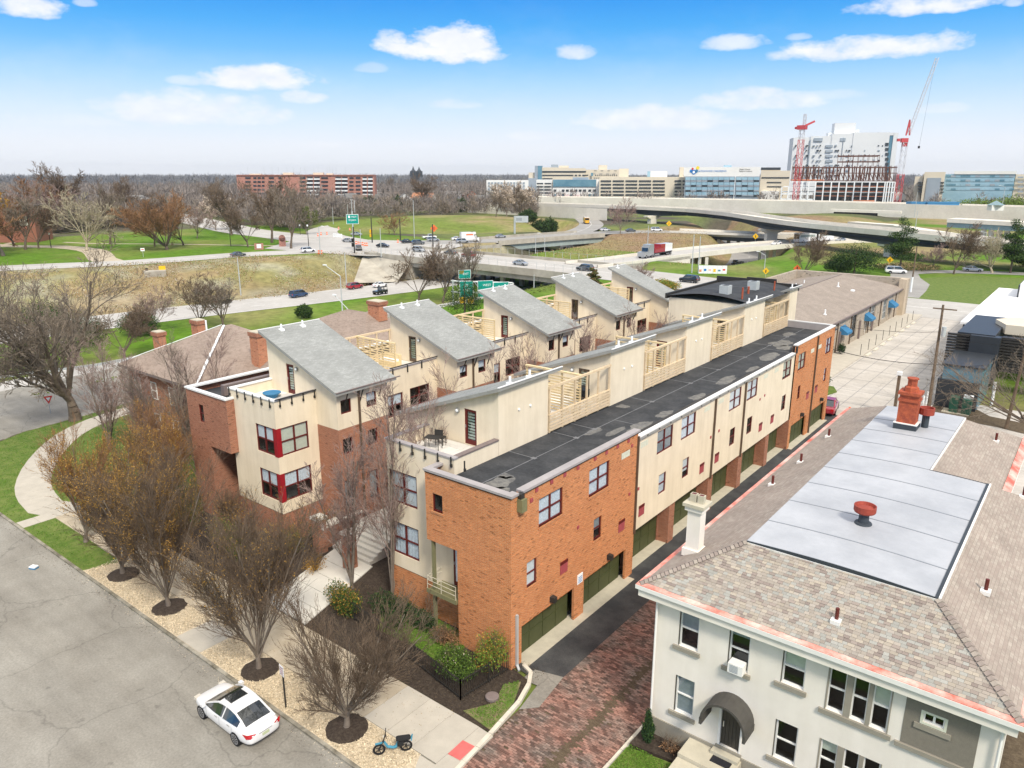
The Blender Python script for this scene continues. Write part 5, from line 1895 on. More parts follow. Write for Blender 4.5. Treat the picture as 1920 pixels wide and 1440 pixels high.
# -- old brick house with brown hips behind the second row
def hip(mb,x0,x1,y0,y1,ez_,rz_,m_='brown_shingle',ov=.6):
 x0,x1,y0,y1=x0-ov,x1+ov,y0-ov,y1+ov
 w_,l_=x1-x0,y1-y0
 d_=min(w_,l_)/2*.98
 a,b2,c,d=(x0,y0,ez_),(x1,y0,ez_),(x1,y1,ez_),(x0,y1,ez_)
 if w_ >= l_:
  p,q=(x0+d_,(y0+y1)/2,rz_),(x1-d_,(y0+y1)/2,rz_)
  fs=[[a,b2,q,p],[b2,c,q],[c,d,p,q],[d,a,p]]
 else:
  p,q=((x0+x1)/2,y0+d_,rz_),((x0+x1)/2,y1-d_,rz_)
  fs=[[a,b2,p],[b2,c,q,p],[c,d,q],[d,a,p,q]]
 mb.use(m_)
 for f_ in fs:
  mb.face(f_)
 mb.use('brown_cap')
 mb.face([(v[0],v[1],v[2]-.02)for v in (d,c,b2,a)])
 for v0,v1 in ((a,b2),(b2,c),(c,d),(d,a)):
  mb.face([(v0[0],v0[1],ez_-.25),(v1[0],v1[1],ez_-.25),v1,v0])
 return p,q
t=thing('brick_house','old dark brick house with brown shingle hip roofs and brick chimneys at the left','house',(0,0,0))
wb=MB().use('red_brick').box(-71,31.5,0,-58.5,45,6.9)
wb.build('wall',t)
wb=MB().use('red_brick').box(-60.5,37,0,-51.5,50,6.9)
wb.build('wall',t)
rf=MB()
hip(rf,-71,-58.5,31.5,45,6.8,10.2)
ro=rf.build('roof',t)
rf=MB()
hip(rf,-60.5,-51.5,37,50,6.8,9.6)
hip(rf,-72,-58,49,60,6.8,9.3)
rf.build('roof',t)
MB().use('red_brick').box(-72,46,0,-58,60,6.8).build('wall',t)
for (cx,cy,w_,d_,z0_,z1_)in [(*un(297,622,9.4)[:2],1.0,.8,5,9.4),(*un(370,600,10.2)[:2],1.2,.8,6,10.2),(*un(484,622,10.4)[:2],1.2,1.1,6,10.4),(-62.2,55,1.8,1.2,8.5,10.6)]:
 g=MB().use('chimney_brick').box(cx-w_/2,cy-d_/2,z0_,cx+w_/2,cy+d_/2,z1_)
 g.use('red_brick').box(cx-w_/2-.1,cy-d_/2-.1,z1_-.35,cx+w_/2+.1,cy+d_/2+.1,z1_)
 g.use('apron_concrete').box(cx-w_/2-.04,cy-d_/2-.04,z1_,cx+w_/2+.04,cy+d_/2+.04,z1_+.08)
 g.build('chimney',ro)
for (vx,vy)in ((-66.0,37.0),(-57.5,42.0)):
 MB().use('sign_white').tube((vx,vy,9),(vx,vy,10.7),.08,.08,8).build('vent_pipe',ro)
g=MB().use('blind_white')
g.bar((-58.0,31.0,7.0),(-64.6,38.0,10.25),.2,.06)
g.bar((-71.5,31.0,6.95),(-65.0,38.0,10.25),.14,.05)
g.build('hip_flashing',ro)
fr5=Fr((-71,31.5),(1,0))
for a in (1.2,4.2,7.4,10.4):
 for z_ in (1.2,4.2):
  window(t,fr5,a,a+1.0,z_,z_+1.6,1,2,frame='white_paint',depth=-.02)
# -- commercial building with the blue awnings
t=thing('commercial_building','long tan block commercial building with brown hip roof beside the parking lot','building',(0,0,0))
wb=MB().use('block_wall')
XC=-27.85
holes=[(109.0,110.7,0.15,2.5),(114.8,117.6,0.8,4.1),(125.5,128.4,.8,4.1),(123.0,124.2,.15,2.5),(133.5,136.2,.8,4.1),(138,139.2,.15,2.5)]
wall(wb,(XC,86),(0,1),0,4.75,60,[(h[0]-86,h[1]-86,h[2],h[3])for h in holes],.25)
wb.use('block_wall').box(-46.3,146,0,-26.9,147,6.4).box(-46.8,130,0,-46.3,147,6.4)
wb.face([(XC,86,0),(-46,86,0),(-46,86,4.7),(XC,86,4.7)])
wb.face([(-46,86,0),(-46,146,0),(-46,146,4.7),(-46,86,4.7)])
wb.use('tan_stucco').box(-28.1,144.3,0,-26.95,146,6.4)
wb.build('wall',t)
fr6=Fr((XC,86),(0,1))
for k,h in enumerate(holes):
 if h[2]< .5:
  g=MB().use('white_paint')
  fr6.box(g,h[0]-86+.1,h[1]-86-.1,.15,2.45,.2,.25)
  d=g.build('door',t)
  MB().use('alloy').box(XC-.19,h[0]+.2,1.1,XC-.12,h[0]+.3,1.25).build('handle',d)
 else:
  window(t,fr6,h[0]-86,h[1]-86,h[2],h[3],3,3,frame='window_dark' if k % 2 else 'galvanised',depth=.2,bw=.08)
g=MB().use('brown_pipe')
for yv in (107.5,114.3,124.5,131.5,141.8):
 g=MB().use('brown_pipe').box(XC,yv,.1,XC+.14,yv+.14,4.75)
 g.build('downpipe',t)
for yv in (108.5,119.0,126.6):
 MB().use('brown_cap').box(XC,yv,.15,XC+.25,yv+.35,2.9).build('pilaster',t)
for yv,w_ in ((108.9,2.4),(121.9,2.4),(137,2.6)):
 g=MB().use('awning_blue')
 a,c=(XC,yv,3.5),(XC,yv+w_,3.5)
 e,f_=(XC+1.1,yv,2.75),(XC+1.1,yv+w_,2.75)
 g.face([e,f_,c,a])
 g.face([(e[0],e[1],2.45),(f_[0],f_[1],2.45),f_,e])
 g.face([(XC,yv,2.45),(e[0],e[1],2.45),e,a])
 g.face([(f_[0],f_[1],2.45),(XC,yv+w_,2.45),c,f_])
 g.build('awning',t)
rf=MB().use('tan_shingle')
ex_,rx_=-27.35,-35.8
rf.face([(ex_,85.5,4.8),(ex_,145.9,4.8),(rx_,138.0,7.35),(rx_,94.5,7.35)])
rf.face([(-46.5,146,4.8),(-46.5,85.5,4.8),(rx_,94.5,7.35),(rx_,138,7.35)])
rf.face([(-46.5,85.5,4.8),(ex_,85.5,4.8),(rx_,94.5,7.35)])
rf.face([(ex_,145.9,4.8),(-46.5,146,4.8),(rx_,138,7.35)])
rf.use('brown_cap').box(ex_-.05,85.5,4.62,ex_+.1,144.5,4.84)
rf.bar((rx_,94.5,7.38),(rx_,138,7.38),.12,.05)
ro=rf.build('roof',t)
for vx,vy in ((-38.6,122),(-39.2,128),(-33.4,126.5),(-29.4,106.5)):
 zz=7.35-abs(vx-rx_)*.3
 g=MB().use('sign_white').tube((vx,vy,zz-.1),(vx,vy,zz+.7),.10,.10,8).box(vx-.2,vy-.2,zz-.15,vx+.2,vy+.2,zz+.08)
 g.build('vent_pipe',ro)
MB().use('sign_white').box(-31.6,127,5.95,-31.1,127.8,6.2).build('skylight',ro)
# -- black clad building at the right
t=thing('black_building','black clad building with bright white flat roof at the right of the lot','building',(0,0,0))
def bb_box(x0,y0,x1,y1,z1,name='wall',m_='black_cladding',z0=0):
 return MB().use(m_).box(x0,y0,z0,x1,y1,z1).build(name,t)
bb_box(-13.6,112,12,150,5.2)
bb_box(-13.9,111.7,12,150.3,5.5,'roof','bright_roof',5.21)
MB().use('bright_roof').box(-10.2,140,5.5,12,154,7.6).build('roof',t)
MB().use('black_cladding').box(-10.4,139.8,5.5,-10.2,154,7.4).box(-7.2,112.2,5.51,12,114,7.0).build('parapet',t)
bb_box(-12.3,98,-8.6,111.7,6.6)
g=MB().use('dark_metal')
lou=link('louvre_screen',None,t)
for k in range(11):
 MB().use('dark_metal').box(-13.2,97.6,2.9+k*.33,-10.9,98.0,3.12+k*.33).build('slat',lou)
lou2=link('louvre_screen',None,t)
for k in range(12):
 MB().use('dark_metal').box(-8.0,98.2,2.6+k*.33,6,98.7,2.84+k*.33).build('slat',lou2)
MB().use('black_cladding').box(-10.9,97.3,1.2,-8.0,98.6,6.5).build('wall',t)
MB().use('black_cladding').box(-8.0,99.2,2.6,8,99.5,6.4).build('wall',t)
MB().use('beige_panel').prism([(-9.6,106.6),(-8.2,103.2),(2,103.2),(2,109.5),(-8.0,109.5)],6.0,7.1).build('canopy_roof',t)
MB().use('glass_teal').box(-12.0,89.6,0,-8.4,97.4,4.4).build('entrance_box',t)
bb_box(-12.2,89.4,-8.2,97.5,4.6,'roof','black_cladding',4.41)
MB().use('black_cladding').box(-12.25,88.6,0,-12.1,97,3.1).box(-12.1,88.6,0,-8.4,88.75,3.1).build('screen_wall',t)
for k,yv in enumerate((86.5,88.6,91.0,93.6,96.6)):
 tag(MB().use('sign_white').tube((-12.95,yv,0),(-12.95,yv,1.5),.1,.1,8).build('bollard'),'white bollard in the line beside the black building by the lot','bollard','white bollards along the black building')
for xv in (-7.4,-4.2):
 tag(MB().use('sign_white').tube((xv,92.6,0),(xv,92.6,2.6),.16,.16,10).build('post'),'white round post under the louvred front of the black building','post','white posts under the black building')
t=thing('transformer','green electrical transformer cabinet on a concrete pad by the black building','transformer',(-9.9,87.3,0))
MB().use('apron_concrete').box(-1.3,-.8,.05,1.2,.8,.16).build('pad',t)
MB().use('box_green').prism([(-.7,-.5),(.1,-.6),(.1,.6),(-.7,.5)],.16,1.75).build('cabinet',t)
t=thing('transformer','green cabinet with a white top, right of the first transformer','transformer',(-9.05,87.2,0))
MB().use('box_green').box(-.4,-.5,.16,.4,.5,1.7).build('cabinet',t)
MB().use('blind_white').box(-.42,.1,1.705,.42,.55,2.0).build('top',t)
# -- brick gate piers, fence, courtyard walls
for (x_,y_,lb)in [(-34.35,27.1,'right brick gate pier with pale cap in front of the courtyard'),(-37.55,27.3,'left brick gate pier with pale cap and lamps in front of the courtyard')]:
 t=thing('gate_pier',lb,'pier',(x_,y_,0),group='gate piers of the courtyard')
 MB().use('red_brick').box(-.33,-.33,0,.33,.33,2.45).build('shaft',t)
 MB().use('courtyard_concrete').box(-.42,-.42,2.45,.42,.42,2.6).box(-.25,-.25,2.6,.25,.25,2.66).build('cap',t)
 for s_ in (-1,1):
  MB().use('sign_white').box(s_*.33,-.06,1.7,s_*.41,.06,2.1).build('lamp',t)
t=thing('iron_fence','black iron picket fence along the planting bed behind the pavement','fence',(0,0,0))
def iron(parent,p0,p1,h=1.15,st=.13):
 p0,p1=Vector(p0),Vector(p1)
 L=(p1-p0).length
 n=int(L/st)
 mb=MB().use('dark_metal')
 for z_ in (.15,h-.12):
  mb.bar(p0+Vector((0,0,z_)),p1+Vector((0,0,z_)),.035)
 mb.build('rail',parent)
 for k in range(n+1):
  q=p0.lerp(p1,k/n)
  MB().use('dark_metal').bar(q,q+Vector((0,0,h)),.022 if k % 14 else .055).build('picket' if k % 14 else 'post',parent)
iron(t,(-20.6,22.2,.07),(-24.9,22.9,.07))
iron(t,(-24.9,22.9,.07),(-31.0,23.6,.07),st=.17)
iron(t,(-20.6,22.2,.07),(-20.2,25.3,.07))
t=thing('garden_wall','low brick wall along the left side of the courtyard walk','wall',(0,0,0))
MB().use('red_brick').box(-38.3,27.8,0,-37.6,31,1.5).build('wall',t)
MB().use('courtyard_concrete').box(-38.35,27.75,1.5,-37.55,31.05,1.6).build('cap',t)
tag(MB().use('brown_cap').lathe((-19.5,23.2,.1),[(.33,0),(.33,.12),(.27,.14),(0,.15)],14).build('manhole_drum'),'round brown cover in the thin lawn by the alley kerb','cover')
# utility items at the corner
t=thing('parking_sign','small white parking sign on a dark post in the gravel verge by the white car','sign',(-26.6,16.75,0.1),R(-8))
MB().use('dark_metal').bar((0,0,0),(0,0,2.15),.06).build('post',t)
MB().use('sign_white').box(-.19,-.05,1.75,.19,-.035,2.28).build('panel',t)
g=MB().use('vent_red')
for k in range(4):
 g.box(-.14,-.056,1.82+k*.11,.14,-.051,1.86+k*.11)
g.build('print',t)
t=thing('cardboard_box','small blue and white box lying on the old street','box',(-50.1,14.75,0.005),R(25))
MB().use('sign_white').box(-.22,-.16,0,.22,.16,.16).build('lid',t)
MB().use('awning_blue').box(-.225,-.165,0,.225,.165,.09).build('carton',t)
# -- vegetation
def seg_mesh(name,segs,sides,mname,extra=None,minr=0.0):
 """tapered tubes for a list of (p0, p1, r0, r1)"""
 n=len(segs)
 P0=np.array([s[0]for s in segs],dtype=float).reshape(n,3)
 P1=np.array([s[1]for s in segs],dtype=float).reshape(n,3)
 r0=np.maximum(np.array([s[2]for s in segs]),minr)[:,None]
 r1=np.maximum(np.array([s[3]for s in segs]),minr*.6)[:,None]
 d=P1-P0
 d /= np.maximum(np.linalg.norm(d,axis=1,keepdims=True),1e-9)
 up=np.where(np.abs(d[:,2:3])< 0.9,np.array([[0,0,1.0]]),np.array([[1.0,0,0]]))
 a=np.cross(d,up)
 a /= np.linalg.norm(a,axis=1,keepdims=True)
 b=np.cross(d,a)
 vs=[]
 for k in range(sides):
  t=2*math.pi*k/sides
  o=a*math.cos(t)+b*math.sin(t)
  vs.append(P0+o*r0)
 for k in range(sides):
  t=2*math.pi*k/sides
  o=a*math.cos(t)+b*math.sin(t)
  vs.append(P1+o*r1)
 V=np.stack(vs,axis=1).reshape(-1,3)
 base=(np.arange(n)*2*sides)[:,None]
 F=[]
 for k in range(sides):
  j=(k+1)% sides
  F.append(np.concatenate([base+k,base+j,base+sides+j,base+sides+k],axis=1))
 Fq=np.stack(F,axis=1).reshape(-1,4)
 return quad_mesh(name,V,Fq,mname)
def quad_mesh(name,V,Fq,mname):
 me=bpy.data.meshes.new(name)
 me.vertices.add(len(V))
 me.vertices.foreach_set('co',V.astype(np.float32).ravel())
 k=Fq.shape[1]
 me.loops.add(len(Fq)*k)
 me.loops.foreach_set('vertex_index',Fq.astype(np.int32).ravel())
 me.polygons.add(len(Fq))
 me.polygons.foreach_set('loop_start',(np.arange(len(Fq))*k).astype(np.int32))
 me.polygons.foreach_set('loop_total',np.full(len(Fq),k,dtype=np.int32))
 me.update(calc_edges=True)
 me.materials.append(MATS[mname])
 return me
def rdir(rng,d,ang):
 """a direction at about the given angle from d"""
 a=d.orthogonal().normalized()
 a.rotate(Matrix.Rotation(rng.uniform(0,2*math.pi),3,d))
 return (d*math.cos(ang)+a*math.sin(ang)).normalized()
def grow(seed,height,levels,trunk_r=.15,trunk_h=1.0,wob=.12,lean=(0,0),start=1):
 """levels: list of dict(n children, len, ang, up) ; returns (thick, thin) segments"""
 rng=random.Random(seed)
 thick,thin=[],[]
 def branch(p,d,L,r,lv):
  last=lv == len(levels)
  ns=5 if lv == 0 else (4 if lv == 1 else (3 if not last else 2))
  pts=[(p.copy(),d.copy(),r)]
  rr=r
  q=p.copy()
  dd=d.copy()
  upw=levels[lv-1].get('up',.1)if lv else 0
  for i in range(ns):
   w=Vector((rng.gauss(0,1),rng.gauss(0,1),rng.gauss(0,.6)))*wob*(1.4 if lv > 1 else 1)
   dd=(dd+w+Vector((0,0,upw))).normalized()
   q2=q+dd*L/ns
   r2=r*(1-(i+1)/ns*(.55 if not last else .8))
   (thick if (lv <= 1 and start >= 1)or lv == 0 else thin).append((tuple(q),tuple(q2),rr,r2))
   q,rr=q2,r2
   pts.append((q.copy(),dd.copy(),rr))
  if last:
   return
  P=levels[lv]
  n=P['n']
  for k in range(n):
   t=P.get('t0',.3)+(1-P.get('t0',.3))*((k+rng.random())/n)
   f=t*ns
   i=min(int(f),ns-1)
   a,b2=pts[i],pts[i+1]
   pos=a[0].lerp(b2[0],f-i)
   nd=rdir(rng,b2[1],P['ang']*rng.uniform(.65,1.3))
   ln=L*P['len']*rng.uniform(.7,1.2)*(1.15-.45*t if lv else 1)
   branch(pos,nd,ln,max(a[2]*P.get('r',.55)*rng.uniform(.8,1.1),.004),lv+1)
 d=Vector((lean[0],lean[1],1)).normalized()
 branch(Vector((0,0,0)),d,trunk_h,trunk_r,0)
 return thick,thin
def buds(name,thin,count,size,mname,seed=0,tail=.5):
 rng=np.random.default_rng(seed)
 m=len(thin)
 idx=rng.integers(int(m*tail),m,count)
 P0=np.array([thin[i][0]for i in idx])
 P1=np.array([thin[i][1]for i in idx])
 c=P0+(P1-P0)*rng.random((count,1))+rng.normal(0,size*.6,(count,3))
 return leaf_tris(name,c,size,mname,rng)
def leaf_tris(name,c,size,mname,rng,flat=0.0):
 n=len(c)
 u=rng.normal(0,1,(n,3))
 u /= np.linalg.norm(u,axis=1,keepdims=True)
 w=rng.normal(0,1,(n,3))
 v=np.cross(u,w)
 v /= np.linalg.norm(v,axis=1,keepdims=True)
 s=size*rng.uniform(.6,1.4,(n,1))
 V=np.stack([c-u*s,c+u*s*.6-v*s*.5,c+u*s*.6+v*s*.5],axis=1).reshape(-1,3)
 return quad_mesh(name,V,np.arange(n*3).reshape(n,3),mname)
def blob_points(blobs,n,rng,rough=.35):
 """points in the shells of several ellipsoids (x, y, z, rx, ry, rz)"""
 B=np.array(blobs,dtype=float)
 vol=B[:,3]*B[:,4]*B[:,5]
 k=rng.choice(len(B),n,p=vol/vol.sum())
 d=rng.normal(0,1,(n,3))
 d /= np.linalg.norm(d,axis=1,keepdims=True)
 r=rng.random((n,1))** .45
 lump=1+rough*np.sin(d[:,:1]*7+k[:,None])*np.cos(d[:,1:2]*6+2*k[:,None])*np.sin(d[:,2:3]*8)
 return B[k][:,:3]+d*r*lump*B[k][:,3:]
def make_tree(name,label,loc,thick,thin,bark,twig,sides=(7,3),bud=None,group=None,rotz=0,minr=.006,scale=1):
 t=thing(name,label,'tree',loc,rotz,group)
 t.scale=(scale,)*3
 link('trunk',seg_mesh('trunk',thick,sides[0],bark),t)
 link('crown',seg_mesh('crown',thin,sides[1],twig,minr=minr),t)
 if bud:
  for b in (bud if isinstance(bud,list)else [bud]):
   link('buds',buds('buds',thin,b[0],b[1],b[2],seed=len(thin),tail=b[3]if len(b)> 3 else .5),t)
 return t
def fit(th_,tn_,h):
 top=max(q[1][2]for q in tn_)
 k=h/top
 f=lambda S:[(tuple(c*k for c in a),tuple(c*k for c in b),r0,r1)for a,b,r0,r1 in S]
 return f(th_),f(tn_)
# --- four vase-shaped street trees and one at the lawn
def vase(seed,h,spread=.42,n1=15,dens=1.0,low=.12):
 return grow(seed,h,[dict(n=n1,len=h*.62/1.0,ang=spread,up=.055,t0=.5,r=.42),dict(n=int(9*dens),len=.42,ang=.42,up=.10,t0=.22,r=.5),dict(n=int(7*dens),len=.50,ang=.45,up=.09,t0=.2,r=.55),
  dict(n=4,len=.50,ang=.45,up=.06,t0=.2,r=.6)],trunk_r=.17,trunk_h=1.0,wob=.06)
VT=[(-23.3,17.6,7.4,.62,21,'bark_grey','twig_brown',None,'bare vase-shaped street tree nearest the blue scooter, in a round mulch ring',1.0),(-30.0,17.6,10.0,.42,22,'bark_grey','twig_brown',(4500,.035,'bud_orange'),'bare vase-shaped street tree beside the parking sign, crown over the pavement',1.15),
 (-39.0,17.7,10.6,.36,23,'bark_grey','twig_brown',(15000,.036,'bud_orange',.6),'street tree with orange budding crown, left of the walk across the gravel',1.1),
 (-44.7,17.8,9.7,.36,24,'bark_grey','twig_brown',(20000,.038,'bud_orange',.5),'street tree with orange buds at the left end of the gravel verge',1.1),
 (-51.0,18.3,8.6,.38,25,'bark_grey','twig_rust',(14000,.038,'bud_orange',.45),'rust coloured street tree on the lawn, leftmost of the street tree row',1.0),
 (-49.5,22.8,9.6,.36,27,'bark_grey','twig_rust',(16000,.04,'bud_orange',.45),'budding orange tree on the garden side of the pavement, near the lawn',1.1),
 ]
for (x_,y_,h,sp,sd_,bk,tw,bd,lb,dn)in VT:
 th_,tn_=fit(*vase(sd_,h,sp,17,dn*1.42),h)
 make_tree('street_tree',lb,(x_,y_,.1),th_,tn_,bk,tw,(7,3),bd,'vase-shaped trees along the pavement',minr=.0072)
for k,(x_,y_,r_,lb)in enumerate([(-23.3,17.6,.95,'round dark mulch ring under the tree nearest the scooter'),(-30,17.65,.95,'round dark mulch ring under the tree by the parking sign'),
 (-39,17.75,.95,'round dark mulch ring left of the walk across the gravel'),(-44.7,17.85,.95,'leftmost round dark mulch ring in the gravel verge')]):
 mb=MB().use('mulch')
 n=26
 rg=random.Random(k)
 rim=[(r_*math.cos(2*math.pi*i/n)*rg.uniform(.93,1.07),r_*math.sin(2*math.pi*i/n)*rg.uniform(.93,1.07))for i in range(n)]
 for i in range(n):
  a,c=rim[i],rim[(i+1)% n]
  mb.face([(a[0],a[1],.0),(c[0],c[1],.0),(c[0]*.6,c[1]*.6,.10),(a[0]*.6,a[1]*.6,.10)])
  mb.face([(a[0]*.6,a[1]*.6,.10),(c[0]*.6,c[1]*.6,.10),(0,0,.14)])
 tag(mb.build('mulch_ring',loc=(x_,y_,.108)),lb,'mulch ring','mulch rings of the street trees')
# --- big spreading tree at the left
th_,tn_=grow(41,16,[dict(n=11,len=3.9,ang=.62,up=.075,t0=.62,r=.50),dict(n=9,len=.50,ang=.62,up=.03,t0=.25,r=.52),dict(n=8,len=.5,ang=.6,up=.03,t0=.2,r=.55),dict(n=5,len=.5,ang=.6,up=.02,r=.6),dict(n=2,len=.6,ang=.5,up=0,r=.7)],
 trunk_r=.68,trunk_h=2.9,wob=.11)
th_,tn_=fit(th_,tn_,18)
make_tree('shade_tree','large bare spreading tree with thick dark trunk on the corner lawn at the left',(-79.2,29.3,0),th_,tn_,'bark_dark','twig_grey',(8,3),None,minr=.02)
# --- multi-stem pale trees
def stems(seed,h,n=4,dens=1.0):
 return grow(seed,h,[dict(n=n,len=h*1.75,ang=.17,up=.04,t0=.1,r=.8),dict(n=int(20*dens),len=.26,ang=.55,up=.08,t0=.22,r=.42),dict(n=int(8*dens),len=.5,ang=.5,up=.05,r=.5),dict(n=4,len=.5,ang=.5,up=.02,r=.6)],
  trunk_r=.13,trunk_h=.5,wob=.045)
ST=[(-29.6,26.2,14.0,51,5,'bark_grey','twig_mauve','tall bare multi-stem tree against the stucco bay of the alley row',1.1),(-32.4,25.6,10.5,52,4,'bark_grey','twig_mauve','bare multi-stem tree right of the courtyard gate piers',1.1),
 (-31.0,29.8,12.5,53,4,'bark_grey','twig_mauve','pinkish bare tree beside the white courtyard steps',1.2),
 (-53.0,28.0,13.0,54,5,'bark_grey','twig_grey','tall bare multi-stem tree in front of the second row brick corner',1.1),
 (-57.0,30.5,12.0,55,5,'bark_grey','twig_mauve','mauve bare multi-stem tree in front of the old brick house',1.3),
 (-62.5,28.4,9.8,56,5,'bark_grey','twig_mauve','pale pink bare tree before the left corner of the old brick house',1.4),
 (-68.0,27.6,10.5,57,4,'bark_grey','twig_mauve','pale bare tree at the far left corner of the old brick house',1.3),
 (-34.4,39.0,12.8,58,4,'bark_grey','twig_mauve','bare courtyard tree nearest the street, between the two rows',1.1),
 (-34.0,47.8,12.8,59,4,'bark_grey','twig_mauve','bare courtyard tree, second from the street between the two rows',1.1),
 (-34.6,53.6,12.6,60,4,'bark_grey','twig_mauve','bare courtyard tree, third from the street between the two rows',1.1),
 (-34.2,64.0,12.6,61,4,'bark_grey','twig_mauve','bare courtyard tree, fourth from the street between the two rows',1.1),
 (-34.6,75.5,12.4,62,4,'bark_grey','twig_mauve','bare courtyard tree farthest from the street between the two rows',1.1),
 ]
for (x_,y_,h,sd_,n,bk,tw,lb,dn)in ST:
 th_,tn_=fit(*stems(sd_,h,n,dn),h)
 make_tree('bare_tree',lb,(x_,y_,0),th_,tn_,bk,tw,(6,3),None,'slender bare trees around the town rows',minr=.011,rotz=sd_)
# --- prototypes for the trees of the park and the roadsides
def proto(seed,h,style):
 if style == 'round':
  return grow(seed,h,[dict(n=10,len=h*.62/3,ang=.62,up=.03,t0=.55,r=.45),dict(n=9,len=.45,ang=.6,up=.03,r=.5),dict(n=7,len=.5,ang=.6,up=.02,r=.5),dict(n=5,len=.5,ang=.6,r=.6)],trunk_r=.42,trunk_h=3.0,wob=.09)
 if style == 'tall':
  return grow(seed,h,[dict(n=8,len=h*.62/5,ang=.42,up=.05,t0=.55,r=.55),dict(n=9,len=.42,ang=.62,up=.03,r=.5),dict(n=7,len=.5,ang=.6,up=.02,r=.5),dict(n=5,len=.5,ang=.6,r=.6)],trunk_r=.5,trunk_h=5.0,wob=.11)
 if style == 'fan':
  return grow(seed,h,[dict(n=18,len=h*.75/1.5,ang=.68,up=.04,t0=.4,r=.4),dict(n=9,len=.4,ang=.5,up=.05,r=.5),dict(n=7,len=.5,ang=.5,up=.03,r=.5),dict(n=5,len=.5,ang=.5,r=.6)],trunk_r=.6,trunk_h=1.5,wob=.06)
 return grow(seed,h,[dict(n=9,len=h*.6/3.5,ang=.7,up=.05,t0=.6,r=.6),dict(n=7,len=.5,ang=.75,up=.01,r=.55),dict(n=6,len=.55,ang=.7,r=.5),dict(n=4,len=.5,ang=.7,r=.6)],trunk_r=.55,trunk_h=3.5,wob=.13)
PROTO={}
for key,(sd_,st_,bk,tw,bd)in dict(round=(71,'round','bark_dark','twig_rust',None),round2=(72,'round','bark_dark','twig_brown',None),tall=(73,'tall','bark_dark','twig_brown',None),tall2=(74,'tall','bark_dark','twig_grey',None),
 fan=(75,'fan','bark_dark','twig_rust',None),pale=(76,'syc','bark_pale','bark_pale',None),mauve=(77,'round','bark_grey','twig_mauve',None),white=(78,'round','bark_grey','twig_grey',(6000,.30,'blossom')),olive=(79,'round','bark_grey','twig_grey',(6000,.35,'bud_green')),orange=(80,'round','bark_grey','twig_rust',(5000,.35,'bud_orange'))).items():
 th_,tn_=fit(*proto(sd_,20,st_),20)
 PROTO[key]=make_tree('park_tree','x',(0,0,0),th_,tn_,bk,tw,(5,3),bd,minr=.05 if key != 'pale' else .07)
used=set()
def place_tree(key,loc,h,rot,label,group=None,wide=1.0,name=None):
 p=PROTO[key]
 s_=h/20.0
 if key in used:
  o=copy_tree(p,label,loc,rot,group)
 else:
  o=p
  o.location=loc
  o.rotation_euler=(0,0,rot)
  o['label']=label
  used.add(key)
  if group:
   o['group']=group
 if group is None and 'group' in o.keys():
  del o['group']
 o.scale=(s_*wide,s_*wide,s_)
 return o
PT=[('pale',163,470,21,.2,'pale barked sycamore beside the curving park drive',1.0),('tall2',207,458,21,1.2,'dark forked tree right of the pale sycamore',.9),
 ('round2',290,462,19,2.1,'dark tree at the left edge of the broad rusty crown',.9),
 ('fan',313,468,20,.4,'broad fan-shaped tree with rusty crown in the middle of the park lawn',1.15),
 ('round',344,460,18,3.1,'rusty round tree right behind the broad fan-shaped tree',1.0),
 ('mauve',370,447,14,1.1,'smaller mauve tree right of the rusty trees on the lawn',1.0),
 ('tall',434,441,23,.7,'tall dark tree behind the lamp near the park avenue',1.0),
 ('round2',465,463,15,4.1,'low branching bare tree by the white notice near the entrance wall',1.1),
 ('tall',510,455,24,5.1,'tall dark tree with the deep fork beside the brown marker',1.0),
 ('tall2',546,466,24,2.6,'tall twisted tree at the park corner by the junction',.8),
 ('olive',575,440,12,2.2,'olive green budding tree just before the junction',1.0),
 ('white',405,432,15,.3,'pale blossoming tree beyond the park avenue',1.1),
 ('round2',72,466,16,.9,'brown tree left of the drive in the park, behind the lamp',1.1),
 ('tall2',48,468,20,2.9,'tall grey tree at the left park path',1.0),
 ('round',26,462,19,3.9,'reddish brown tree at the left edge of the park',1.1),
 ('orange',6,480,26,1.9,'yellowish budding tree cut by the left picture edge',1.2),
 ('tall',130,425,30,2.2,'very tall dark tree rising above the horizon at the left',1.0),
 ('round2',215,420,24,1.4,'dark tree behind the pale sycamore',1.0),
 ('mauve',100,430,22,4.4,'mauve tree at the back of the park lawn',1.2),
 ('round',60,428,24,5.4,'rusty tree in front of the church wall at the left',1.2),
 ('tall2',400,398,22,3.3,'grey tree beyond the avenue, left of the apartment block',1.0),
 ('tall2',730,362,22,1.3,'grey dark tree between the houses and the far church spires',1.0),
 ('tall',800,395,25,.9,'large dark bare tree right of the orange roofed house',1.2),
 ('round',740,441,9.5,.8,'small round brown tree on the green mound by the junction',1.3),
 ('mauve',1163,438,15,2.5,'bushy grey tree on the brown bank under the flyover',.95),
 ('white',975,412,20,2.5,'pale budding tree in the thicket beside the bus road',1.1),
 ('white',950,415,17,1.5,'pinkish pale tree at the left of the thicket by the bus road',1.1),
 ('tall2',930,418,13,1.9,'small bare tree left of the overhead message sign',1.0),
 ('round2',1505,523,11.5,.6,'bare forked tree behind the commercial building, by the orange sign',1.05),
 ('round2',1788,514,13.0,.6,'brown round tree in the hedge line at the far edge of the lawn',1.0),
 ('pale',1860,512,11.5,1.0,'low spreading bare tree right in the hedge line beyond the lawn',1.2),
 ('mauve',1745,505,7,1.5,'small bare tree under the flyover at the right',1.1),
 ]
for (key,px,py,h,rot,lb,wd)in PT:
 p=un(px,py,0)
 place_tree(key,(p.x,p.y,ground_h(p.x,p.y)),h,rot,lb,None,wd)
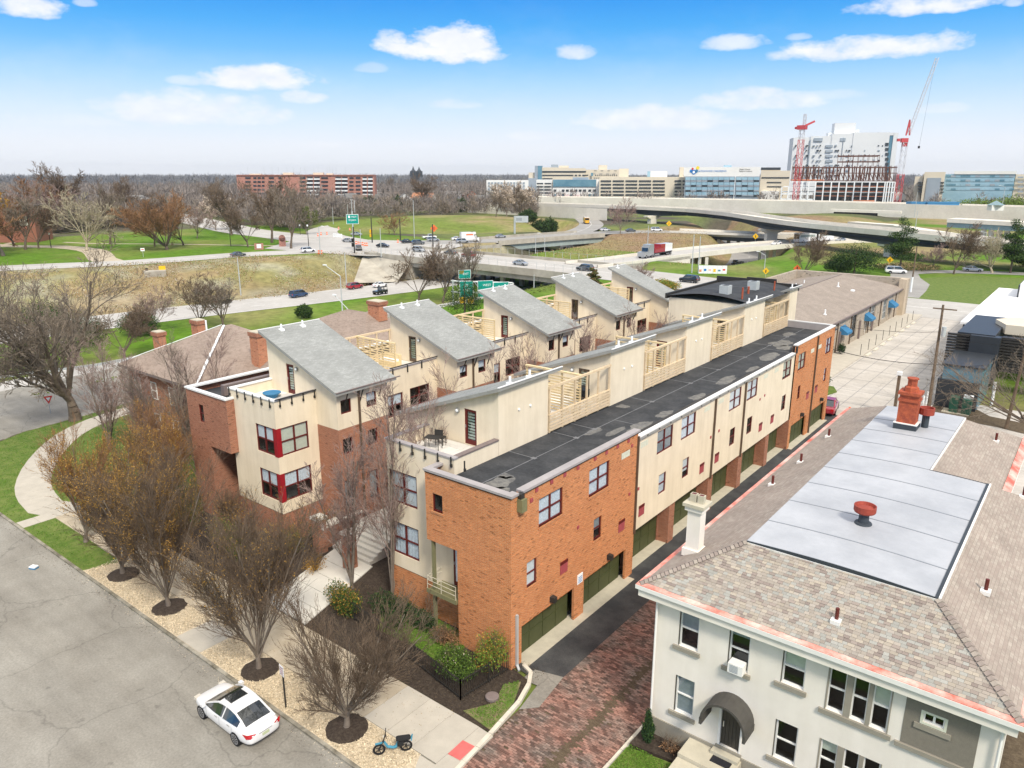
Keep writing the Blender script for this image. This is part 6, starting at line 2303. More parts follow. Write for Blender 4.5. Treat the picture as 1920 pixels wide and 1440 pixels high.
for (key,px,py,z_,h,rot,lb,wd)in [('round2',785,566,-6,14.5,.6,'large bare tree in the green median in front of the bridge',1.1),('tall2',830,560,-5,13,1.6,'bare tree between the median tree and the sign gantry',1.0),
 ('tall2',872,590,-3,13.5,2.6,'thin dark tree in front of the sign gantry',.7),
 ('round2',372,606,-5,11,2.0,'bare leaning tree behind the brick house chimney, left one',1.2),
 ('tall2',418,606,-5,10,3.6,'bare tree beside the near carriageway behind the old house',1.2),
 ('mauve',290,612,-5,9,3.0,'small bare tree left of the brick house chimneys',1.0),
 ('tall',46,712,-1,12,3.9,'grey green trunked tree behind the big spreading tree',.8),
 ('round2',230,650,-4,10,1.0,'bare tree in the thicket behind the old brick house',1.2),
 ('tall2',120,668,-4,11,.3,'bare tree among evergreens beside the near carriageway',1.1),
 ('mauve',1200,540,0,6,.5,'small bare shrub tree by the olive bush at the street',.9)]:
 p=un(px,py,z_)
 place_tree(key,(p.x,p.y,ground_h(p.x,p.y)),h,rot,lb,None,wd)
p=un(1952,900,0)
th_,tn_=grow(91,9,[dict(n=9,len=2.6,ang=.95,up=.02,t0=.6,r=.5),dict(n=8,len=.5,ang=.75,up=.01,r=.5),dict(n=6,len=.5,ang=.7,r=.5),dict(n=4,len=.5,ang=.7,r=.6)],trunk_r=.26,trunk_h=3.2,wob=.17,lean=(-.25,.1))
th_,tn_=fit(th_,tn_,10.5)
make_tree('bare_tree','bare dark tree reaching in from the right edge before the black building',(p.x-1.5,p.y+8,0),th_,tn_,'bark_dark','twig_grey',(6,3),None,minr=.012)
# --- leafy bushes and conifers
def bush(name,label,loc,blobs,n,size,mname,cat='bush',stems_=None,extra=None,group=None,seed=1):
 t=thing(name,label,cat,loc,0,group)
 rg=np.random.default_rng(seed)
 link('foliage',leaf_tris('foliage',blob_points(blobs,n,rg),size,mname,rg),t)
 if extra:
  for (n2,s2,m2)in extra:
   link('foliage' if 'blossom' not in m2 else 'flowers',leaf_tris('foliage',blob_points(blobs,n2,rg),s2,m2,rg),t)
 if stems_:
  sg=[]
  r2=random.Random(seed)
  for k in range(stems_[0]):
   a=r2.uniform(0,6.28)
   rr=r2.uniform(.1,.75)
   top=Vector((math.cos(a)*rr*stems_[2],math.sin(a)*rr*stems_[2],stems_[1]*r2.uniform(.6,1.05)))
   mid=top*.45+Vector((0,0,stems_[1]*.1))
   sg += [((0,0,0),tuple(mid),.02,.014),(tuple(mid),tuple(top),.014,.005)]
   for q in range(4):
    e=top+Vector((r2.gauss(0,.2),r2.gauss(0,.2),r2.gauss(.1,.15)))
    sg.append((tuple(mid.lerp(top,.4+.15*q)),tuple(e),.008,.004))
  link('stems',seg_mesh('stems',sg,3,'twig_brown',minr=.006),t)
 return t
bush('flowering_bush','green bush with small white flowers behind the iron fence',(-21.9,23.2,.07),[(0,0,.9,1.1,.8,.8),(.5,.3,.6,.6,.5,.6)],4200,.055,'leaf_green',stems_=(14,1.6,1.2),extra=[(1800,.05,'leaf_bright'),(140,.05,'blossom')],seed=3)
bush('green_bush','loose light green bush at the brick corner of the alley row',(-20.6,24.6,.07),[(0,0,1.5,.85,.8,1.0),(-.3,-.3,.9,.6,.6,.7)],2600,.05,'leaf_bright',stems_=(22,2.3,1.0),extra=[(900,.045,'bud_orange')],seed=4)
bush('dark_shrub','dark evergreen shrub under the little balcony',(-26.3,25.3,.07),[(0,0,.5,1.1,.6,.55),(-1.6,.2,.5,.8,.5,.6)],3500,.06,'leaf_dark',stems_=(6,.9,.8),extra=[(900,.05,'leaf_green')],seed=5)
bush('brown_shrub','reddish brown leafless shrub in the bed below the brick wall',(-24.2,25.0,.07),[(0,0,.45,1.1,.5,.4)],1500,.05,'twig_rust',stems_=(40,.9,1.2),seed=6)
bush('green_bush','mid green bush left of the fenced bed by the courtyard walk',(-30.4,23.6,.07),[(0,0,.8,1.0,.8,.8),(-1.3,.4,.7,.9,.7,.7)],3800,.055,'leaf_green',stems_=(10,1.5,1.4),extra=[(1400,.05,'bud_orange')],seed=7)
bush('dark_shrub','dark green shrub mass below the stucco bay of the alley row',(-28.6,25.0,.07),[(0,0,.6,1.4,.7,.7),(1.2,-.6,.4,.8,.6,.5)],3600,.055,'leaf_dark',stems_=(12,1.2,1.4),extra=[(1400,.05,'leaf_green')],seed=8)
bush('olive_shrub','olive twiggy shrub beside the left gate pier',(-38.9,26.0,.07),[(0,0,.9,.9,.8,.9)],2200,.05,'bud_green',stems_=(40,2.0,1.2),extra=[(900,.05,'bud_orange')],seed=9)
bush('dark_shrub','dark green shrub at the foot of the second row bay',(-39.2,28.6,.07),[(0,0,.6,.8,.9,.7)],2600,.055,'leaf_dark',stems_=(6,1.0,.8),extra=[(300,.05,'bud_orange')],seed=10)
bush('olive_shrub','large olive and brown shrub mass behind the pavement, left of the walk',(-41.2,23.6,.07),[(0,0,1.0,1.9,1.0,1.1),(-2.0,.3,.9,1.4,.9,1.0)],5200,.055,'bud_green',stems_=(90,2.4,2.6),extra=[(2600,.05,'twig_brown'),(1500,.05,'bud_orange')],seed=11)
bush('brown_shrub','tall brown twiggy shrub in front of the second row bay window',(-44.8,25.2,.07),[(0,0,1.3,1.4,.9,1.3)],2800,.05,'twig_brown',stems_=(110,3.0,2.0),extra=[(1400,.05,'bud_orange')],seed=12)
bush('olive_shrub','olive shrub hedge behind the pavement at the lawn',(-50.0,24.8,.07),[(0,0,.9,2.0,1.1,1.0),(2.0,-1.0,.8,1.3,.8,.9)],4600,.055,'leaf_green',stems_=(70,2.1,2.6),extra=[(2200,.05,'bud_green'),(1300,.05,'bud_orange')],seed=13)
bush('green_bush','bright green bush by the pavement under the leftmost street tree',(-52.6,19.6,.07),[(0,0,.8,.7,.7,.8)],1700,.055,'leaf_bright',stems_=(12,1.3,.9),seed=14)
bush('brown_shrub','brown shrub with dry leaves by the gate piers',(-35.7,25.4,.07),[(0,0,.6,.5,.9,.6)],1200,.05,'bud_orange',stems_=(50,1.5,1.1),seed=15)
bush('juniper','small narrow dark green juniper by the left corner of the white house',(-12.2,24.9,.42),[(0,0,.55,.28,.28,.6),(0,0,1.15,.16,.16,.5)],3000,.045,'leaf_dark',cat='shrub',extra=[(900,.04,'leaf_green')],seed=16)
bush('brown_shrub','small reddish shrub in the bed before the white house',(-11.2,25.0,.42),[(0,0,.2,.45,.3,.2)],500,.04,'twig_rust',stems_=(20,.5,.5),seed=17)
bush('box_hedge','clipped dark green bush on the small island at the end of the alley',(-24.4,88.2,.16),[(0,0,.8,1.5,1.2,.9)],3500,.10,'leaf_dark',extra=[(900,.09,'leaf_green')],seed=18)
bush('potted_plant','dark green potted bush against the block wall of the commercial building',(-26.9,107.2,.13),[(0,0,.8,.55,.55,.7)],900,.09,'leaf_dark',cat='plant',seed=19)
for k,(px,py,z_,r_,h,m1,m2,lb)in enumerate([(1601,513,0,6.6,8.0,'leaf_dark','leaf_green','large dark green spreading pine behind the commercial building'),
 (1572,512,0,3.5,4.6,'leaf_dark','leaf_green','lower dark pine bough mass left of the large pine'),
 (1686,512,0,3.6,14.5,'leaf_green','leaf_dark','tall narrow pine right of the flyover pier'),
 (1894,512,0,3.4,14.0,'leaf_green','leaf_dark','tall pine near the right edge of the lawn hedge line'),
 (1918,500,0,3.4,6.0,'leaf_bright','leaf_green','yellow green shrub at the right picture edge'),
 (1012,422,0,5,7.5,'leaf_dark','leaf_green','dark evergreen bush beside the bus road'),
 (1030,420,0,4.5,8.5,'leaf_dark','leaf_green','evergreen bush nearest the bus road'),
 (990,424,0,4.5,7.0,'leaf_dark','leaf_green','evergreen bush left in the thicket by the message sign'),
 (692,398,0,7,10.5,'leaf_dark','leaf_green','dark round evergreen behind the loop road'),
 (745,395,0,6,10.0,'leaf_dark','leaf_green','dark evergreen behind the round brown tree'),
 (832,398,0,7,8.0,'leaf_dark','leaf_green','evergreen hedge behind the mound, left of the white van'),
 (865,397,0,7,9.0,'leaf_dark','leaf_green','evergreen hedge mass at the top of the mound'),
 (905,396,0,7,8.0,'leaf_dark','leaf_green','right end of the evergreen hedge behind the mound'),
 (872,618,-2,3.4,7.6,'leaf_dark','leaf_green','dark bushy evergreen beside the sign gantry'),
 (570,588,-5,1.9,3.2,'leaf_green','leaf_dark','small green conifer behind the brick house roof'),
 (1112,545,0,1.5,5.2,'leaf_green','twig_rust','small spruce with a brown tip between the shed roofs'),
 (1238,545,0,4.2,2.6,'leaf_bright','bud_orange','olive yellow bush behind the farthest shed roof'),
 (85,615,-5,5,7.0,'leaf_green','leaf_dark','bright green evergreen seen through the big spreading tree'),
 (150,640,-5,5,6.5,'leaf_dark','leaf_green','dark evergreen through the right side of the big tree'),
 (260,620,-5,4,5,'leaf_green','leaf_dark','green bush behind the mauve tree at the old house'),
 (1700,505,0,8,1.7,'dry_grass','leaf_green','brown tall weeds at the far edge of the lawn'),
 (1840,375,5,16,11,'leaf_bright','bud_green','yellow green round trees before the blue glass office'),
 (1905,372,5,14,13,'leaf_bright','bud_green','yellow green trees at the far right edge'),
 (1780,374,5,12,9,'leaf_bright','bud_green','yellow green tree left before the blue glass office')]):
 p=un(px,py,z_)if py > 380 else far(px,520,z_)
 big=(p-Vector((0,0,24))).length
 n=int(4200 if big < 150 else 5200)
 sz=.00085*big
 if h > r_*3:
  blobs=[(math.cos(k_*2.4)*r_*.35,math.sin(k_*2.4)*r_*.35,h*(.3+.085*k_),r_*(1.05-.10*k_),r_*(1.05-.10*k_),h*.07)for k_ in range(8)]
 else:
  blobs=[(0,0,h*.5,r_*.75,r_*.75,h*.45),(r_*.5,r_*.2,h*.45,r_*.5,r_*.5,h*.36),(-r_*.5,-r_*.3,h*.42,r_*.55,r_*.5,h*.32),(0,r_*.6,h*.4,r_*.5,r_*.45,h*.35)]
 zz=ground_h(p.x,p.y)if z_ < 4 else 0
 t=bush('evergreen_tree' if 'leaf_dark' in (m1,m2)else 'roadside_bush',lb,(p.x,p.y,zz),blobs,n,sz,m1,cat='tree',extra=[(int(n*.6),sz,m2)],seed=30+k)
 link('trunk',seg_mesh('trunk',[((0,0,0),(0,0,h*.8),.12+h*.012,.05)],6,'bark_dark'),t)
# --- tufts, leaves and stones lying about: nobody would count them
def scatter(name,pts,size,mname,seed,up=0.0):
 rg=np.random.default_rng(seed)
 c=np.array(pts)
 me=leaf_tris(name,c,size,mname,rg)
 o=link(name,me)
 o['kind']='stuff'
 return o
rg=np.random.default_rng(8)
def rect_pts(n,x0,x1,y0,y1,z0,z1,ok=None):
 P=np.stack([rg.uniform(x0,x1,n),rg.uniform(y0,y1,n),rg.uniform(z0,z1,n)],axis=1)
 if ok:
  P=np.array([q for q in P if ok(q[0],q[1])])
 return P
RINGS=[(-23.3,17.6),(-30,17.65),(-39,17.75),(-44.7,17.85)]
okg=lambda x_,y_:not (-36.0 < x_ <-33.5)and all((x_-a)** 2+(y_-c)** 2 > .95 ** 2 for a,c in RINGS)
scatter('gravel',rect_pts(26000,-47.0,-19.6,16.5,18.5,.105,.15,okg),.042,'stone',1)
scatter('gravel',rect_pts(500,-47.0,-19.2,15.9,16.3,.0,.02),.03,'stone',2)
LAWNP=[(-79.2,24.6),(-77.3,20.9),(-74.1,17.8),(-69,16.48),(-47.2,16.48),(-46.4,18.5),(-50,18.5),(-50,40),(-84,60),(-81.6,39),(-79.8,30)]
def off_path(x_,y_):
 if 18.5 < y_ < 21.4 and x_ >-57:
  return False
 if-58 < x_ <-56.5 and y_ < 19:
  return False
 return in_poly(x_,y_,LAWNP)and seg_dist(x_,y_,path)[0]> 1.32 and not (-75.5 < x_ <-59 and y_ > 30.5)
scatter('grass',rect_pts(52000,-84,-46.5,16.5,48,.10,.16,off_path),.05,'grass_blade',3)
scatter('grass',rect_pts(9000,-27.5,-22.6,23.4,26.3,.10,.17,lambda x_,y_:in_poly(x_,y_,[(-24.9,23.8),(-22.6,23.4),(-23.4,26.2),(-27.0,26.4),(-29.4,25.4),(-28.0,23.6)])),.045,'grass_blade',4)
scatter('grass',rect_pts(2600,-20,-18.2,21.5,25,.10,.15,lambda x_,y_:in_poly(x_,y_,[(-18.25,21.6),(-18.6,23.6),(-19.25,25.0),(-19.7,24.3),(-19.2,23.0),(-19.9,21.8)])),.04,'grass_blade',5)
scatter('grass',rect_pts(7000,-12.7,-8.1,22.5,24.3,.40,.45),.035,'grass_blade',6)
scatter('mulch_chips',rect_pts(9000,-35,-18.6,21.5,26.4,.07,.11,lambda x_,y_:not in_poly(x_,y_,[(-24.9,23.8),(-22.6,23.4),(-23.4,26.2),(-27.0,26.4),(-29.4,25.4),(-28.0,23.6)])),.035,'soil',7)
scatter('fallen_leaves',rect_pts(900,-46,-20,18.5,21.4,.13,.14),.03,'dry_grass',9)
scatter('fallen_leaves',rect_pts(700,-60,-19,15.6,16.3,.004,.03),.03,'bark_dark',10)
# slope weeds on the far bank and other rough ground
pts=[]
while len(pts)< 34000:
 x_,y_=rg.uniform(-215,-158),rg.uniform(20,160)
 wt,wbb=lerp(y_,YS,WT),lerp(y_,YS,WB)
 if wt-3 < x_ < wbb+2 and mnoise.noise(Vector((x_*.09,y_*.09,0)))>-.18:
  pts.append((x_,y_,ground_h(x_,y_)+rg.uniform(0,.9+.8*max(0,mnoise.noise(Vector((x_*.15,y_*.15,3)))))))
pts=np.array(pts)
scatter('bank_weeds',pts[:14500],.17,'dry_grass',11)
scatter('bank_weeds',pts[14500:21500],.16,'bud_green',12)
scatter('bank_weeds',pts[21500:28500],.17,'twig_rust',13)
scatter('bank_weeds',pts[28500:],.17,'dry_grey',14)
pts=[]
while len(pts)< 9000:
 x_,y_=rg.uniform(-160,-90),rg.uniform(190,330)
 if ground_h(x_,y_)>-5 and seg_dist(x_,y_,[(-108,178),(-104,205),(-98,240),(-90,290)])[0]> 9:
  pts.append((x_,y_,ground_h(x_,y_)+rg.uniform(0,.25)))
scatter('bank_weeds',np.array(pts),.22,'dry_grass',15)
pts=[]
while len(pts)< 6000:
 x_,y_=rg.uniform(-112,-92),rg.uniform(30,150)
 pts.append((x_,y_,ground_h(x_,y_)+rg.uniform(0,1.2*abs(mnoise.noise(Vector((x_*.2,y_*.2,1)))))))
scatter('bank_weeds',np.array(pts),.22,'bud_green',16)
# --- woodland and suburb trees that read as one mass
def wood(name,pts,mname,seed,spikes=70,h=(9,17)):
 rgw=np.random.default_rng(seed)
 n=len(pts)
 P=np.repeat(np.array(pts,dtype=float),spikes,axis=0)
 H=np.repeat(rgw.uniform(h[0],h[1],n),spikes)[:,None]
 m=n*spikes
 az_=rgw.uniform(0,2*math.pi,(m,1))
 inc=np.abs(rgw.normal(0,.75,(m,1)))
 t0=rgw.uniform(.18,.75,(m,1))
 d=np.concatenate([np.cos(az_)*np.sin(inc),np.sin(az_)*np.sin(inc),np.cos(inc)*1.0],axis=1)
 L=H*rgw.uniform(.15,.34,(m,1))
 off=np.concatenate([np.cos(az_),np.sin(az_),np.zeros((m,1))],axis=1)*H*.26*np.sqrt(rgw.random((m,1)))*np.sin(np.clip(t0*1.25,0,1)*math.pi)
 a=P+off+np.concatenate([np.zeros((m,2)),H*t0],axis=1)
 e=a+d*L
 w=np.cross(d,rgw.normal(0,1,(m,3)))
 w /= np.linalg.norm(w,axis=1,keepdims=True)
 w *= H*.016
 V=np.stack([a-w,a+w,e],axis=1).reshape(-1,3)
 o=link(name,quad_mesh(name,V,np.arange(m*3).reshape(m,3),mname))
 o['kind']='stuff'
 return o
def clear_ok(x_,y_):
 if ground_h(x_,y_)<-.2:
  return False
 for ln,w_ in (([(-236,180),(-262,184),(-300,190),(-345,204),(-420,228),(-560,270)],13),([(-246,194),(-284,224),(-302,262),(-300,285),(-280,340)],11),([(-176,262),(-208,328),(-240,370)],10),([(-181,222),(-161,292),(-118,306)],10)):
  if seg_dist(x_,y_,ln)[0]< w_:
   return False
 return ((x_+262)/64)** 2+((y_-282)/64)** 2 > 1.0
wl=[[],[],[],[]]
rw=random.Random(12)
for _ in range(14000):
 px=rw.uniform(-120,1010)
 D=290+900*rw.random()** 1.6
 if px < 420:
  D += 60
 elif px < 600:
  D += 40
 elif px < 960:
  D += 130
 else:
  D += 140
 p=far(px,D)
 if not clear_ok(p.x,p.y):
  continue
 if px < 430 and in_poly(p.x,p.y,[(-225,60),(-225,150),(-250,178),(-330,196),(-375,205),(-345,140),(-330,60)]):
  continue
 if rw.random()> ((.55 if px < 600 else .25)if D < 520 else (.36 if px < 600 or D > 750 else .12)):
  continue
 wl[0 if D < 520 else 1].append((p.x,p.y,0))
wood('woodland',wl[0][:800],'forest_near',21,95,(7,13))
wood('woodland',wl[0][800:1300],'twig_grey',22,95,(7,14))
wood('woodland',wl[1][:1800],'forest_near',23,60,(10,18))
for _ in range(3600):
 px=rw.uniform(-200,2100)
 D=1150+4200*rw.random()** 1.3
 p=far(px,D)
 wl[2].append((p.x,p.y,-1))
wood('far_woods',wl[2],'forest_hazed',24,46,(18,29))
for _ in range(900):
 px=rw.uniform(1000,2050)
 D=560+600*rw.random()
 p=far(px,D)
 wl[3].append((p.x,p.y,0))
wood('far_woods',wl[3],'forest_near',25,50,(9,15))
# -- vehicles
def loft(mb,secs,close=True):
 """secs: rings of equal length"""
 for A,B in zip(secs[:-1],secs[1:]):
  n=len(A)
  for i in range(n):
   j=(i+1)% n
   mb.face([A[i],A[j],B[j],B[i]])
 if close:
  mb.face(secs[0][::-1])
  mb.face(secs[-1])
def body_ring(x,zb,zs,hw,bulge=1.0,n=4):
 """cross-section of a car body: sill, bulging side, shoulder, flat top"""
 pts=[(x,-hw*.86,zb),(x,-hw*.97,zb+.12),(x,-hw*bulge,zb+(zs-zb)*.55),(x,-hw*.95,zs-.05),(x,-hw*.80,zs),(x,hw*.80,zs),(x,hw*.95,zs-.05),(x,hw*bulge,zb+(zs-zb)*.55),(x,hw*.97,zb+.12),(x,hw*.86,zb)]
 return pts
KINDS={'sedan':(4.6,1.8,1.44,[(0,.34,.58,.62),(.02,.26,.70,.80),(.09,.22,.80,.93),(.25,.2,.90,1),(.36,.2,.94,1),(.6,.2,.97,1),(.8,.22,.99,1),(.93,.26,.96,.94),(.985,.34,.90,.84),(1,.45,.80,.70)],(.24,.43,.66,.88)),
 'suv':(4.7,1.88,1.72,[(0,.38,.70,.68),(.02,.3,.86,.86),(.08,.28,.98,.95),(.24,.28,1.05,1),(.5,.28,1.08,1),(.85,.3,1.1,1),(.97,.34,1.06,.95),(1,.45,1.0,.86)],(.22,.36,.88,.985)),
 'van':(5.0,1.98,1.78,[(0,.34,.62,.7),(.02,.26,.80,.88),(.08,.24,.95,.96),(.2,.24,1.02,1),(.6,.24,1.05,1),(.95,.28,1.05,.97),(1,.4,.98,.9)],(.14,.32,.92,.99)),
 'pickup':(5.6,1.95,1.85,[(0,.45,.82,.76),(.02,.36,1.0,.92),(.08,.34,1.1,.98),(.26,.34,1.14,1),(.6,.34,1.14,1),(.98,.38,1.14,1),(1,.5,1.1,.95)],(.26,.36,.56,.62)),
 }
def car(kind,colour,label,loc,rot,cat='car',group=None,detail=False,glass='car_glass'):
 L,Wd,H,st,cab=KINDS[kind]
 t=thing('parked_car' if detail else 'car',label,cat,loc,rot,group)
 hw=Wd/2
 b=MB().use(colour)
 secs=[]
 for (f,zb,zs,wf)in st:
  secs.append([Vector(p)for p in body_ring(L/2-f*L,zb,zs,hw*wf)])
 loft(b,secs)
 if kind == 'pickup':
  b.use('room_dark').box(L/2-.97*L,-hw*.8,1.02,L/2-.64*L,hw*.8,1.143)
 o=b.build('body',t,smooth=False)
 if detail:
  bm=bmesh.new()
  bm.from_mesh(o.data)
  bmesh.ops.remove_doubles(bm,verts=bm.verts,dist=.001)
  bmesh.ops.recalc_face_normals(bm,faces=bm.faces)
  bm.to_mesh(o.data)
  bm.free()
  md=o.modifiers.new('s','SUBSURF')
  md.levels=md.render_levels=2
  o.data.polygons.foreach_set('use_smooth',[True]*len(o.data.polygons))
 if detail:
  def ring(x,z,w):
   return [(x,-w,z),(x,-w*.5,z+.018),(x,0,z+.025),(x,w*.5,z+.018),(x,w,z)]
  top=[(1.20,.93,.80),(.86,1.10,.76),(.48,1.28,.70),(.20,1.38,.645),(-.20,1.43,.62),(-.65,1.42,.605),(-1.05,1.35,.60),(-1.45,1.20,.62),(-1.80,1.03,.66),(-2.02,.965,.68)]
  side=lambda x:float(np.interp(-x,[-1.2,-.6,0,.8,1.5,2.02],[.80,.865,.88,.87,.82,.70]))
  belt=lambda x:float(np.interp(-x,[-1.2,0,1.2,2.02],[.90,.95,.985,.955]))
  for (i0,i1,m_,nm)in ((0,3,glass,'windscreen'),(3,6,colour,'roof'),(6,8,glass,'rear_window'),(8,9,colour,'rear_deck')):
   g=MB().use(m_)
   for A,Bq in zip(top[i0:i1],top[i0+1:i1+1]):
    ra,rb=ring(*A),ring(*Bq)
    for k in range(4):
     g.face([ra[k],ra[k+1],rb[k+1],rb[k]])
   g.build(nm,t)
  for s_ in (1,-1):
   g=MB().use(glass)
   p_=MB().use(colour)
   for A,Bq in zip(top[:-1],top[1:]):
    q=[(A[0],s_*side(A[0]),belt(A[0])),(Bq[0],s_*side(Bq[0]),belt(Bq[0])),(Bq[0],s_*Bq[2],Bq[1]),(A[0],s_*A[2],A[1])]
    (p_ if A[0]<-1.4 else g).face(q)
    p_.bar((A[0],s_*A[2],A[1]),(Bq[0],s_*Bq[2],Bq[1]),.075,.05)
   p_.bar((-.35,s_*side(-.35),belt(-.35)),(-.40,s_*.615,1.42),.06,.03)
   g.build('side_window',t)
   p_.build('pillar',t)
 else:
  cowl,rf,rr_,rd=[L/2-c*L for c in cab]
  sh=lambda x:float(np.interp((L/2-x)/L,[s[0]for s in st],[s[2]for s in st]))
  zc,zr=sh(cowl)-.03,sh(rd)-.03
  g=MB().use(glass)
  wt,wb_=hw*.70,hw*.90
  A=[(cowl,-hw*.80,zc),(cowl,hw*.80,zc),(rf,wt,H-.02),(rf,-wt,H-.02)]
  Bq=[(rd,hw*.80,zr),(rd,-hw*.80,zr),(rr_,-wt,H-.03),(rr_,wt,H-.03)]
  zm=sh((rf+rr_)/2)-.02
  g.face(A)
  ws=g.build('windscreen',t)
  MB().use(glass).face(Bq).build('rear_window',t)
  for s_ in (1,-1):
   g=MB().use(glass)
   q=[(cowl,s_*hw*.80,zc),(rd,s_*hw*.80,zr),(rr_,s_*wt,H-.03),(rf,s_*wt,H-.02)]
   mid0=((rf+rr_)/2,s_*wb_,zm)
   g.face([q[0],mid0,q[2],q[3]])
   g.face([mid0,q[1],q[2]])
   g.build('side_window',t)
  b=MB().use(colour)
  e=.018
  crown=[(rf+.04,wt,H-.0),(rf+.04,0,H+.03),(rf+.04,-wt,H-.0),(rr_-.04,-wt,H-.01),(rr_-.04,0,H+.03),(rr_-.04,wt,H-.01)]
  b.face([crown[0],crown[1],crown[4],crown[5]][::-1])
  b.face([crown[1],crown[2],crown[3],crown[4]][::-1])
  for s_ in (1,-1):
   b.bar((cowl,s_*hw*.80,zc+.01),(rf,s_*wt,H),.07,.05)
   b.bar((rd,s_*hw*.80,zr+.02),(rr_,s_*wt,H-.01),.13,.06)
   b.bar((rf,s_*wt,H-.02),(rr_,s_*wt,H-.03),.08,.05)
   if kind != 'pickup':
    mxr=(rf+rr_)/2
    b.bar((mxr,s_*wb_,zm),(mxr,s_*wt,H-.02),.07,.04)
  b.build('roof',t)
 wr=.33 if kind in ('sedan','van')else .38
 wx=(L/2-.185*L,L/2-.775*L)
 for x_ in wx:
  for s_ in (1,-1):
   wroot=link('wheel',None,t,(x_,s_*(hw-.11),wr))
   g=MB().use('tyre').tube((0,-.11,0),(0,.11,0),wr,wr,20 if detail else 12)
   g.build('tyre',wroot)
   g=MB().use('alloy')
   y_=s_*.112
   if detail:
    for k in range(10):
     a=2*math.pi*k/10
     a2=a+.26
     g.face([(0,y_+s_*.01,0),(wr*.68*math.cos(a),y_,wr*.68*math.sin(a)),(wr*.68*math.cos(a2),y_,wr*.68*math.sin(a2))])
    n=20
    for k in range(n):
     a,a2=2*math.pi*k/n,2*math.pi*(k+1)/n
     g.face([(wr*.64*math.cos(a),y_,wr*.64*math.sin(a)),(wr*.64*math.cos(a2),y_,wr*.64*math.sin(a2)),(wr*.74*math.cos(a2),y_,wr*.74*math.sin(a2)),(wr*.74*math.cos(a),y_,wr*.74*math.sin(a))])
   else:
    n=10
    g.face([(wr*.6*math.cos(2*math.pi*k/n),y_,wr*.6*math.sin(2*math.pi*k/n))for k in range(n)])
   g.build('rim',wroot)
   g=MB().use('room_dark')
   n=12
   yy_=s_*(hw+(.006 if detail else .004))*1.0
   pts=[(x_+(wr+.06)*math.cos(math.pi*k/n),yy_*(1.0 if detail else 1.0),wr+(wr+.06)*math.sin(math.pi*k/n))for k in range(n+1)]
   if not detail:
    g.face(pts)
    g.build('wheel_arch',t)
 zf,zb_=st[1][2],st[-2][2]
 for s_ in (1,-1):
  g=MB().use('lamp_clear').box(L/2-.06*L,s_*hw*.52,zf-.12,L/2-.012*L,s_*hw*.84,zf+.02)
  g.build('headlight',t)
  g=MB().use('tail_red')
  if detail:
   pass
  else:
   g.box(-L/2-.01,s_*hw*.5,zb_-.26,-L/2+.06,s_*hw*.84,zb_-.04)
   g.build('tail_light',t)
 return t
# the white sedan at the kerb, in detail
t=car('sedan','car_white','white parked sedan with open sunroof beside the gravel verge',(-27.65,14.88,0),R(180),detail=True)
SED=t
L,Wd,H=4.6,1.8,1.44
g=MB().use('car_glass')
g.prism([(.12,-.40),(-.42,-.42),(-.42,.42),(.12,.40)],H-.03,H+.03)
g.build('sunroof',t)
for s_ in (1,-1):
 g=MB().use('tail_red')
 pts=[(-1.86,s_*.86,.90),(-2.14,s_*.80,.93),(-2.26,s_*.42,.84),(-2.245,s_*.70,.72),(-2.12,s_*.84,.74)]
 g.face([(p[0]-.02,p[1]*1.02,p[2])for p in pts])
 g.build('tail_light',t)
 g=MB().use('car_white').box(.95,s_*.88,.93,1.15,s_*1.06,1.07)
 g.build('wing_mirror',t)
 g=MB().use('alloy').box(.02,s_*.905,.80,.22,s_*.92,.83).box(-.95,s_*.905,.82,-.75,s_*.92,.85)
 g.build('door_handle',t)
 g=MB().use('screen_grey')
 for x_ in (.98,-.08,-1.05):
  g.bar((x_,s_*.902,.35),(x_-.04,s_*.902,.92),.008,.008)
 g.build('door_gap',t)
MB().use('plate').box(-2.305,-.17,.58,-2.285,.17,.72).build('number_plate',t)
MB().use('alloy').box(-2.30,-.32,.76,-2.27,.32,.79).build('trim_strip',t)
# blue electric moped
t=thing('electric_moped','light blue electric moped with long black seat on its stand by the pavement','moped',(-20.55,17.9,.12),math.atan2(18.5-17.6,-20.2+20.95))
WR=.27
for x_,nm in ((-.62,0),(.52,1)):
 wroot=link('wheel',None,t,(x_,0,WR))
 g=MB()
 g.use('tyre')
 n=22
 for k in range(n):
  a0,a1=2*math.pi*k/n,2*math.pi*(k+1)/n
  for j in range(6):
   b0,b1=2*math.pi*j/6,2*math.pi*(j+1)/6
   f_=lambda a,b:((WR-.045+.045*math.cos(b))*math.cos(a),.045*math.sin(b),(WR-.045+.045*math.cos(b))*math.sin(a))
   g.face([f_(a0,b0),f_(a1,b0),f_(a1,b1),f_(a0,b1)])
 g.build('tyre',wroot)
 g=MB().use('dark_metal')
 for k in range(5):
  a=2*math.pi*k/5
  g.bar((0,0,0),((WR-.06)*math.cos(a),0,(WR-.06)*math.sin(a)),.03,.02)
 g.tube((0,-.05,0),(0,.05,0),.05,.05,10)
 g.build('rim',wroot)
g=MB().use('scooter_blue')
g.tube((-.40,0,.62),(-.26,0,.36),.055,.06,8).tube((-.26,0,.36),(-.02,0,.28),.06,.06,8).tube((-.02,0,.28),(.12,0,.32),.06,.07,8).tube((.12,0,.32),(.20,0,.56),.07,.06,8)
g.tube((.18,0,.58),(.74,0,.62),.03,.03,8).bar((.74,-.1,.56),(.80,0,.80),.04).bar((.74,.1,.56),(.80,0,.80),.04)
g.bar((-.78,0,.56),(-.46,0,.60),.10,.02)
g.build('frame',t)
g=MB().use('seat_black').prism([(.10,-.09),(.2,-.13),(.66,-.12),(.72,-.06),(.72,.06),(.66,.12),(.2,.13),(.10,.09)],.64,.73)
g.build('seat',t)
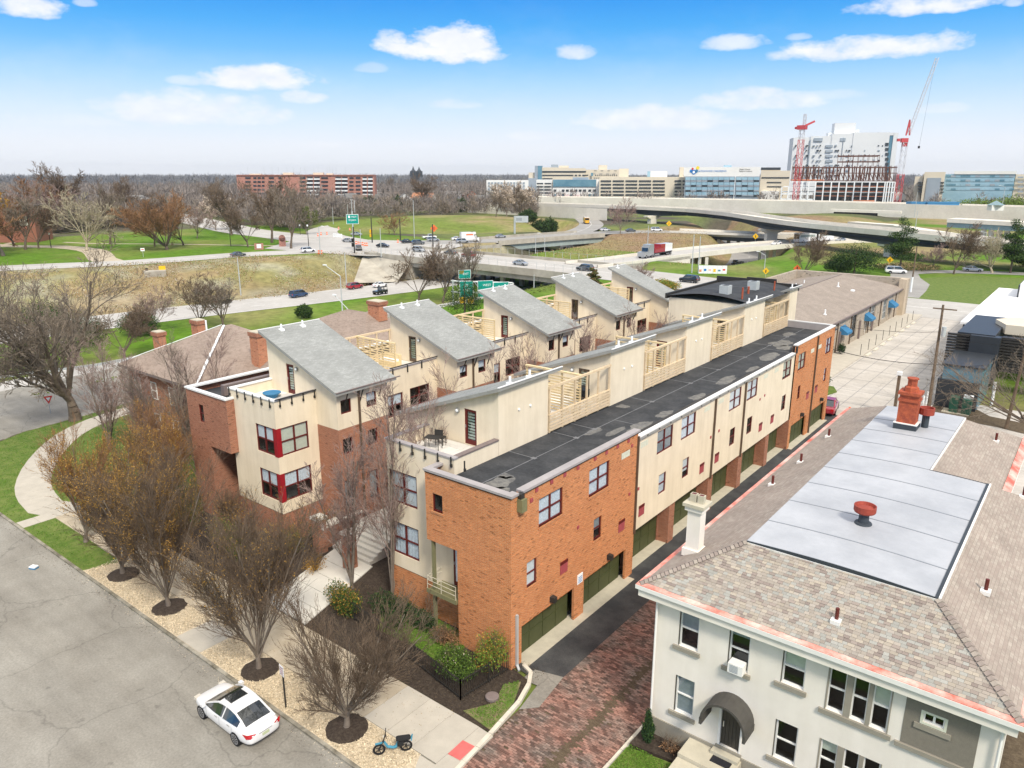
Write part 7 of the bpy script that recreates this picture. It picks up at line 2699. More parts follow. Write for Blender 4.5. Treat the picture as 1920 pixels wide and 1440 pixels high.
g=MB().use('dark_metal').tube((-.62,.05,WR),(-.44,.05,.66),.02,n=6).tube((-.62,-.05,WR),(-.44,-.05,.66),.02,n=6).tube((-.44,0,.62),(-.33,0,1.0),.028,n=6)
g.build('fork',t)
g=MB().use('seat_black').tube((-.30,-.32,1.04),(-.33,0,1.0),.018,n=6).tube((-.33,0,1.0),(-.30,.32,1.04),.018,n=6)
g.build('handlebar',t)
MB().use('lamp_clear').tube((-.40,0,.9),(-.44,0,.9),.06,.05,10).build('headlight',t)
MB().use('seat_black').box(.14,-.08,.34,.42,.08,.56).build('battery',t)
MB().use('dark_metal').bar((.12,.04,.28),(.10,.26,0),.025).build('kickstand',t)
# road traffic: (kind, colour, px, py, level, heading px offset, label)
def heading(px,py,z,qx,qy):
 a,b=un(px,py,z),un(qx,qy,z)
 return math.atan2(b.y-a.y,b.x-a.x)
YP=R(90)
TR=[('suv','car_black',182,0,(-192.5,163.5),R(-35),'dark green suv waiting at the junction by the bank edge'),('suv','car_white',0,0,(-200.0,149.0),R(78),'white suv on the park side street near the junction'),
 ('sedan','car_grey',0,0,(-206.5,128.5),R(84),'dark grey car on the park side street, left of the white suv'),
 ('sedan','car_silver',0,0,(-218.8,181.0),R(15),'silver car crossing the junction toward the loop road'),
 ('sedan','car_silver',0,0,(-240.0,203.0),R(40),'small silver car on the loop road behind the green sign'),
 ('sedan','car_black',0,0,(-194.0,175.3),R(20),'black car in the middle of the junction'),
 ('sedan','car_black',0,0,(-199.0,191.5),R(58),'black sedan first in the queue on the north street'),
 ('suv','car_grey',0,0,(-192.0,190.0),R(58),'grey suv in front in the queue on the north street'),
 ('pickup','car_white',0,0,(-206.0,210.0),R(60),'white pickup behind the queue on the north street'),
 ('suv','car_silver',0,0,(-196.6,202.3),R(58),'silver suv between the white pickup and the grey suv'),
 ('sedan','car_white',0,0,(-193.0,211.5),R(60),'white sedan right of the orange sign on the north street'),
 ('suv','car_silver',0,0,(-183.6,204.0),R(60),'silver blue suv in front of the white box truck'),
 ('suv','car_silver',0,0,(-173.6,172.0),R(-2),'silver suv at the west end of the bridge'),
 ('sedan','car_grey',0,0,(-160.4,172.6),R(178),'dark grey car on the bridge, left of the crimson one'),
 ('suv','car_red',0,0,(-150.6,170.0),R(178),'crimson suv on the bridge behind the fence'),
 ('sedan','car_silver',0,0,(-187.5,230.5),R(68),'silver sedan on the approach to the green girder bridge'),
 ('sedan','car_silver',0,0,(-125.8,163.2),R(-1),'silver sedan in the middle of the bridge'),
 ('suv','car_grey',0,0,(-105.4,163.8),R(179),'dark grey suv on the bridge above the shed roofs'),
 ('suv','car_black',0,0,(-74.9,160.6),R(176),'black suv on the street behind the farthest shed roof'),
 ('sedan','car_white',0,0,(-174.5,286.5),R(60),'white car on the street left of the bushy grey tree'),
 ('sedan','car_grey',0,0,(-163.5,289.5),R(50),'grey car behind the trunk of the bushy grey tree'),
 ('van','car_white',0,0,(-156.5,299.5),R(40),'white van by the yellow sign under the flyover'),
 ('suv','car_red',0,-6,(-159.3,133.2),YP+.02,'red suv on the highway at the foot of the concrete wall'),
 ('sedan','car_white',0,-6,(-156.4,139.6),YP+.02,'white sedan beside the red suv on the highway'),
 ('van','car_blue',0,-6,(-159.4,115.0),YP+.08,'dark blue minivan on the highway'),
 ('sedan','car_black',0,-6,(-165.4,97.6),YP+.10,'black sedan on the highway left of the blue minivan'),
 ('sedan','car_grey',0,-6,(-163.0,76.0),YP+.05,'grey car on the highway half hidden by the bare tree'),
 ('suv','car_black',0,-6,(-171.6,252.0),R(126),'dark suv on the slip road below the green girder bridge'),
 ('suv','car_black',0,-6,(-97.0,246.0),R(-85),'black suv coming out under the lorry ramp'),
 ('sedan','car_grey',0,-6,(-101.0,252.0),R(-80),'grey sedan under the lorry ramp beside the black suv'),
 ('suv','car_black',0,-6,(-130.0,336.0),R(-62),'dark suv under the far bridge, left lane'),
 ('suv','car_black',0,-6,(-125.5,332.0),R(-62),'dark suv under the far bridge, right lane'),
 ('sedan','car_red',0,-6,(-121.5,316.0),R(-66),'red car under the far bridge'),
 ('sedan','car_black',0,-6,(-93.0,224.0),R(-88),'black car at the lower road exit by the painted barrier'),
 ('sedan','car_white',0,0,(-92.5,266.5),R(-100),'white car on the lorry ramp behind the lamp post'),
 ('sedan','car_silver',0,0,(-79.2,296.0),R(-110),'silver car behind the white bus on the ramp'),
 ('sedan','car_white',0,0,(-68.0,309.0),R(160),'white car on the far street under the flyover'),
 ('van','car_white',0,0,(-41.5,207.5),R(20),'white van parked beyond the lawn near the pine'),
 ('sedan','car_silver',0,0,(-27.0,223.5),R(15),'silver car beyond the hedge line of the lawn'),
 ('sedan','car_red',0,0,(-20.6,79.6),R(100),'dark red car parked at the far end of the alley row'),
 ('sedan','car_white',0,0,(2.2,57.5),R(95),'white car behind the brown roof at the right picture edge'),
 ]
for (kd,cl,_a,z_,(x_,y_),rot,lb)in TR:
 zz=z_+(.05 if z_ == 0 else .04)
 car(kd,cl,lb,(x_,y_,zz),rot)
def truck_wheels(t,xs,hw,r=.5):
 for x_ in xs:
  for s_ in (1,-1):
   w=link('wheel',None,t,(x_,s_*hw,r))
   MB().use('tyre').tube((0,-.2,0),(0,.2,0),r,r,12).build('tyre',w)
   MB().use('alloy').tube((0,s_*.2,0),(0,s_*.21,0),r*.5,r*.45,8).build('rim',w)
t=thing('box_truck','white rental box truck in the queue before the green mound','truck',(-184.6,209.0,.05),R(58))
MB().use('car_white').box(-3.4,-1.2,.9,1.4,1.2,3.6).box(.6,-1.1,2.8,2.1,1.1,3.6).build('cargo_box',t)
MB().use('car_white').prism([(1.5,-1.05),(3.3,-.98),(3.3,.98),(1.5,1.05)],.5,1.6).prism([(1.5,-1.0),(2.4,-.95),(2.4,.95),(1.5,1.0)],1.6,2.4).build('cab',t)
MB().use('car_glass').face([(2.41,-.9,2.35),(2.41,.9,2.35),(2.9,.9,1.62),(2.9,-.9,1.62)]).build('windscreen',t)
for s_ in (1,-1):
 MB().use('cone_orange').box(-1.6,s_*1.2,2.5,1.0,s_*1.215,3.0).build('print',t)
truck_wheels(t,(-2.1,2.5),1.0,.42)
t=thing('lorry','white cabbed lorry pulling a red loaded trailer on the ramp','lorry',(-107.6,205.5,.1),R(-91))
MB().use('car_silver').box(5.6,-1.15,.6,8.2,1.15,1.9).box(2.6,-1.2,.7,5.8,1.2,3.3).prism([(2.6,-1.15),(5.2,-1.15),(5.2,1.15),(2.6,1.15)],3.3,3.9).build('cab',t)
MB().use('car_glass').face([(5.82,-1.0,3.0),(5.82,1.0,3.0),(6.0,1.0,2.0),(6.0,-1.0,2.0)]).build('windscreen',t)
MB().use('dark_metal').box(-9,-1.1,.9,3,1.1,1.25).build('trailer_bed',t)
MB().use('car_red').box(-1.5,-1.2,1.25,2.0,1.2,2.7).box(-4.2,-1.2,1.25,-1.5,1.2,3.6).build('red_load',t)
MB().use('car_white').box(-8.8,-1.2,1.26,-4.3,1.2,3.5).build('white_load',t)
truck_wheels(t,(6.9,3.6,2.5,-5.6,-6.8,-8.0),1.0,.5)
t=thing('coach','white articulated coach with green window band on the ramp below the flyover','bus',(-86.0,287.0,.1),R(-111))
for (x0,x1)in ((-9.5,-.8),(.4,9.5)):
 MB().use('car_white').box(x0,-1.25,.5,x1,1.25,3.5).build('body',t)
 MB().use('girder_green').box(x0+.6,-1.262,2.0,x1-.5,1.262,2.8).build('window_band',t)
MB().use('seat_black').box(-.8,-1.1,.6,.4,1.1,3.3).build('bellows',t)
MB().use('car_glass').box(9.5,-1.15,1.4,9.53,1.15,3.1).build('windscreen',t)
truck_wheels(t,(7.2,1.8,-7.0),1.05,.5)
t=thing('school_bus','yellow bus on the street beside the evergreens','bus',(-209.0,325.0,.1),R(-52))
MB().use('car_yellow').box(-5,-1.2,.5,3.2,1.2,2.9).prism([(3.2,-1.1),(4.8,-.9),(4.8,.9),(3.2,1.1)],.5,1.7).build('body',t)
MB().use('car_white').box(-4.9,-1.1,2.9,3.1,1.1,3.1).build('roof',t)
MB().use('car_glass').box(3.2,-1.05,1.75,3.24,1.05,2.75).build('windscreen',t)
for s_ in (1,-1):
 MB().use('car_glass').box(-4.6,s_*1.2,1.8,2.9,s_*1.215,2.5).build('side_window',t)
truck_wheels(t,(3.2,-3.2),1.0,.48)
t=thing('off_roader','black open-top off-road car on the highway beside the median','car',(-146.5,130.8,-5.96),R(-88))
MB().use('car_black').box(-1.9,-.85,.55,1.95,.85,1.05).box(-1.9,-.8,1.05,.2,.8,1.12).build('body',t)
g=MB().use('dark_metal')
for x_ in (.25,-.7,-1.75):
 for s_ in (1,-1):
  g.bar((x_,s_*.72,1.05),(x_-.05,s_*.66,1.8),.08)
g.bar((.2,.66,1.8),(-1.8,.66,1.8),.08).bar((.2,-.66,1.8),(-1.8,-.66,1.8),.08).box(-1.0,-.7,1.82,.25,.7,1.86)
g.build('roll_cage',t)
MB().use('car_glass').face([(.32,-.7,1.1),(.32,.7,1.1),(.22,.66,1.78),(.22,-.66,1.78)]).build('windscreen',t)
truck_wheels(t,(1.3,-1.3),.8,.4)
# -- bridges
def bridge(name,label,line,w,deck_t,girder,rail_h,mat_deck='bridge_concrete',cat='bridge',gird_in=.8,gird_h=1.6,loc_piers=(),arch=0.0,pier_mat='bridge_concrete',t=None,fence=0):
 t=t or thing(name,label,cat)
 ln=spline(line,8.0)
 d=MB().use(mat_deck)
 L,Rr=ribbon(d,ln,w,0.0)
 for S in (L,Rr):
  for a,b2 in zip(S[:-1],S[1:]):
   dn=Vector((0,0,-deck_t))
   d.face([a+dn,b2+dn,b2,a])
 dn=Vector((0,0,-deck_t))
 for i in range(len(ln)-1):
  d.face([L[i]+dn,L[i+1]+dn,Rr[i+1]+dn,Rr[i]+dn])
 d.build('deck',t)
 for S,sg in ((L,1),(Rr,-1)):
  b2=MB().use(mat_deck)
  for i in range(len(S)-1):
   a,c=S[i],S[i+1]
   dd=(c-a).normalized()
   n=Vector((dd.y,-dd.x,0))*.32*sg
   u=Vector((0,0,rail_h))
   b2.face([a,c,c+u,a+u])
   b2.face([a+u,c+u,c+n+u,a+n+u])
   b2.face([a+n,a+n+u,c+n+u,c+n])
  b2.build('parapet',t)
 if girder:
  for S,sg in ((L,1),(Rr,-1)):
   b2=MB().use(girder)
   tot=len(S)-1
   for i in range(tot):
    a,c=S[i],S[i+1]
    dd=(c-a).normalized()
    n=Vector((dd.y,-dd.x,0))*gird_in*sg
    def gh(k):
     if not arch:
      return gird_h
     f=min(abs((S[k]-Vector((q[0],q[1],S[k].z))).length)for q in loc_piers)if loc_piers else 99
     return gird_h+arch*max(0,1-f/22)
    d0,d1=Vector((0,0,-deck_t)),None
    h0,h1=gh(i),gh(i+1)
    b2.face([a+n+Vector((0,0,-deck_t-h0)),c+n+Vector((0,0,-deck_t-h1)),c+n+d0,a+n+d0])
    n2=n*1.6
    b2.face([a+n+Vector((0,0,-deck_t-h0)),c+n+Vector((0,0,-deck_t-h1)),c+n2+Vector((0,0,-deck_t-h1)),a+n2+Vector((0,0,-deck_t-h0))])
   b2.build('girder',t)
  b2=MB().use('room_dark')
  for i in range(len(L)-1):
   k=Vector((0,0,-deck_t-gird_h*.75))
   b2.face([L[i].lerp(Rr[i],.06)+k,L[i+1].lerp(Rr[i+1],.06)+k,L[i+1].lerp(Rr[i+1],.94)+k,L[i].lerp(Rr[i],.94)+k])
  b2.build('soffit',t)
 if fence:
  for S,sg in ((L,1),(Rr,-1)):
   b2=MB().use('galvanised')
   dd_=densify([s+Vector((0,0,rail_h))for s in S],2.6)
   for a in dd_:
    b2.bar(a,a+Vector((0,0,fence)),.06)
   for a,c in zip(dd_[:-1],dd_[1:]):
    b2.bar(a+Vector((0,0,fence)),c+Vector((0,0,fence)),.035)
   o=b2.build('fence_posts',t)
   o['kind']='stuff'
 return t,L,Rr,ln
def pier(t,x,y,z0,z1,w,d,rot,cap=None,m='bridge_concrete'):
 c,s_=math.cos(rot),math.sin(rot)
 def P(a,b):
  return (x+a*c-b*s_,y+a*s_+b*c)
 b=MB().use(m)
 zc=z1-(cap[1]if cap else 0)
 b.prism([P(-w/2,-d/2),P(w/2,-d/2),P(w/2,d/2),P(-w/2,d/2)],z0,zc)
 if cap:
  cw,chh=cap
  A=[P(-w/2,-d/2),P(w/2,-d/2),P(w/2,d/2),P(-w/2,d/2)]
  B=[P(-cw/2,-d/2-.1),P(cw/2,-d/2-.1),P(cw/2,d/2+.1),P(-cw/2,d/2+.1)]
  zm=zc+chh*.65
  for i in range(4):
   j=(i+1)% 4
   b.face([(*A[i],zc),(*A[j],zc),(*B[j],zm),(*B[i],zm)])
   b.face([(*B[i],zm),(*B[j],zm),(*B[j],z1),(*B[i],z1)])
  b.face([(*q,z1)for q in B])
 return b.build('pier',t)
# street bridge over the highway
t,L,Rr,ln=bridge('street_bridge','long concrete street bridge with wire fence crossing the highway behind the shed roofs',[(-181,168.5,.0),(-160,167.5,.0),(-135,166.5,.0),(-112,165.6,0),(-97,163.8,0)],24.5,1.0,'old_concrete',.8,'old_concrete',gird_h=1.3,fence=1.7)
for x_ in (-141,-127,-104):
 for k in range(6):
  pier(t,x_,157+k*4.2,-6,-2.2,1.1,.9,0,m='girder_dark' if k % 2 else 'old_concrete')
 MB().use('old_concrete').box(x_-.6,155,-2.3,x_+.6,180,-1.5).build('pier_cap',t)
g=MB().use('old_concrete')
# sloping wing wall and abutment at the west end
a,b2,c=Vector((-178.5,155.6,-.1)),Vector((-168.5,155.6,-6.2)),Vector((-168.5,141.0,-6.2))
g.face([(-181,155.4,-.05),(-168.6,140.5,-6.05),(-160.5,150,-6.05),(-160.5,155.4,-1.0)])
g.face([(-181,155.4,-.05),(-160.5,155.4,-1),(-160.5,155.4,-6),(-181,155.4,-6)])
g.face([(-160.5,155.4,-6),(-160.5,180,-6),(-160.5,180,-1),(-160.5,155.4,-1)])
g.build('wing_wall',t)
MB().use('old_concrete').box(-99.5,153.5,-6,-98.5,178,-1.0).build('abutment',t)
g=MB().use('soil').poly([(-113,156),(-98.5,154),(-98.5,178),(-113,178)],0)
g=MB().use('soil')
g.face([(-112,154,-5.9),(-99.5,154,-1.9),(-99.5,178,-1.9),(-112,178,-5.9)])
struct(g.build('bank'))
# green girder bridge of the north street
t,L,Rr,ln=bridge('girder_bridge','green girder street bridge over the slip road beyond the highway',[(-182.5,214,0),(-179.5,232,0),(-176,252,0),(-171.5,270,0)],17.5,.9,'girder_green',.8,'old_concrete',gird_h=2.1,fence=.0)
g=MB().use('old_concrete')
g.box(-190,204,-6,-173.2,213.5,-.9)
g.face([(-173.1,180.5,-5),(-173.1,213.5,-6),(-173.1,213.5,-.2),(-173.1,180.5,-.2)])
g.box(-180,270,-6,-162,272,-.9)
g.build('abutment',t)
# lorry ramp bridge
RAMP=[(-112,172,.1),(-108.5,190,.1),(-107,205,.1),(-104.5,225,.1),(-99.5,248,.1),(-91,272,.1),(-82,292,.1),(-70,306,.1),(-52,318,.1)]
t,L,Rr,ln=bridge('ramp_bridge','concrete ramp carrying the lorry over the lower road',RAMP,12.5,.8,None,.75,'bridge_concrete')
b=MB().use('road_light')
ribbon(b,ln,11.6,.03)
b.build('carriageway',t)
t2=t
g=MB().use('bridge_concrete')
for i in range(len(ln)-1):
 if 180 < ln[i].y < 212:
  g.face([Rr[i]+Vector((0,0,-3.4)),Rr[i+1]+Vector((0,0,-3.4)),Rr[i+1],Rr[i]])
g.build('retaining_wall',t)
for k in range(5):
 p=ln[int(len(ln)*.34)].lerp(ln[int(len(ln)*.36)],.5)
 pier(t,-107.5+k*2.6,222-k*.6,-6,-.7,.8,.8,.2)
for k in range(3):
 pier(t,-92.4+k*2.2-4,262+k*1.0,-6,-.7,.9,2.2,.4)
# far low bridge over the lower road
t,L,Rr,ln=bridge('low_bridge','low dark girder bridge over the lower road behind the ramp',[(-150,304,0),(-135,306.5,0),(-118,307,0),(-100,312,0)],15,.8,'girder_dark',.8,'bridge_concrete',gird_h=1.6)
for k in range(4):
 pier(t,-128+k*2.5,300+k*4.2,-6,-2,1.2,1.2,.2,m='old_concrete')
 pier(t,-112+k*2.5,302+k*4.2,-6,-2,1.2,1.2,.2,m='old_concrete')
# the curved flyover
PIERS=[(-183,345),(-103,290),(-52,251)]
FLY=[(-300,372,6.0),(-262,369,6.5),(-218,360,6.8),(-190,353,7),(-160,344,7),(-130,322,7),(-103,292,7),(-78,268,7),(-52,250,7.0),(-32,240,6.6),(0,230,5.4),(40,222,4.0)]
t,L,Rr,ln=bridge('flyover','long curved concrete flyover on hammerhead piers with dark steel girders',FLY,11.5,.5,'girder_dark',1.1,'bridge_concrete',gird_h=1.7,gird_in=1.4,loc_piers=PIERS,arch=1.2)
for (x_,y_),zb_ in zip(PIERS,(0,-.5,-1)):
 k=min(range(len(ln)),key=lambda i:(ln[i]-Vector((x_,y_,ln[i].z))).length)
 d_=(ln[min(k+1,len(ln)-1)]-ln[max(k-1,0)])
 pier(t,x_,y_,zb_,3.9,4.2,2.4,math.atan2(d_.x,-d_.y),(9.6,1.6))
# white retaining wall under its left end
g=MB().use('bridge_concrete')
WL=[un(1045,402,0),un(1100,410,0),un(1150,407,0),un(1180,398,0)]
for a,c in zip([Vector((-330,372,0)),Vector((-262,363,0)),Vector((-228,355,0))],[Vector((-262,363,0)),Vector((-228,355,0)),Vector((-214,353,0))]):
 g.face([a,c,c+Vector((0,0,6.2)),a+Vector((0,0,6.2))])
g.build('retaining_wall',t)
# the long elevated freeway wall behind
t=thing('elevated_freeway','long pale concrete wall of the elevated freeway in front of the hospital blocks','freeway')
FL_=[(-380,462),(-357,470),(-300,484),(-231,496),(-160,500),(-100,496),(-40,486),(30,470),(90,450)]
fl=spline([(a,c,6.6)for a,c in FL_],14)
b=MB().use('bridge_concrete')
L,Rr=ribbon(b,fl,26,0)
for S in (L,Rr):
 for a,c in zip(S[:-1],S[1:]):
  b.face([Vector((a.x,a.y,-.5)),Vector((c.x,c.y,-.5)),c+Vector((0,0,1.0)),a+Vector((0,0,1.0))])
b.build('retaining_wall',t)
t=thing('underpass_bridge','girder bridge with a dark opening in front of the freeway wall','bridge')
p0,p1=far(1565,462,0),far(1700,455,0)
dv=(p1-p0).normalized()
g=MB().use('bridge_concrete')
g.bar(p0+Vector((0,0,4.6)),p1+Vector((0,0,4.4)),3,1.4)
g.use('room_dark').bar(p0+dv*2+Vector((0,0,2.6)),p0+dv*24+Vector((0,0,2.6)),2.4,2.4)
g.build('girder',t)
t=thing('girder_bridge','blue girder bridge at the right, beyond the flyover','bridge')
p0,p1=far(1798,330,0),far(2010,318,0)
z0_,z1_=zat(413,330,1798),zat(424,318,2010)
MB().use('bridge_concrete').bar(Vector((p0.x,p0.y,z0_)),Vector((p1.x,p1.y,z1_)),8,1.4).build('deck',t)
MB().use('girder_blue').bar(Vector((p0.x,p0.y,z0_-1.6)),Vector((p1.x,p1.y,z1_-1.6)),7,1.7).build('girder',t)
for px in (1862,1877,1893,1908):
 q=far(px,325,0)
 MB().use('bridge_concrete').tube((q.x,q.y,-1),(q.x,q.y,z1_-2),.9,.9,8).build('pier',t)
q0=far(1560,338,0)
b=MB().use('bridge_concrete')
for a,c in ((far(1610,402,0),far(1700,380,0)),(far(1700,380,0),far(1800,335,0))):
 za,zc=(2.0,2.6)if a == q0 else (2.2,2.6)
 b.bar(a+Vector((0,0,1.4)),c+Vector((0,0,1.6)),6,1.2)
b.build('approach_wall',t)
# -- poles, lamps, signals, signs
def lamp_post(loc,h,label,arm=None,m='galvanised',group='tall grey highway lamps',r=.16,name='lamp_post',cat='lamp post'):
 t=thing(name,label,cat,loc,0,group)
 MB().use(m).tube((0,0,0),(0,0,h),r,r*.55,8).build('pole',t)
 if arm:
  MB().use(m).tube((0,0,h-.1),(arm[0],arm[1],h+arm[2]),r*.5,r*.4,6).build('arm',t)
  MB().use('sign_white').box(arm[0]-.45,arm[1]-.2,h+arm[2]-.1,arm[0]+.45,arm[1]+.2,h+arm[2]+.08).build('lamp_head',t)
 return t
def hz(px,py_base,z,py_top):
 p=un(px,py_base,z)
 return p,zat(py_top,math.hypot(p.x,p.y),px)-z
LAMPS=[(643,600,-6,517,(-3.0,-1.5,2.2),'grey highway lamp with a bent arm in the green median'),(650,538,-6,474,None,'straight pale pole at the foot of the weedy bank near the red suv'),
 (452,556,-6,482,None,'straight pale pole at the foot of the weedy bank behind the black sedan'),
 (671,640,-6,596,(-3.5,-2,4.2),'twin arm highway lamp rising behind the first shed roof'),
 (625,421,0,389,None,'grey pole on the outer curve of the loop road'),
 (653,416,0,383,None,'grey pole behind the loop road, left of the green sign'),
 (777,447,0,375,None,'tall pale pole on the green mound'),
 (677,466,0,430,None,'thin pale pole behind the green overhead sign'),
 (715,482,0,428,None,'thin pole at the bridge end of the junction'),
 (601,478,0,425,(1.2,.4,.2),'street lamp at the park corner of the junction'),
 (1004,486,-6,440,None,'left pale pole before the green girder bridge'),
 (1021,484,-6,442,(-2.4,-.5,.9),'right pale pole before the green girder bridge'),
 (1001,560,-4,515,None,'grey pole between the second and third shed roofs'),
 (1214,465,0,423,None,'tall pale pole behind the lorry'),
 (1297,512,0,440,None,'left pale pole beyond the lorry ramp'),
 (1309,512,0,443,None,'right pale pole beyond the lorry ramp'),
 (1432,518,-2,478,(-2.0,0,.8),'blue grey lamp by the lower road exit'),
 (1712,458,0,395,None,'tall lamp before the flyover at the right'),
 (1874,415,0,350,(-2.5,0,.6),'tall lamp behind the blue girder bridge'),
 (1714,408,2,360,None,'tall lamp beside the green slope'),
 (1845,468,0,436,(-1.8,0,.4),'lamp beside the low spreading tree at the right'),
 ]
for (px,pb,z_,pt_,arm,lb)in LAMPS:
 p,h=hz(px,pb,z_,pt_)
 lamp_post(tuple(p),h,lb,arm)
for k,(px,pb,pt_,lb)in enumerate([(96,465,440,'black park lamp with a glass head left of the sycamore'),(216,459,434,'black park lamp right of the dark forked tree'),(433,462,433,'dark thin lamp pole on the right part of the park lawn'),(579,464,425,'dark lamp pole at the park corner'),(563,440,424,'park lamp with a white head beside the olive tree'),(63,425+28,425,'black park lamp before the dark trees at the left')]):
 p,h=hz(px,pb,0,pt_)
 t=thing('park_lamp',lb,'lamp',tuple(p),0,'black lamps in the park')
 MB().use('dark_metal').tube((0,0,0),(0,0,h),.14,.1,6).build('pole',t)
 MB().use('sign_white').lathe((0,0,h),[(.12,0),(.3,.3),(.22,.65),(0,.7)],8).build('lamp_head',t)
# signal poles and overhead signs
for (px,pb,pt_,lb)in [(698,455,408,'dark signal pole with yellow signals by the green island'),(751,453,410,'dark signal pole right of the round brown tree'),(812,463,420,'dark signal pole beside the orange sign'),(665,475,425,'dark signal pole under the green overhead sign')]:
 p,h=hz(px,pb,0,pt_)
 t=thing('signal_pole',lb,'signal pole',tuple(p),0,'signal poles at the junction')
 MB().use('dark_metal').tube((0,0,0),(0,0,h),.22,.16,8).build('pole',t)
 if 'yellow' in lb or 'under' in lb:
  for dz in (2.0,3.4):
   MB().use('sign_yellow' if 'yellow' in lb else 'seat_black').box(-.9,-.3,dz,-.3,.3,dz+1.2).build('signal_head',t)
def facing(p):
 return math.atan2(-p.y,-p.x)+math.pi/2
def board(t,w,h,z,m,border=True,d=.12):
 if border:
  MB().use('sign_white').box(-w/2-.12,-.02,z-.12,w/2+.12,d,z+h+.12).build('border',t)
 return MB().use(m).box(-w/2,-.05,z,w/2,-.021,z+h).build('panel',t)
p=un(664,470,0)
t=thing('overhead_sign','green overhead direction sign at the junction','sign',tuple(p),facing(p))
MB().use('galvanised').tube((0,.2,0),(0,.2,12.5),.25,.2,8).tube((.9,.2,12),(.9,.2,16),.1,.1,6).tube((0,.2,12),(0,.2,16),.1,.1,6).build('pole',t)
board(t,3.6,2.8,8.6,'sign_green')
lettering(t,'WEST',.5,10.5,.65)
lettering(t,'Dayton',0,9.5,.8)
MB().use('sign_white').box(-1.3,-.08,10.4,-.7,-.055,11.1).build('shield',t)
D_=143.0
base=far(872,D_)
t=thing('sign_gantry','steel gantry with green exit signs and yellow panels behind the third shed roof','sign gantry',(base.x,base.y,-5),facing(base)+R(12))
px2m=D_/1461.0*1.02
zt_=zat(522,D_,872)+5
g=MB().use('galvanised')
for x_ in (-2.6,-.9):
 g.tube((x_,.5,0),(x_,.5,zt_-.2),.13,n=6)
for z_ in (zt_-.5,zt_-2.6):
 g.tube((-2.8,.5,z_),(9.5,.9,z_-.9),.10,n=5)
 g.tube((-2.8,1.4,z_),(9.5,1.8,z_-.9),.10,n=5)
for k in range(9):
 x_=-2.6+k*1.4
 dz=-.07*(x_+2.8)
 g.tube((x_,.5,zt_-.5+dz),(x_+1.4,.5,zt_-2.6+dz),.06,n=4)
g.build('truss',t)
def gboard(cx,zc,w,h,m,nm,txt=None,tm='sign_white',sz=.5):
 b1=MB().use('sign_white').box(cx-w/2-.07,-.06,zc-h/2-.07,cx+w/2+.07,.0,zc+h/2+.07)
 r_=b1.build(nm,t)
 MB().use(m).box(cx-w/2,-.09,zc-h/2,cx+w/2,-.062,zc+h/2).build('panel',r_)
 for (s_,dx,dz)in (txt or []):
  lettering(r_,s_,cx+dx,zc+dz,sz,tm,y=-.11)
gboard(3.6,zt_-2.1,2.9,3.0,'sign_green','exit_sign',[('WEST',.3,.5),('Dayton',0,-.7)],sz=.62)
gboard(6.7,zt_-2.3,2.9,2.6,'sign_green','exit_sign',[('Toledo',.3,.3),('Airport',0,-.7)],sz=.62)
gboard(-.1,zt_-2.0,2.5,2.9,'sign_green','exit_sign',[('70',0,.5),('EAST',0,-.4)],sz=.62)
gboard(-.4,zt_+.8,2.2,1.5,'sign_green','exit_sign',[('EXIT',.2,-.1)],sz=.55)
gboard(-1.0,zt_+1.2,.9,.7,'sign_yellow','yellow_panel')
gboard(-.9,zt_-4.1,1.2,1.2,'sign_yellow','yellow_panel',[('100',0,-.2)],'print_black',.5)
gboard(.7,zt_-4.2,1.2,1.2,'sign_yellow','yellow_panel',[('101',0,-.2)],'print_black',.5)
# message sign in the thicket
p,h=hz(965,438,0,405)
t=thing('message_sign','grey cantilever message sign before the pale thicket','sign',tuple(p),facing(p))
MB().use('galvanised').tube((0,0,0),(0,0,h),.45,.4,8).build('pole',t)
MB().use('galvanised').box(.2,-.5,h-2.6,5.6,.5,h).build('cabinet',t)
MB().use('screen_grey').box(.6,-.52,h-1.9,3.0,-.505,h-.7).build('screen',t)
for (px,pb,pt_,m_,lb,sz)in [(814,440,428,'cone_orange','orange diamond road works sign by the queue',1.5),(1493,520,503,'cone_orange','orange diamond sign before the bare forked tree',.9),(1435,520,508,'sign_yellow','yellow diamond sign on the grass by the lower road',.8),(1416,452,443,'sign_yellow','yellow arrow sign on the ramp before the flyover pier',1.1),(1667,500,487,'sign_yellow','yellow arrow sign on two posts beyond the lawn',.9),(1254,425,419,'sign_yellow','yellow sign by the white van under the flyover',1.3),(95,775,748,'traffic_red','red and white yield sign at the bend of the local street',.42)]:
 p,h=hz(px,pb,0,pt_)
 t=thing('road_sign',lb,'sign',tuple(p),facing(p))
 MB().use('galvanised').bar((0,0,0),(0,0,max(h,.6)),.08).build('post',t)
 if m_ == 'traffic_red':
  MB().use(m_).face([(-sz,-.06,h+.35),(sz,-.06,h+.35),(0,-.06,h-.5)][::-1]).build('panel',t)
  MB().use('sign_white').face([(-sz*.5,-.07,h+.2),(sz*.5,-.07,h+.2),(0,-.07,h-.2)][::-1]).build('print',t)
 else:
  MB().use(m_).face([(-sz,-.06,h),(0,-.06,h-sz),(sz,-.06,h),(0,-.06,h+sz)]).build('panel',t)
  MB().use('print_black').face([(-.12,-.075,h-sz*.5),(.12,-.075,h-sz*.5),(.12,-.075,h+sz*.2),(0,-.075,h+sz*.5),(-.12,-.075,h+sz*.2)]).build('print',t)
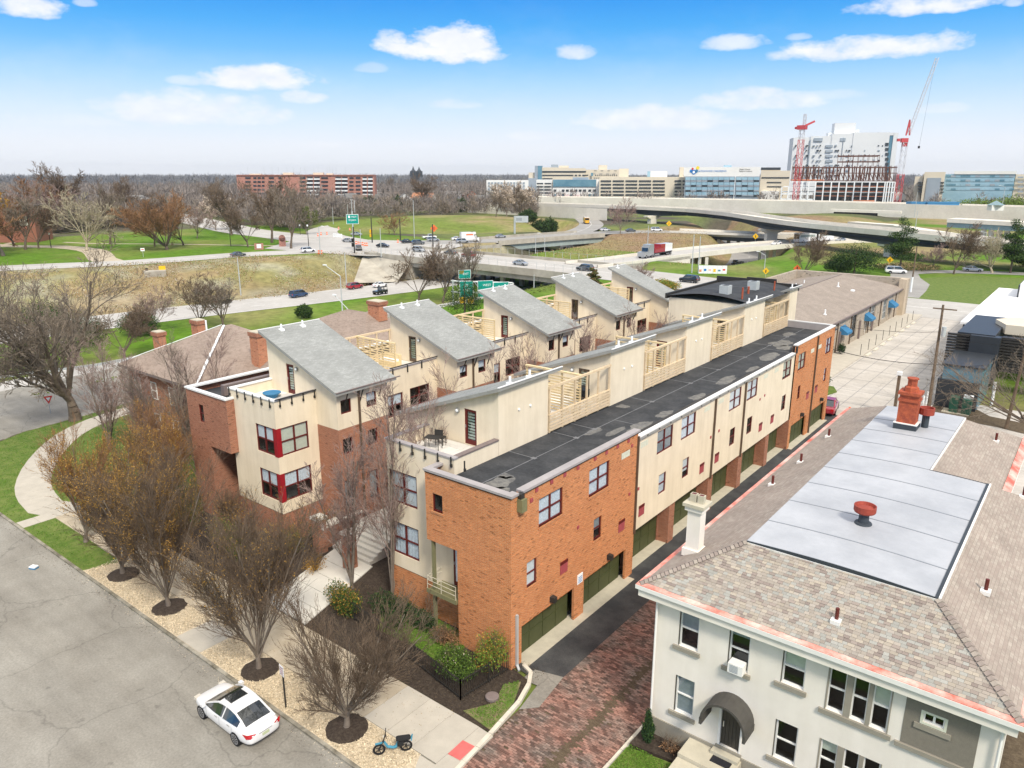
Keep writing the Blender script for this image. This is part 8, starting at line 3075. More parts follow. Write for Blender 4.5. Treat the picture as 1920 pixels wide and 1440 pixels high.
# cones and barrels at the junction
rc=random.Random(4)
for k,(px,py)in enumerate([(602,441),(613,440),(656,432),(668,458),(672,459),(676,460),(680,460),(684,461),(688,461),(596,443),(635,430),(746,455),(598,476),(603,476)]):
 p=un(px,py,0)
 t=thing('traffic_barrel','orange and white traffic barrel at the road works of the junction','barrel',tuple(p),0,'orange barrels around the junction')
 MB().use('cone_orange').tube((0,0,0),(0,0,1.1),.36,.28,10).build('barrel',t)
 MB().use('sign_white').tube((0,0,.5),(0,0,.7),.345,.335,10).build('band',t)
p=un(633,445,0)
tag(MB().use('sign_white').box(-2.6,-.2,0,2.6,.2,1.4).build('jersey_barrier',loc=tuple(p)),'white barrier block at the start of the green island','barrier')
p,h=hz(915,0,0,0)if False else (un(530,462,0),3.4)
t=thing('park_marker','brown round topped brick marker by the park entrance','marker',tuple(p),facing(p))
MB().use('far_brick').box(-1.1,-.4,0,1.1,.4,2.8).build('shaft',t)
MB().use('far_brick').tube((0,-.4,2.8),(0,.4,2.8),1.1,1.1,14).build('arch',t)
p=un(486,468,0)
t=thing('entrance_wall','low brick entrance wall with a white plaque in the park','wall',tuple(p),facing(p))
MB().use('far_brick').box(-1.4,-.4,0,1.4,.4,2.0).build('wall',t)
MB().use('sign_white').box(-.7,-.44,.5,.7,-.41,1.8).build('plaque',t)
p,h=hz(269,482,0,465)
t=thing('park_sign','white park sign with red lettering on the lawn','sign',tuple(p),facing(p))
MB().use('galvanised').bar((0,0,0),(0,0,h),.1).build('post',t)
MB().use('sign_white').box(-.55,-.08,h-.9,.55,-.05,h).build('panel',t)
MB().use('traffic_red').box(-.35,-.09,h-.55,.35,-.082,h-.3).build('print',t)
# construction equipment and concrete slab on the bank
p=un(290,505,0)
t=thing('outfall_slab','pale concrete slab with yellow barrier on the top of the weedy bank','slab',(p.x,p.y,-.8),facing(p))
MB().use('old_concrete').box(-2.6,-2.2,-1.4,2.6,1.5,.5).build('slab',t)
MB().use('sign_yellow').box(1.0,.8,.5,2.6,.9,1.5).build('barrier',t)
MB().use('seat_black').box(-2.2,.6,.5,-1.6,1.1,1.1).build('pump',t)
# guard rails
for nm,lb,line in [('guard_rail','grey guard rail along the near carriageway behind the old house',[(-127.5,99,-6),(-123,108,-6),(-119.5,125,-6),(-119,150,-6)]),('guard_rail','guard rail along the lower road exit',[(-87.5,222,-5),(-88,240,-5.4),(-95,262,-5.8)]),('guard_rail','guard rail of the local street at the left, before the thicket',[(-103.5,24,0),(-99,40,0),(-98.6,60,0)])]:
 t=thing(nm,lb,'guard rail')
 dl=densify(line,4)
 g=MB().use('galvanised')
 for a,c in zip(dl[:-1],dl[1:]):
  g.bar(a+Vector((0,0,.62)),c+Vector((0,0,.62)),.06,.3)
 g.build('rail',t)
 for a in dl:
  MB().use('galvanised').bar(a,a+Vector((0,0,.7)),.12).build('post',t)
# painted barrier panels at the lower road
p=un(1335,513,0)
t=thing('painted_barrier','white construction barrier with coloured prints behind the street','barrier',tuple(p),facing(p)+R(8))
for k in range(6):
 MB().use('sign_white').box(-3.3+k*1.15,-.1,0,-3.3+k*1.15+1.1,.1,2.0).build('panel',t)
 MB().use(['tarp_orange','print_blue','cone_orange','sign_yellow','awning_blue','traffic_red'][k]).box(-3.2+k*1.15,-.11,.4+.2*(k % 3),-2.6+k*1.15,-.102,1.0+.2*(k % 2)).build('print',t)
# wooden utility poles and wires by the lot
UP=[((-12.5,87.5,0),11.0,(-.4,.8),'tall wooden utility pole between the lot and the black building'),((-5.2,84.4,0),9.5,(.9,.2),'leaning brown utility pole at the right, by the transformer'),((-31.8,175.8,0),9.5,(0,0),'rusty and white pole on the lawn beyond the lot')]
tops=[]
for (loc,h,ln_,lb)in UP:
 t=thing('utility_pole',lb,'utility pole',loc)
 MB().use('pole_wood').tube((0,0,0),(ln_[0]*.5,ln_[1]*.5,h),.17,.11,8).build('pole',t)
 if loc[0]==-12.5:
  MB().use('galvanised').tube((.28,0,h-3.2),(.28,0,h-2.2),.22,.22,10).build('transformer_can',t)
  MB().use('pole_wood').box(-1.1,.38,h-.5,1.1,.5,h-.38).build('crossarm',t)
 if loc[0]==-31.8:
  MB().use('sign_white').tube((0,0,0),(0,0,3.2),.19,.18,8).build('white_base',t)
 tops.append(Vector(loc)+Vector((ln_[0]*.5,ln_[1]*.5,h)))
t=thing('lamp_stub','grey square lamp pole rising behind the pale roof deck of the white house','lamp',(-14.75,82.0,0))
MB().use('pole_wood').box(-.13,-.13,0,.13,.13,4.4).build('pole',t)
MB().use('blind_white').box(-.22,-.2,4.4,.22,.2,4.75).build('lamp_head',t)
t=thing('utility_pole','short second utility pole beside the tall one, holding the cable','utility pole',(-12.1,84.2,0))
MB().use('pole_wood').tube((0,0,0),(0,0,5.6),.15,.11,8).build('pole',t)
def cable(label,a,b,sag,r=.022,n=16):
 a,b=Vector(a),Vector(b)
 mb=MB().use('seat_black')
 pts=[a.lerp(b,i/n)-Vector((0,0,sag*4*(i/n)*(1-i/n)))for i in range(n+1)]
 for p_,q_ in zip(pts[:-1],pts[1:]):
  mb.tube(p_,q_,r,r,4,False)
 return tag(mb.build('cable'),label,'cable')
cable('thick black cable from the far end of the alley row to the short pole',(-20.2,77.0,7.2),(-12.1,84.2,5.5),.35,.03)
cable('black cable from the short pole to the black building',(-12.1,84.2,5.5),(-8.4,90,4.8),.15,.03)
cable('thin wire from the alley row end to the tall utility pole',(-21.0,78.5,9.4),(-12.6,87.7,8.2),.3,.018)
cable('thin wire from the tall utility pole to the right edge pole',(-12.6,87.7,8.0),(-4.9,84.6,8.4),.4,.018)
# row of low bollards on the commercial walkway
for k in range(9):
 yv=108+k*4.1
 tag(MB().use('dark_metal').tube((-24.6,yv,.1),(-24.6,yv,1.7),.035,.035,6).build('bollard'),'thin grey post in the row along the commercial walkway','post','thin posts along the commercial walkway')
 if k < 8:
  tag(MB().use('kerb_pale').box(-24.1,yv+.4,.02,-23.7,yv+2.5,.16).build('wheel_stop'),'concrete wheel stop at the edge of the commercial walkway','wheel stop','wheel stops along the commercial walkway')
t=thing('delineator','orange and white post on the strip at the end of the alley','post',(-18.3,78.8,.1))
MB().use('cone_orange').tube((0,0,0),(0,0,1.0),.14,.11,10).build('post',t)
MB().use('sign_white').tube((0,0,.5),(0,0,.62),.135,.13,10).build('band',t)
# -- skyline
class Facade:
 def __init__(s,pl,pr,D,skew=0.0):
  s.P0,s.P1=far(pl,D*(1+skew)),far(pr,D)
  s.u=(s.P1-s.P0).normalized()
  s.n=Vector((s.u.y,-s.u.x,0))
  s.fr=Fr((s.P0.x,s.P0.y),(s.u.x,s.u.y))
  s.W=(s.P1-s.P0).length
 def hit(s,px,py):
  d=ray(px,py)
  k=s.P0.dot(s.n)/Vector((d.x,d.y,0)).dot(s.n)
  return (Vector((d.x*k,d.y*k,0))-s.P0).dot(s.u),CAM_H+d.z*k
 def rect(s,mb,x0,y0,x1,y1,d0=-.4,d1=0.0,z0=None):
  a0,za=s.hit(x0,y0)
  a1,_=s.hit(x1,y0)
  _,zb=s.hit((x0+x1)/2,y1)if z0 is None else (0,z0)
  s.fr.box(mb,a0,a1,min(za,zb),max(za,zb),d0,d1)
def part(t,nm,m,fn):
 b=MB().use(m)
 fn(b)
 return b.build(nm,t)
def windows_row(t,F,xs,y0,y1,m='window_dark',d=-.5,nm='window'):
 for x0,x1 in xs:
  part(t,nm,m,lambda b:F.rect(b,x0,y0,x1,y1,d,-.1))
def split(x0,x1,n,gap=.25):
 w=(x1-x0)/n
 return [(x0+i*w+w*gap/2,x0+(i+1)*w-w*gap/2)for i in range(n)]
# brick apartment block
t=thing('apartment_block','long red brick apartment block with white balconies on the left horizon','apartment block')
F=Facade(443,701,600,.03)
part(t,'wall','far_brick',lambda b:F.rect(b,443,329,701,0,0,18,0))
part(t,'roof','far_brick',lambda b:F.rect(b,443,327.6,701,329,-.8,18.5))
part(t,'penthouse','beige_panel',lambda b:(F.rect(b,465,325.6,486,327.6,4,10),F.rect(b,528,323.6,547,327.6,4,10),F.rect(b,585,323.6,604,327.6,4,10),F.rect(b,610,325,622,327.6,4,10)))
for r_ in range(5):
 y0=332+r_*7.25
 windows_row(t,F,[(460,470),(475,481),(483,489),(491,496),(504,514),(522,528),(562,573),(602,615),(655,663),(667,676)],y0,y0+2.8)
 for x0,x1 in ((575,587),(589,600),(629,640),(641,652),(680,688),(690,699)):
  part(t,'balcony','blind_white',lambda b:F.rect(b,x0,y0+2.6,x1,y0+5.0,-1.6,0))
  part(t,'window','window_dark',lambda b:F.rect(b,x0+.4,y0-.4,x1-.4,y0+2.4,-.5,0))
g=MB().use('galvanised')
for px in (462,493,508,520,536,548,562,570,587,595,612,617,622,629,646):
 a,z=F.hit(px,327)
 p=F.fr.pt(a,z,5)
 g.tube(p,p+Vector((0,0,5.5)),.09,n=3)
g.build('antennas',t)['kind']='stuff'
# hospital cluster
t=thing('office_block','white gridded low block left of the dark glass tower','building')
F=Facade(912,991,640,.0)
part(t,'wall','pale_panel',lambda b:F.rect(b,912,338,991,0,0,20,0))
for r_ in range(4):
 windows_row(t,F,split(914,985,12,.35),341.5+r_*5.6,345+r_*5.6,'glass_grey')
t=thing('hospital_block','beige hospital block with a dark teal glass corner tower','building')
F=Facade(985,1180,720,.0)
part(t,'wall','beige_panel',lambda b:(F.rect(b,1016,314,1066,0,0,30,0),F.rect(b,1066,315.5,1098,0,0,30,0),F.rect(b,1098,318,1165,0,2,30,0),F.rect(b,991,323.5,1003,334,1,20)))
part(t,'glass_tower','glass_grey',lambda b:(F.rect(b,1003,311,1009,0,-3,15,0),F.rect(b,991,334,1004,0,-4,12,0)))
part(t,'glass_tower','glass_teal',lambda b:F.rect(b,1009,311,1016.5,0,-3.5,15,0))
part(t,'penthouse','glass_grey',lambda b:F.rect(b,1033,308.5,1046,314,6,16))
part(t,'penthouse','beige_panel',lambda b:(F.rect(b,1048,310.5,1066,315,4,16),F.rect(b,1123,309.5,1139,319,6,16)))
part(t,'window_band','window_dark',lambda b:(F.rect(b,1017,320.5,1099,323.4),F.rect(b,1017,327.6,1075,329.6),F.rect(b,1017,334,1036,336)))
windows_row(t,F,[(1078,1082),(1085,1089),(1092,1103)],327.5,329.8)
windows_row(t,F,[(1108,1112)],324,330,'glass_teal')
windows_row(t,F,split(1115,1158,11,.5),327.4,330)
windows_row(t,F,split(1110,1160,4,.6),319.8,321)
t=thing('hospital_block','cream hospital block with a broad teal glass upper storey','building')
F=Facade(1005,1125,640,.0)
part(t,'wall','pale_panel',lambda b:(F.rect(b,1036,350,1118,0,0,22,0),F.rect(b,1118,337,1125,0,-1,22,0)))
part(t,'glass_storey','glass_teal',lambda b:F.rect(b,1037,337,1118,350,-.8,20))
part(t,'roof_plant','glass_grey',lambda b:F.rect(b,1074,332.5,1104,337,6,14))
windows_row(t,F,[(1038,1043),(1053.5,1058.5),(1061.5,1066.5),(1069.5,1074.5),(1077.5,1082.5),(1085.5,1090.5),(1093.5,1099),(1103.5,1108.5),(1112,1117)],355.2,358.8)
windows_row(t,F,[(1038,1043),(1053.5,1058),(1069,1074),(1103.5,1109),(1111.5,1117)],364,370,'glass_teal')
part(t,'red_canopy','traffic_red',lambda b:F.rect(b,1020,368.2,1090,369.2,-1.5,-.2))
t=thing('parking_garage','small white parking garage with dark floor openings by the teal glass block','parking garage')
part(t,'wall','pale_panel',lambda b:F.rect(b,1005.5,337,1035.5,0,2,20,0))
for r_ in range(4):
 windows_row(t,F,[(1006.5,1018.5),(1021,1033.5)],343+r_*5.8,345.8+r_*5.8,'window_dark',nm='opening')
t=thing('parking_garage','large beige parking garage with five bays of dark floor openings','parking garage')
F=Facade(1124,1300,620,.0)
part(t,'wall','beige_panel',lambda b:(F.rect(b,1124,332,1300,0,0,34,0),F.rect(b,1160,316,1178,332,12,20),F.rect(b,1276,313,1284,332,12,20)))
part(t,'roof_plant','pale_panel',lambda b:F.rect(b,1220,321,1252,332,10,16))
part(t,'roof_plant','glass_sky',lambda b:F.rect(b,1214,321,1219.6,331.6,10,16))
for r_ in range(6):
 windows_row(t,F,[(1126.5,1146),(1149,1170),(1173,1195),(1198,1221),(1224,1246.5),(1265,1277),(1280,1284)],338+r_*6.45,340.8+r_*6.45,'window_dark',nm='opening')
# research building with the sign
t=thing('research_building','grey glass office with a white top storey carrying a logo and lettering','building')
F=Facade(1283,1427,600,.0)
part(t,'wall','pale_panel',lambda b:F.rect(b,1283,313.5,1426,331,0,24))
part(t,'glass_wall','glass_grey',lambda b:F.rect(b,1284.5,331,1425,0,.2,24,0))
for r_ in range(4):
 for x0,x1 in split(1285,1378,9,.08)+split(1380,1424,4,.08):
  part(t,'window','glass_grey' if (r_+int(x0))% 3 else 'window_dark',lambda b:F.rect(b,x0,338+r_*9,x1,341+r_*9,-.5,.1))
  part(t,'pane','glass_sky',lambda b:F.rect(b,x0,332.2+r_*9.3,x1,337.4+r_*9.3,-.3,.15))
part(t,'mullion','blind_white',lambda b:F.rect(b,1378.2,331,1379.2,375,-.8,.1))
part(t,'roof_plant','glass_sky',lambda b:F.rect(b,1357,309.5,1372,313.5,6,14))
a,z=F.hit(1308,322.5)
def sign_on(F,t,px,py,body,size,m):
 a,z=F.hit(px,py)
 o=lettering(t,body,0,0,size,m,align='LEFT')
 o.location=F.fr.pt(a,z,-.25)
 o.rotation_euler=(R(90),0,math.atan2(F.u.y,F.u.x))
 return o
sign_on(F,t,1307.5,322.2,"NATIONWIDE CHILDREN'S",1.72,'print_blue')
sign_on(F,t,1386,318.4,'Abigail Wexner',1.25,'print_black')
sign_on(F,t,1386,321.9,'Research Institute',1.25,'print_black')
def logo(F,t,px,py,s):
 a,z=F.hit(px,py)
 for dx,dz,r_,m in ((0,0,1.5,'print_blue'),(-1.7,.6,1.0,'print_blue'),(1.6,.5,1.0,'awning_blue'),(-.9,2.0,.7,'traffic_red'),(2.3,2.6,1.1,'print_yellow'),(0,-.1,.8,'sign_white')):
  b=MB().use(m)
  b.face([F.fr.pt(a+(dx+r_*math.cos(k*.63))*s,z+(dz+r_*math.sin(k*.63))*s,-.3-(.06 if m == 'sign_white' else 0))for k in range(10)])
  b.build('logo',t)
logo(F,t,1301,322.5,1.15)
t=thing('office_block','beige office block with dark bands between the glass office and the steel frame','building')
F=Facade(1425,1482,640,.0)
part(t,'wall','beige_panel',lambda b:(F.rect(b,1427,320,1482,0,0,20,0),F.rect(b,1427,315,1464,320,4,18)))
part(t,'window_band','girder_dark',lambda b:(F.rect(b,1427,314,1464,319),F.rect(b,1428,332,1480,334.2),F.rect(b,1438,341,1465,343),F.rect(b,1438,349,1465,351)))
part(t,'wall','pale_panel',lambda b:F.rect(b,1428,358,1461,0,-6,0,0))
# white hospital tower
t=thing('hospital_tower','tall white hospital tower with a coloured logo behind the steel frame','hospital tower')
F=Facade(1485,1685,760,-.02)
part(t,'wall','white_tower',lambda b:(F.rect(b,1488,258,1520,0,0,28,0),F.rect(b,1520,255.5,1560,0,-1,28,0),F.rect(b,1560,251,1600,0,-1.6,28,0),F.rect(b,1600,249,1668,0,-2.2,28,0),F.rect(b,1675,249,1684,0,-2.2,28,0),F.rect(b,1668,249,1676,254,-2.2,28)))
part(t,'penthouse','white_tower',lambda b:(F.rect(b,1568,230,1608,251,6,20),F.rect(b,1556,248,1615,256,8,18),F.rect(b,1608,242,1615,250,8,18)))
part(t,'glass_corner','glass_teal',lambda b:F.rect(b,1668,254,1675,0,-1.6,20,0))
part(t,'groove','glass_grey',lambda b:(F.rect(b,1518.5,262,1520.5,330,-1.4,0),F.rect(b,1581,258,1581.6,300,-2.4,0)))
windows_row(t,F,[(1526,1542),(1575,1585)],259,265,'glass_grey',-2.2)
rr=random.Random(9)
for r_ in range(8):
 y0=272+r_*9.2
 windows_row(t,F,[(1548,1561)],y0,y0+4.6,'glass_grey',-2.2)
 for x0 in (1491,1504,1511,1524,1531,1537,1565,1570,1586,1590,1596,1612,1620,1636,1645,1653):
  if rr.random()< .72:
   w_=rr.choice((1.6,2.4,3.6))
   windows_row(t,F,[(x0,x0+w_)],y0+rr.uniform(-.5,.5),y0+2.4,rr.choice(('window_dark','glass_grey')),-2.8)
 windows_row(t,F,[(1659,1665)],y0-4,y0+1.6,'window_dark',-2.8)
logo(F,t,1602,271,1.6)
# steel and concrete frame under construction
t=thing('building_frame','unfinished hospital building with white concrete floors and brown steel frame above','building site')
F=Facade(1464,1682,560,.0)
dep=24
def slab_ring(b,x0,x1,y,th,m,bulge=0):
 F.rect(b,x0,y,x1,y+th,0,dep)
for (y,x0,x1,m)in ((340.5,1481,1681,'blind_white'),(350,1468,1681,'blind_white'),(359.5,1465,1680,'blind_white'),(377,1463,1680,'beige_panel')):
 part(t,'floor_slab',m,lambda b:slab_ring(b,x0,x1,y,1.5,m))
part(t,'interior','window_dark',lambda b:F.rect(b,1530,342,1674,377,5,dep-2))
for k,px in enumerate(list(np.linspace(1466,1530,6))+list(np.linspace(1545,1660,9))+[1664,1669,1674,1679]):
 part(t,'column','blind_white',lambda b:F.rect(b,px-1.2,341 if px > 1480 else 351,px+1.2,0,-.4,1.4,0))
part(t,'wall_panel','blind_white',lambda b:(F.rect(b,1464,362,1524,365,.1,.5),F.rect(b,1464,372,1524,0,.1,.5,0)))
for y in (346,355.5,364.5):
 part(t,'safety_netting','tarp_orange',lambda b:F.rect(b,1528,y+2.2,1670,y+3.6,-.2,.1))
part(t,'safety_netting','tarp_orange',lambda b:(F.rect(b,1482,336.5,1545,338.5,1,1.3),F.rect(b,1600,375,1640,379,-1,-.7)))
for (y,x0,x1)in ((313.5,1486,1683),(324,1486,1683),(338.5,1486,1682),(291.5,1571,1650),(302.5,1571,1650)):
 for d in (1,dep-1):
  part(t,'steel_beam','steel_brown',lambda b:F.rect(b,x0,y,x1,y+1.4,d-.4,d+.4))
for px in np.linspace(1486,1682,21):
 for d in (1,dep/2,dep-1):
  part(t,'steel_column','steel_brown',lambda b:F.rect(b,px-.45,310.5,px+.45,340,d-.3,d+.3))
for px in np.linspace(1572,1650,9):
 for d in (1,dep-1):
  part(t,'steel_column','steel_brown',lambda b:F.rect(b,px-.4,289,px+.4,313,d-.3,d+.3))
g=MB().use('steel_brown')
rr=random.Random(3)
for k in range(26):
 x0=1490+k*7.2
 a0,z0_=F.hit(x0,324)
 a1,z1_=F.hit(x0+6,338)
 d=rr.uniform(2,dep)
 g.bar(F.fr.pt(a0,z0_,d),F.fr.pt(a1,z1_,d),.5)
 g.bar(F.fr.pt(a0,z0_+4,d),F.fr.pt(a0+rr.uniform(-1,1),z1_,d),.7)
g.build('bracing',t)['kind']='stuff'
def mast(mb,base,z0,z1,w,step,seg_m=None):
 z=z0
 cs=[(-w,-w),(w,-w),(w,w),(-w,w)]
 for c in cs:
  mb.bar(base+Vector((c[0],c[1],z0)),base+Vector((c[0],c[1],z1)),.26)
 k=0
 while z < z1-.1:
  zn=min(z+step,z1)
  for i in range(4):
   a,c=cs[i],cs[(i+1)% 4]
   if k % 2:
    a,c=c,a
   mb.bar(base+Vector((*a,z)),base+Vector((*c,zn)),.16)
  z=zn
  k += 1
D2=545
b0=far(1496,D2)
t=thing('tower_crane','red tower crane in front of the left part of the white hospital tower','crane',tuple(b0))
zt=zat(262,D2,1500)
part(t,'mast','crane_red',lambda b:mast(b,Vector((0,0,0)),0,zt,1.5,3.2))
zt2=zat(243,D2,1500)
part(t,'mast_top','crane_white',lambda b:mast(b,Vector((0,0,0)),zt,zt2,1.3,2.5))
part(t,'cab','crane_red',lambda b:b.box(-3,-2,zt2,2.6,2,zt2+2.6).box(-4.6,-1,zt2+.4,-3,1,zt2+1.8).bar((1,0,zt2+2),(6.5,3,zt2+5),1.2))
part(t,'jib','crane_white',lambda b:mast(b,Vector((1,0,0)),zt2+2.6,zat(214,D2,1502),.7,2.2))
b0=far(1689,D2-10)
t=thing('tower_crane','tall pale luffing crane with a red cab and steep jib right of the steel frame','crane',tuple(b0),YAW+R(-10))
zr=zat(326,D2,1690)
zt=zat(268,D2,1700)
part(t,'mast','crane_red',lambda b:mast(b,Vector((0,0,0)),0,zr,1.6,3.2))
part(t,'mast_top','crane_white',lambda b:mast(b,Vector((0,0,0)),zr,zt,1.3,3.0))
part(t,'cab','crane_red',lambda b:b.box(-2.4,-1.4,zt,1.4,1.4,zt+2.4).box(-4.6,-1.2,zt+.6,-3.2,1.2,zt+2.2).box(-1.4,-1,zt-2.4,1.4,1,zt).bar((0,0,zt+4),(1.0,0,zt+13),.7).bar((2,0,zt+4),(1.0,0,zt+13),.7))
def jibf(b):
 p0,p1=Vector((1.5,0,zt+5)),Vector((11.5,0,zat(112,D2,1735)))
 n=22
 q=[(-.8,-.8),(.8,-.8),(.8,.8),(-.8,.8)]
 for k in range(n):
  a,c=p0.lerp(p1,k/n),p0.lerp(p1,(k+1)/n)
  for i in range(4):
   o0=Vector((q[i][0],q[i][1],0))
   o1=Vector((q[(i+1)% 4][0],q[(i+1)% 4][1],0))
   b.bar(a+o0,c+o0,.17)
   b.bar(a+o0,c+o1,.11)
part(t,'jib','crane_white',jibf)
part(t,'hook','seat_black',lambda b:b.tube((8.2,0,zat(279,D2,1712)),(8.2,0,zat(279,D2,1712)+1.4),.6,.6,6).tube((11.0,0,zat(113,D2,1735)),(8.3,0,zat(279,D2,1712)+1.4),.05,n=3))
# offices at the right
t=thing('office_block','beige office block with a dark glass recess left of the blue glass office','building')
F=Facade(1714,1775,620,.0)
part(t,'wall','beige_panel',lambda b:(F.rect(b,1716,331,1731,0,0,20,0),F.rect(b,1731,326,1735,0,4,20,0),F.rect(b,1734,322.5,1773,0,-3,20,0)))
part(t,'glass_recess','glass_grey',lambda b:F.rect(b,1739,333.5,1765,0,-3.6,-3.1,0))
for r_ in range(4):
 windows_row(t,F,[(1721,1729),(1763.5,1770)],341+r_*6,343+r_*6,'window_dark',-3.9)
t=thing('office_block','long blue glass office on the horizon at the right edge','building')
F=Facade(1772,1960,640,.0)
part(t,'glass_wall','glass_sky',lambda b:F.rect(b,1772,326.5,1904,0,0,24,0))
part(t,'parapet','pale_panel',lambda b:F.rect(b,1790,321,1907,326.6,-.8,20))
part(t,'wall','beige_panel',lambda b:F.rect(b,1905,327,1960,0,1,20,0))
rr=random.Random(6)
for r_ in range(4):
 for x0,x1 in split(1774,1902,14,.05):
  part(t,'pane',rr.choice(('glass_teal','glass_sky','glass_sky','glass_grey')),lambda b:F.rect(b,x0,328.5+r_*8.2,x1,332.2+r_*8.2,-.25,.1))
 windows_row(t,F,split(1907,1960,4,.2),331+r_*9,334+r_*9,'glass_grey',-.6)
# church with twin spires
for px,y,lb in ((775,311,'left dark church spire on the horizon'),(786,312,'right dark church spire on the horizon')):
 p=far(px,1500)
 t=thing('church_spire',lb,'church spire',tuple(p))
 MB().use('girder_dark').box(-4.5,-4.5,0,4.5,4.5,zat(321,1500,px)).build('tower',t)
 MB().use('girder_dark').lathe((0,0,zat(321,1500,px)),[(5,0),(2.2,3),(0,zat(y,1500,px)-zat(321,1500,px))],8).build('spire',t)
# tents and kiosk behind the freeway wall
for k,(px,D,w_,lb)in enumerate([(1728,500,5,'blue site tent behind the freeway wall, left'),(1745,505,6,'blue site tent behind the freeway wall, middle'),(1772,505,9,'long blue site tent behind the freeway wall')]):
 p=far(px,D)
 t=thing('site_tent',lb,'tent',tuple(p),YAW)
 MB().use('awning_blue').box(-w_,-3,0,w_,3,8.2).build('side',t)
 MB().use('awning_blue').prism([(-w_-.3,-3.3),(w_+.3,-3.3),(w_+.3,3.3),(-w_-.3,3.3)],8.2,8.6).build('roof',t)
p=far(1877,455)
t=thing('kiosk','small pale toll kiosk with a blue pyramid roof on the freeway at the right','kiosk',(p.x,p.y,6.4),YAW)
MB().use('pale_panel').box(-3,-2,0,3,2,2.6).build('wall',t)
MB().use('girder_blue').lathe((0,0,2.6),[(4.6,0),(0,2.2)],4).build('roof',t)
# suburb houses
HS=[(793,594,17,9,6.5,'house_white','roof_orange','white house with a bright orange roof among the far trees'),(757,600,12,9,6,'house_white','roof_grey','pale house left of the orange roofed house'),(735,640,9,8,6.5,'house_tan','roof_brown','tan house with brown roof behind the mound'),
 (715,600,10,8,6,'house_grey','roof_grey','grey house behind the dark evergreen'),(700,660,9,8,7,'house_white','roof_grey','white gabled house right of the apartment block'),
 (672,560,9,8,6.5,'house_tan','roof_brown','yellowish house in front of the apartment block'),(655,580,8,8,7,'house_white','roof_grey','white narrow house below the apartment balconies'),
 (636,560,8,8,6.5,'house_tan','roof_grey','tan narrow house below the apartment block'),(620,590,8,8,7,'house_grey','roof_brown','grey house with brown gable under the apartment block'),
 (905,600,12,8,5,'house_white','roof_grey','white house behind the hedge at the mound'),(880,700,11,9,6,'house_brick','roof_brown','brick house left of the white gridded block'),
 (850,660,11,9,6,'house_grey','roof_grey','grey house behind the large bare tree'),(930,560,11,9,6,'house_white','roof_grey','white house before the gridded block'),
 (264,520,13,9,7,'house_white','roof_grey','white gabled house behind the park at the left'),(246,560,10,9,7,'house_grey','roof_grey','grey house behind the rusty park trees'),
 (330,600,12,9,6.5,'house_tan','roof_brown','tan house behind the fan-shaped tree'),(382,620,11,9,6.5,'house_white','roof_grey','white house behind the blossoming tree'),
 (415,560,10,9,6.5,'house_brick','roof_brown','brick house left of the forked tree'),(182,640,12,9,7,'house_grey','roof_grey','distant grey house left of the park trees'),
 (1688,640,9,8,9,'house_white','roof_grey','white house between the crane and the beige office'),(705,900,12,9,7,'house_white','roof_grey','distant white house right of the apartment block'),
 (842,980,13,9,7,'house_white','roof_grey','distant pale house near the horizon'),(905,1000,13,9,7,'house_tan','roof_brown','distant tan house near the white block')]
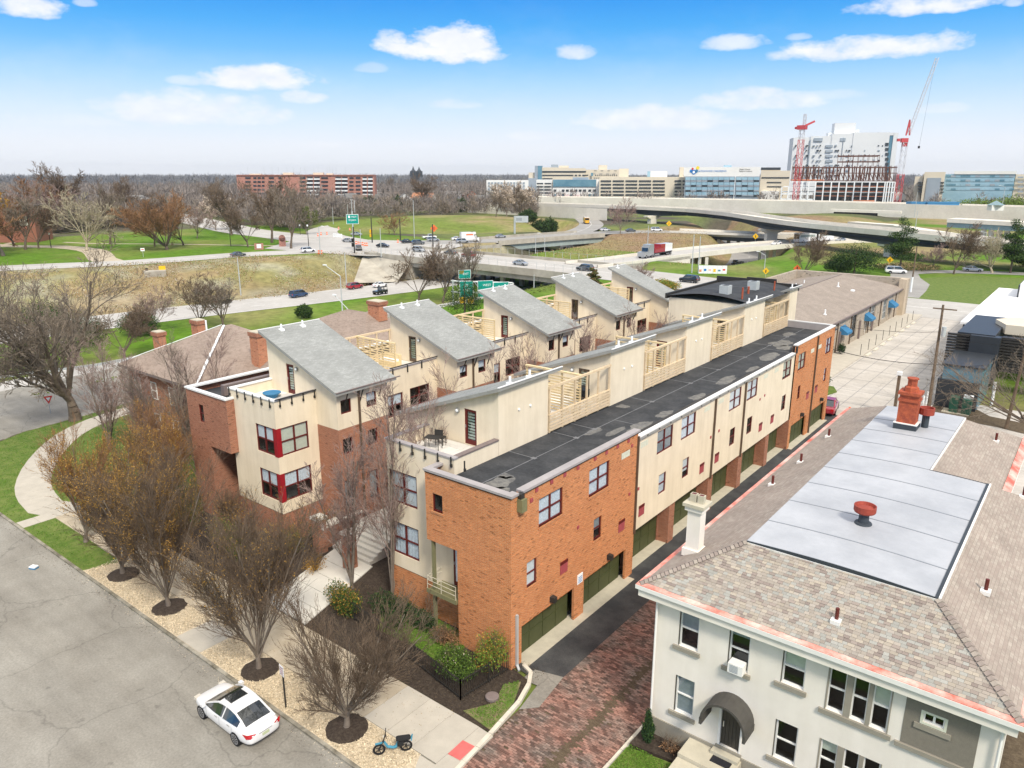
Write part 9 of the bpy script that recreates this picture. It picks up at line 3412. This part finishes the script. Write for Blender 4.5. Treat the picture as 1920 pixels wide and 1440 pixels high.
for k,(px,D,w_,d_,h,m1,m2,lb)in enumerate(HS):
 p=far(px,D)
 t=thing('house',lb,'house',tuple(p),YAW+R([-18,12,30,-8][k % 4]))
 MB().use(m1).box(-w_/2,-d_/2,0,w_/2,d_/2,h).build('wall',t)
 g=MB().use(m2)
 rz=h+d_*.42
 if k % 3 != 1:
  g.face([(-w_/2-.5,-d_/2-.5,h-.2),(w_/2+.5,-d_/2-.5,h-.2),(w_/2+.5,0,rz),(-w_/2-.5,0,rz)])
  g.face([(w_/2+.5,d_/2+.5,h-.2),(-w_/2-.5,d_/2+.5,h-.2),(-w_/2-.5,0,rz),(w_/2+.5,0,rz)])
  g.build('roof',t)
  g=MB().use(m1)
  for s_ in (-1,1):
   g.face([(s_*w_/2,-d_/2,h),(s_*w_/2,d_/2,h),(s_*w_/2,0,rz-.2)])
  g.build('gable',t)
 else:
  g.face([(-w_/2-.5,-d_/2-.5,h-.2),(0,-d_/2-.5,rz),(0,d_/2+.5,rz),(-w_/2-.5,d_/2+.5,h-.2)])
  g.face([(w_/2+.5,-d_/2-.5,h-.2),(w_/2+.5,d_/2+.5,h-.2),(0,d_/2+.5,rz),(0,-d_/2-.5,rz)])
  g.build('roof',t)
  g=MB().use(m1)
  g.face([(-w_/2,-d_/2,h),(w_/2,-d_/2,h),(0,-d_/2,rz-.2)])
  g.build('gable',t)
 for i in range(3):
  for z_ in (1.2,4.0):
   if z_+1.4 < h:
    MB().use('window_dark').box(-w_/2+w_*(.17+.28*i),-d_/2-.08,z_,-w_/2+w_*(.17+.28*i)+1.1,-d_/2-.01,z_+1.4).build('window',t)
# brick church wall at the far left of the park
p=far(15,330)
t=thing('church','brown brick church wall with a small arched window at the left behind the trees','church',tuple(p),YAW+R(10))
MB().use('house_brick').box(-30,0,0,6,14,12.6).build('wall',t)
MB().use('roof_brown').box(-31,-1,12.6,7,15,13.2).build('roof',t)
for x_ in (1.0,2.6):
 MB().use('blind_beige').box(x_,-.25,6,x_+1.2,0,9.2).build('window',t)
# thin air towards the horizon
hb=MB().box(-7500,-200,-8,4500,7500,110)
mh=bpy.data.materials.new('haze_air')
mh.use_nodes=True
nt=mh.node_tree
nt.nodes.remove(nt.nodes['Principled BSDF'])
pv=nt.nodes.new('ShaderNodeVolumePrincipled')
pv.inputs['Color'].default_value=(0.94,0.97,1.0,1)
pv.inputs['Density'].default_value=0.00006
pv.inputs['Anisotropy'].default_value=0.2
nt.links.new(pv.outputs[0],nt.nodes['Material Output'].inputs['Volume'])
MATS['haze_air']=mh
hb.mats=['haze_air']
HZ=hb.build('haze')
HZ['kind']='stuff'
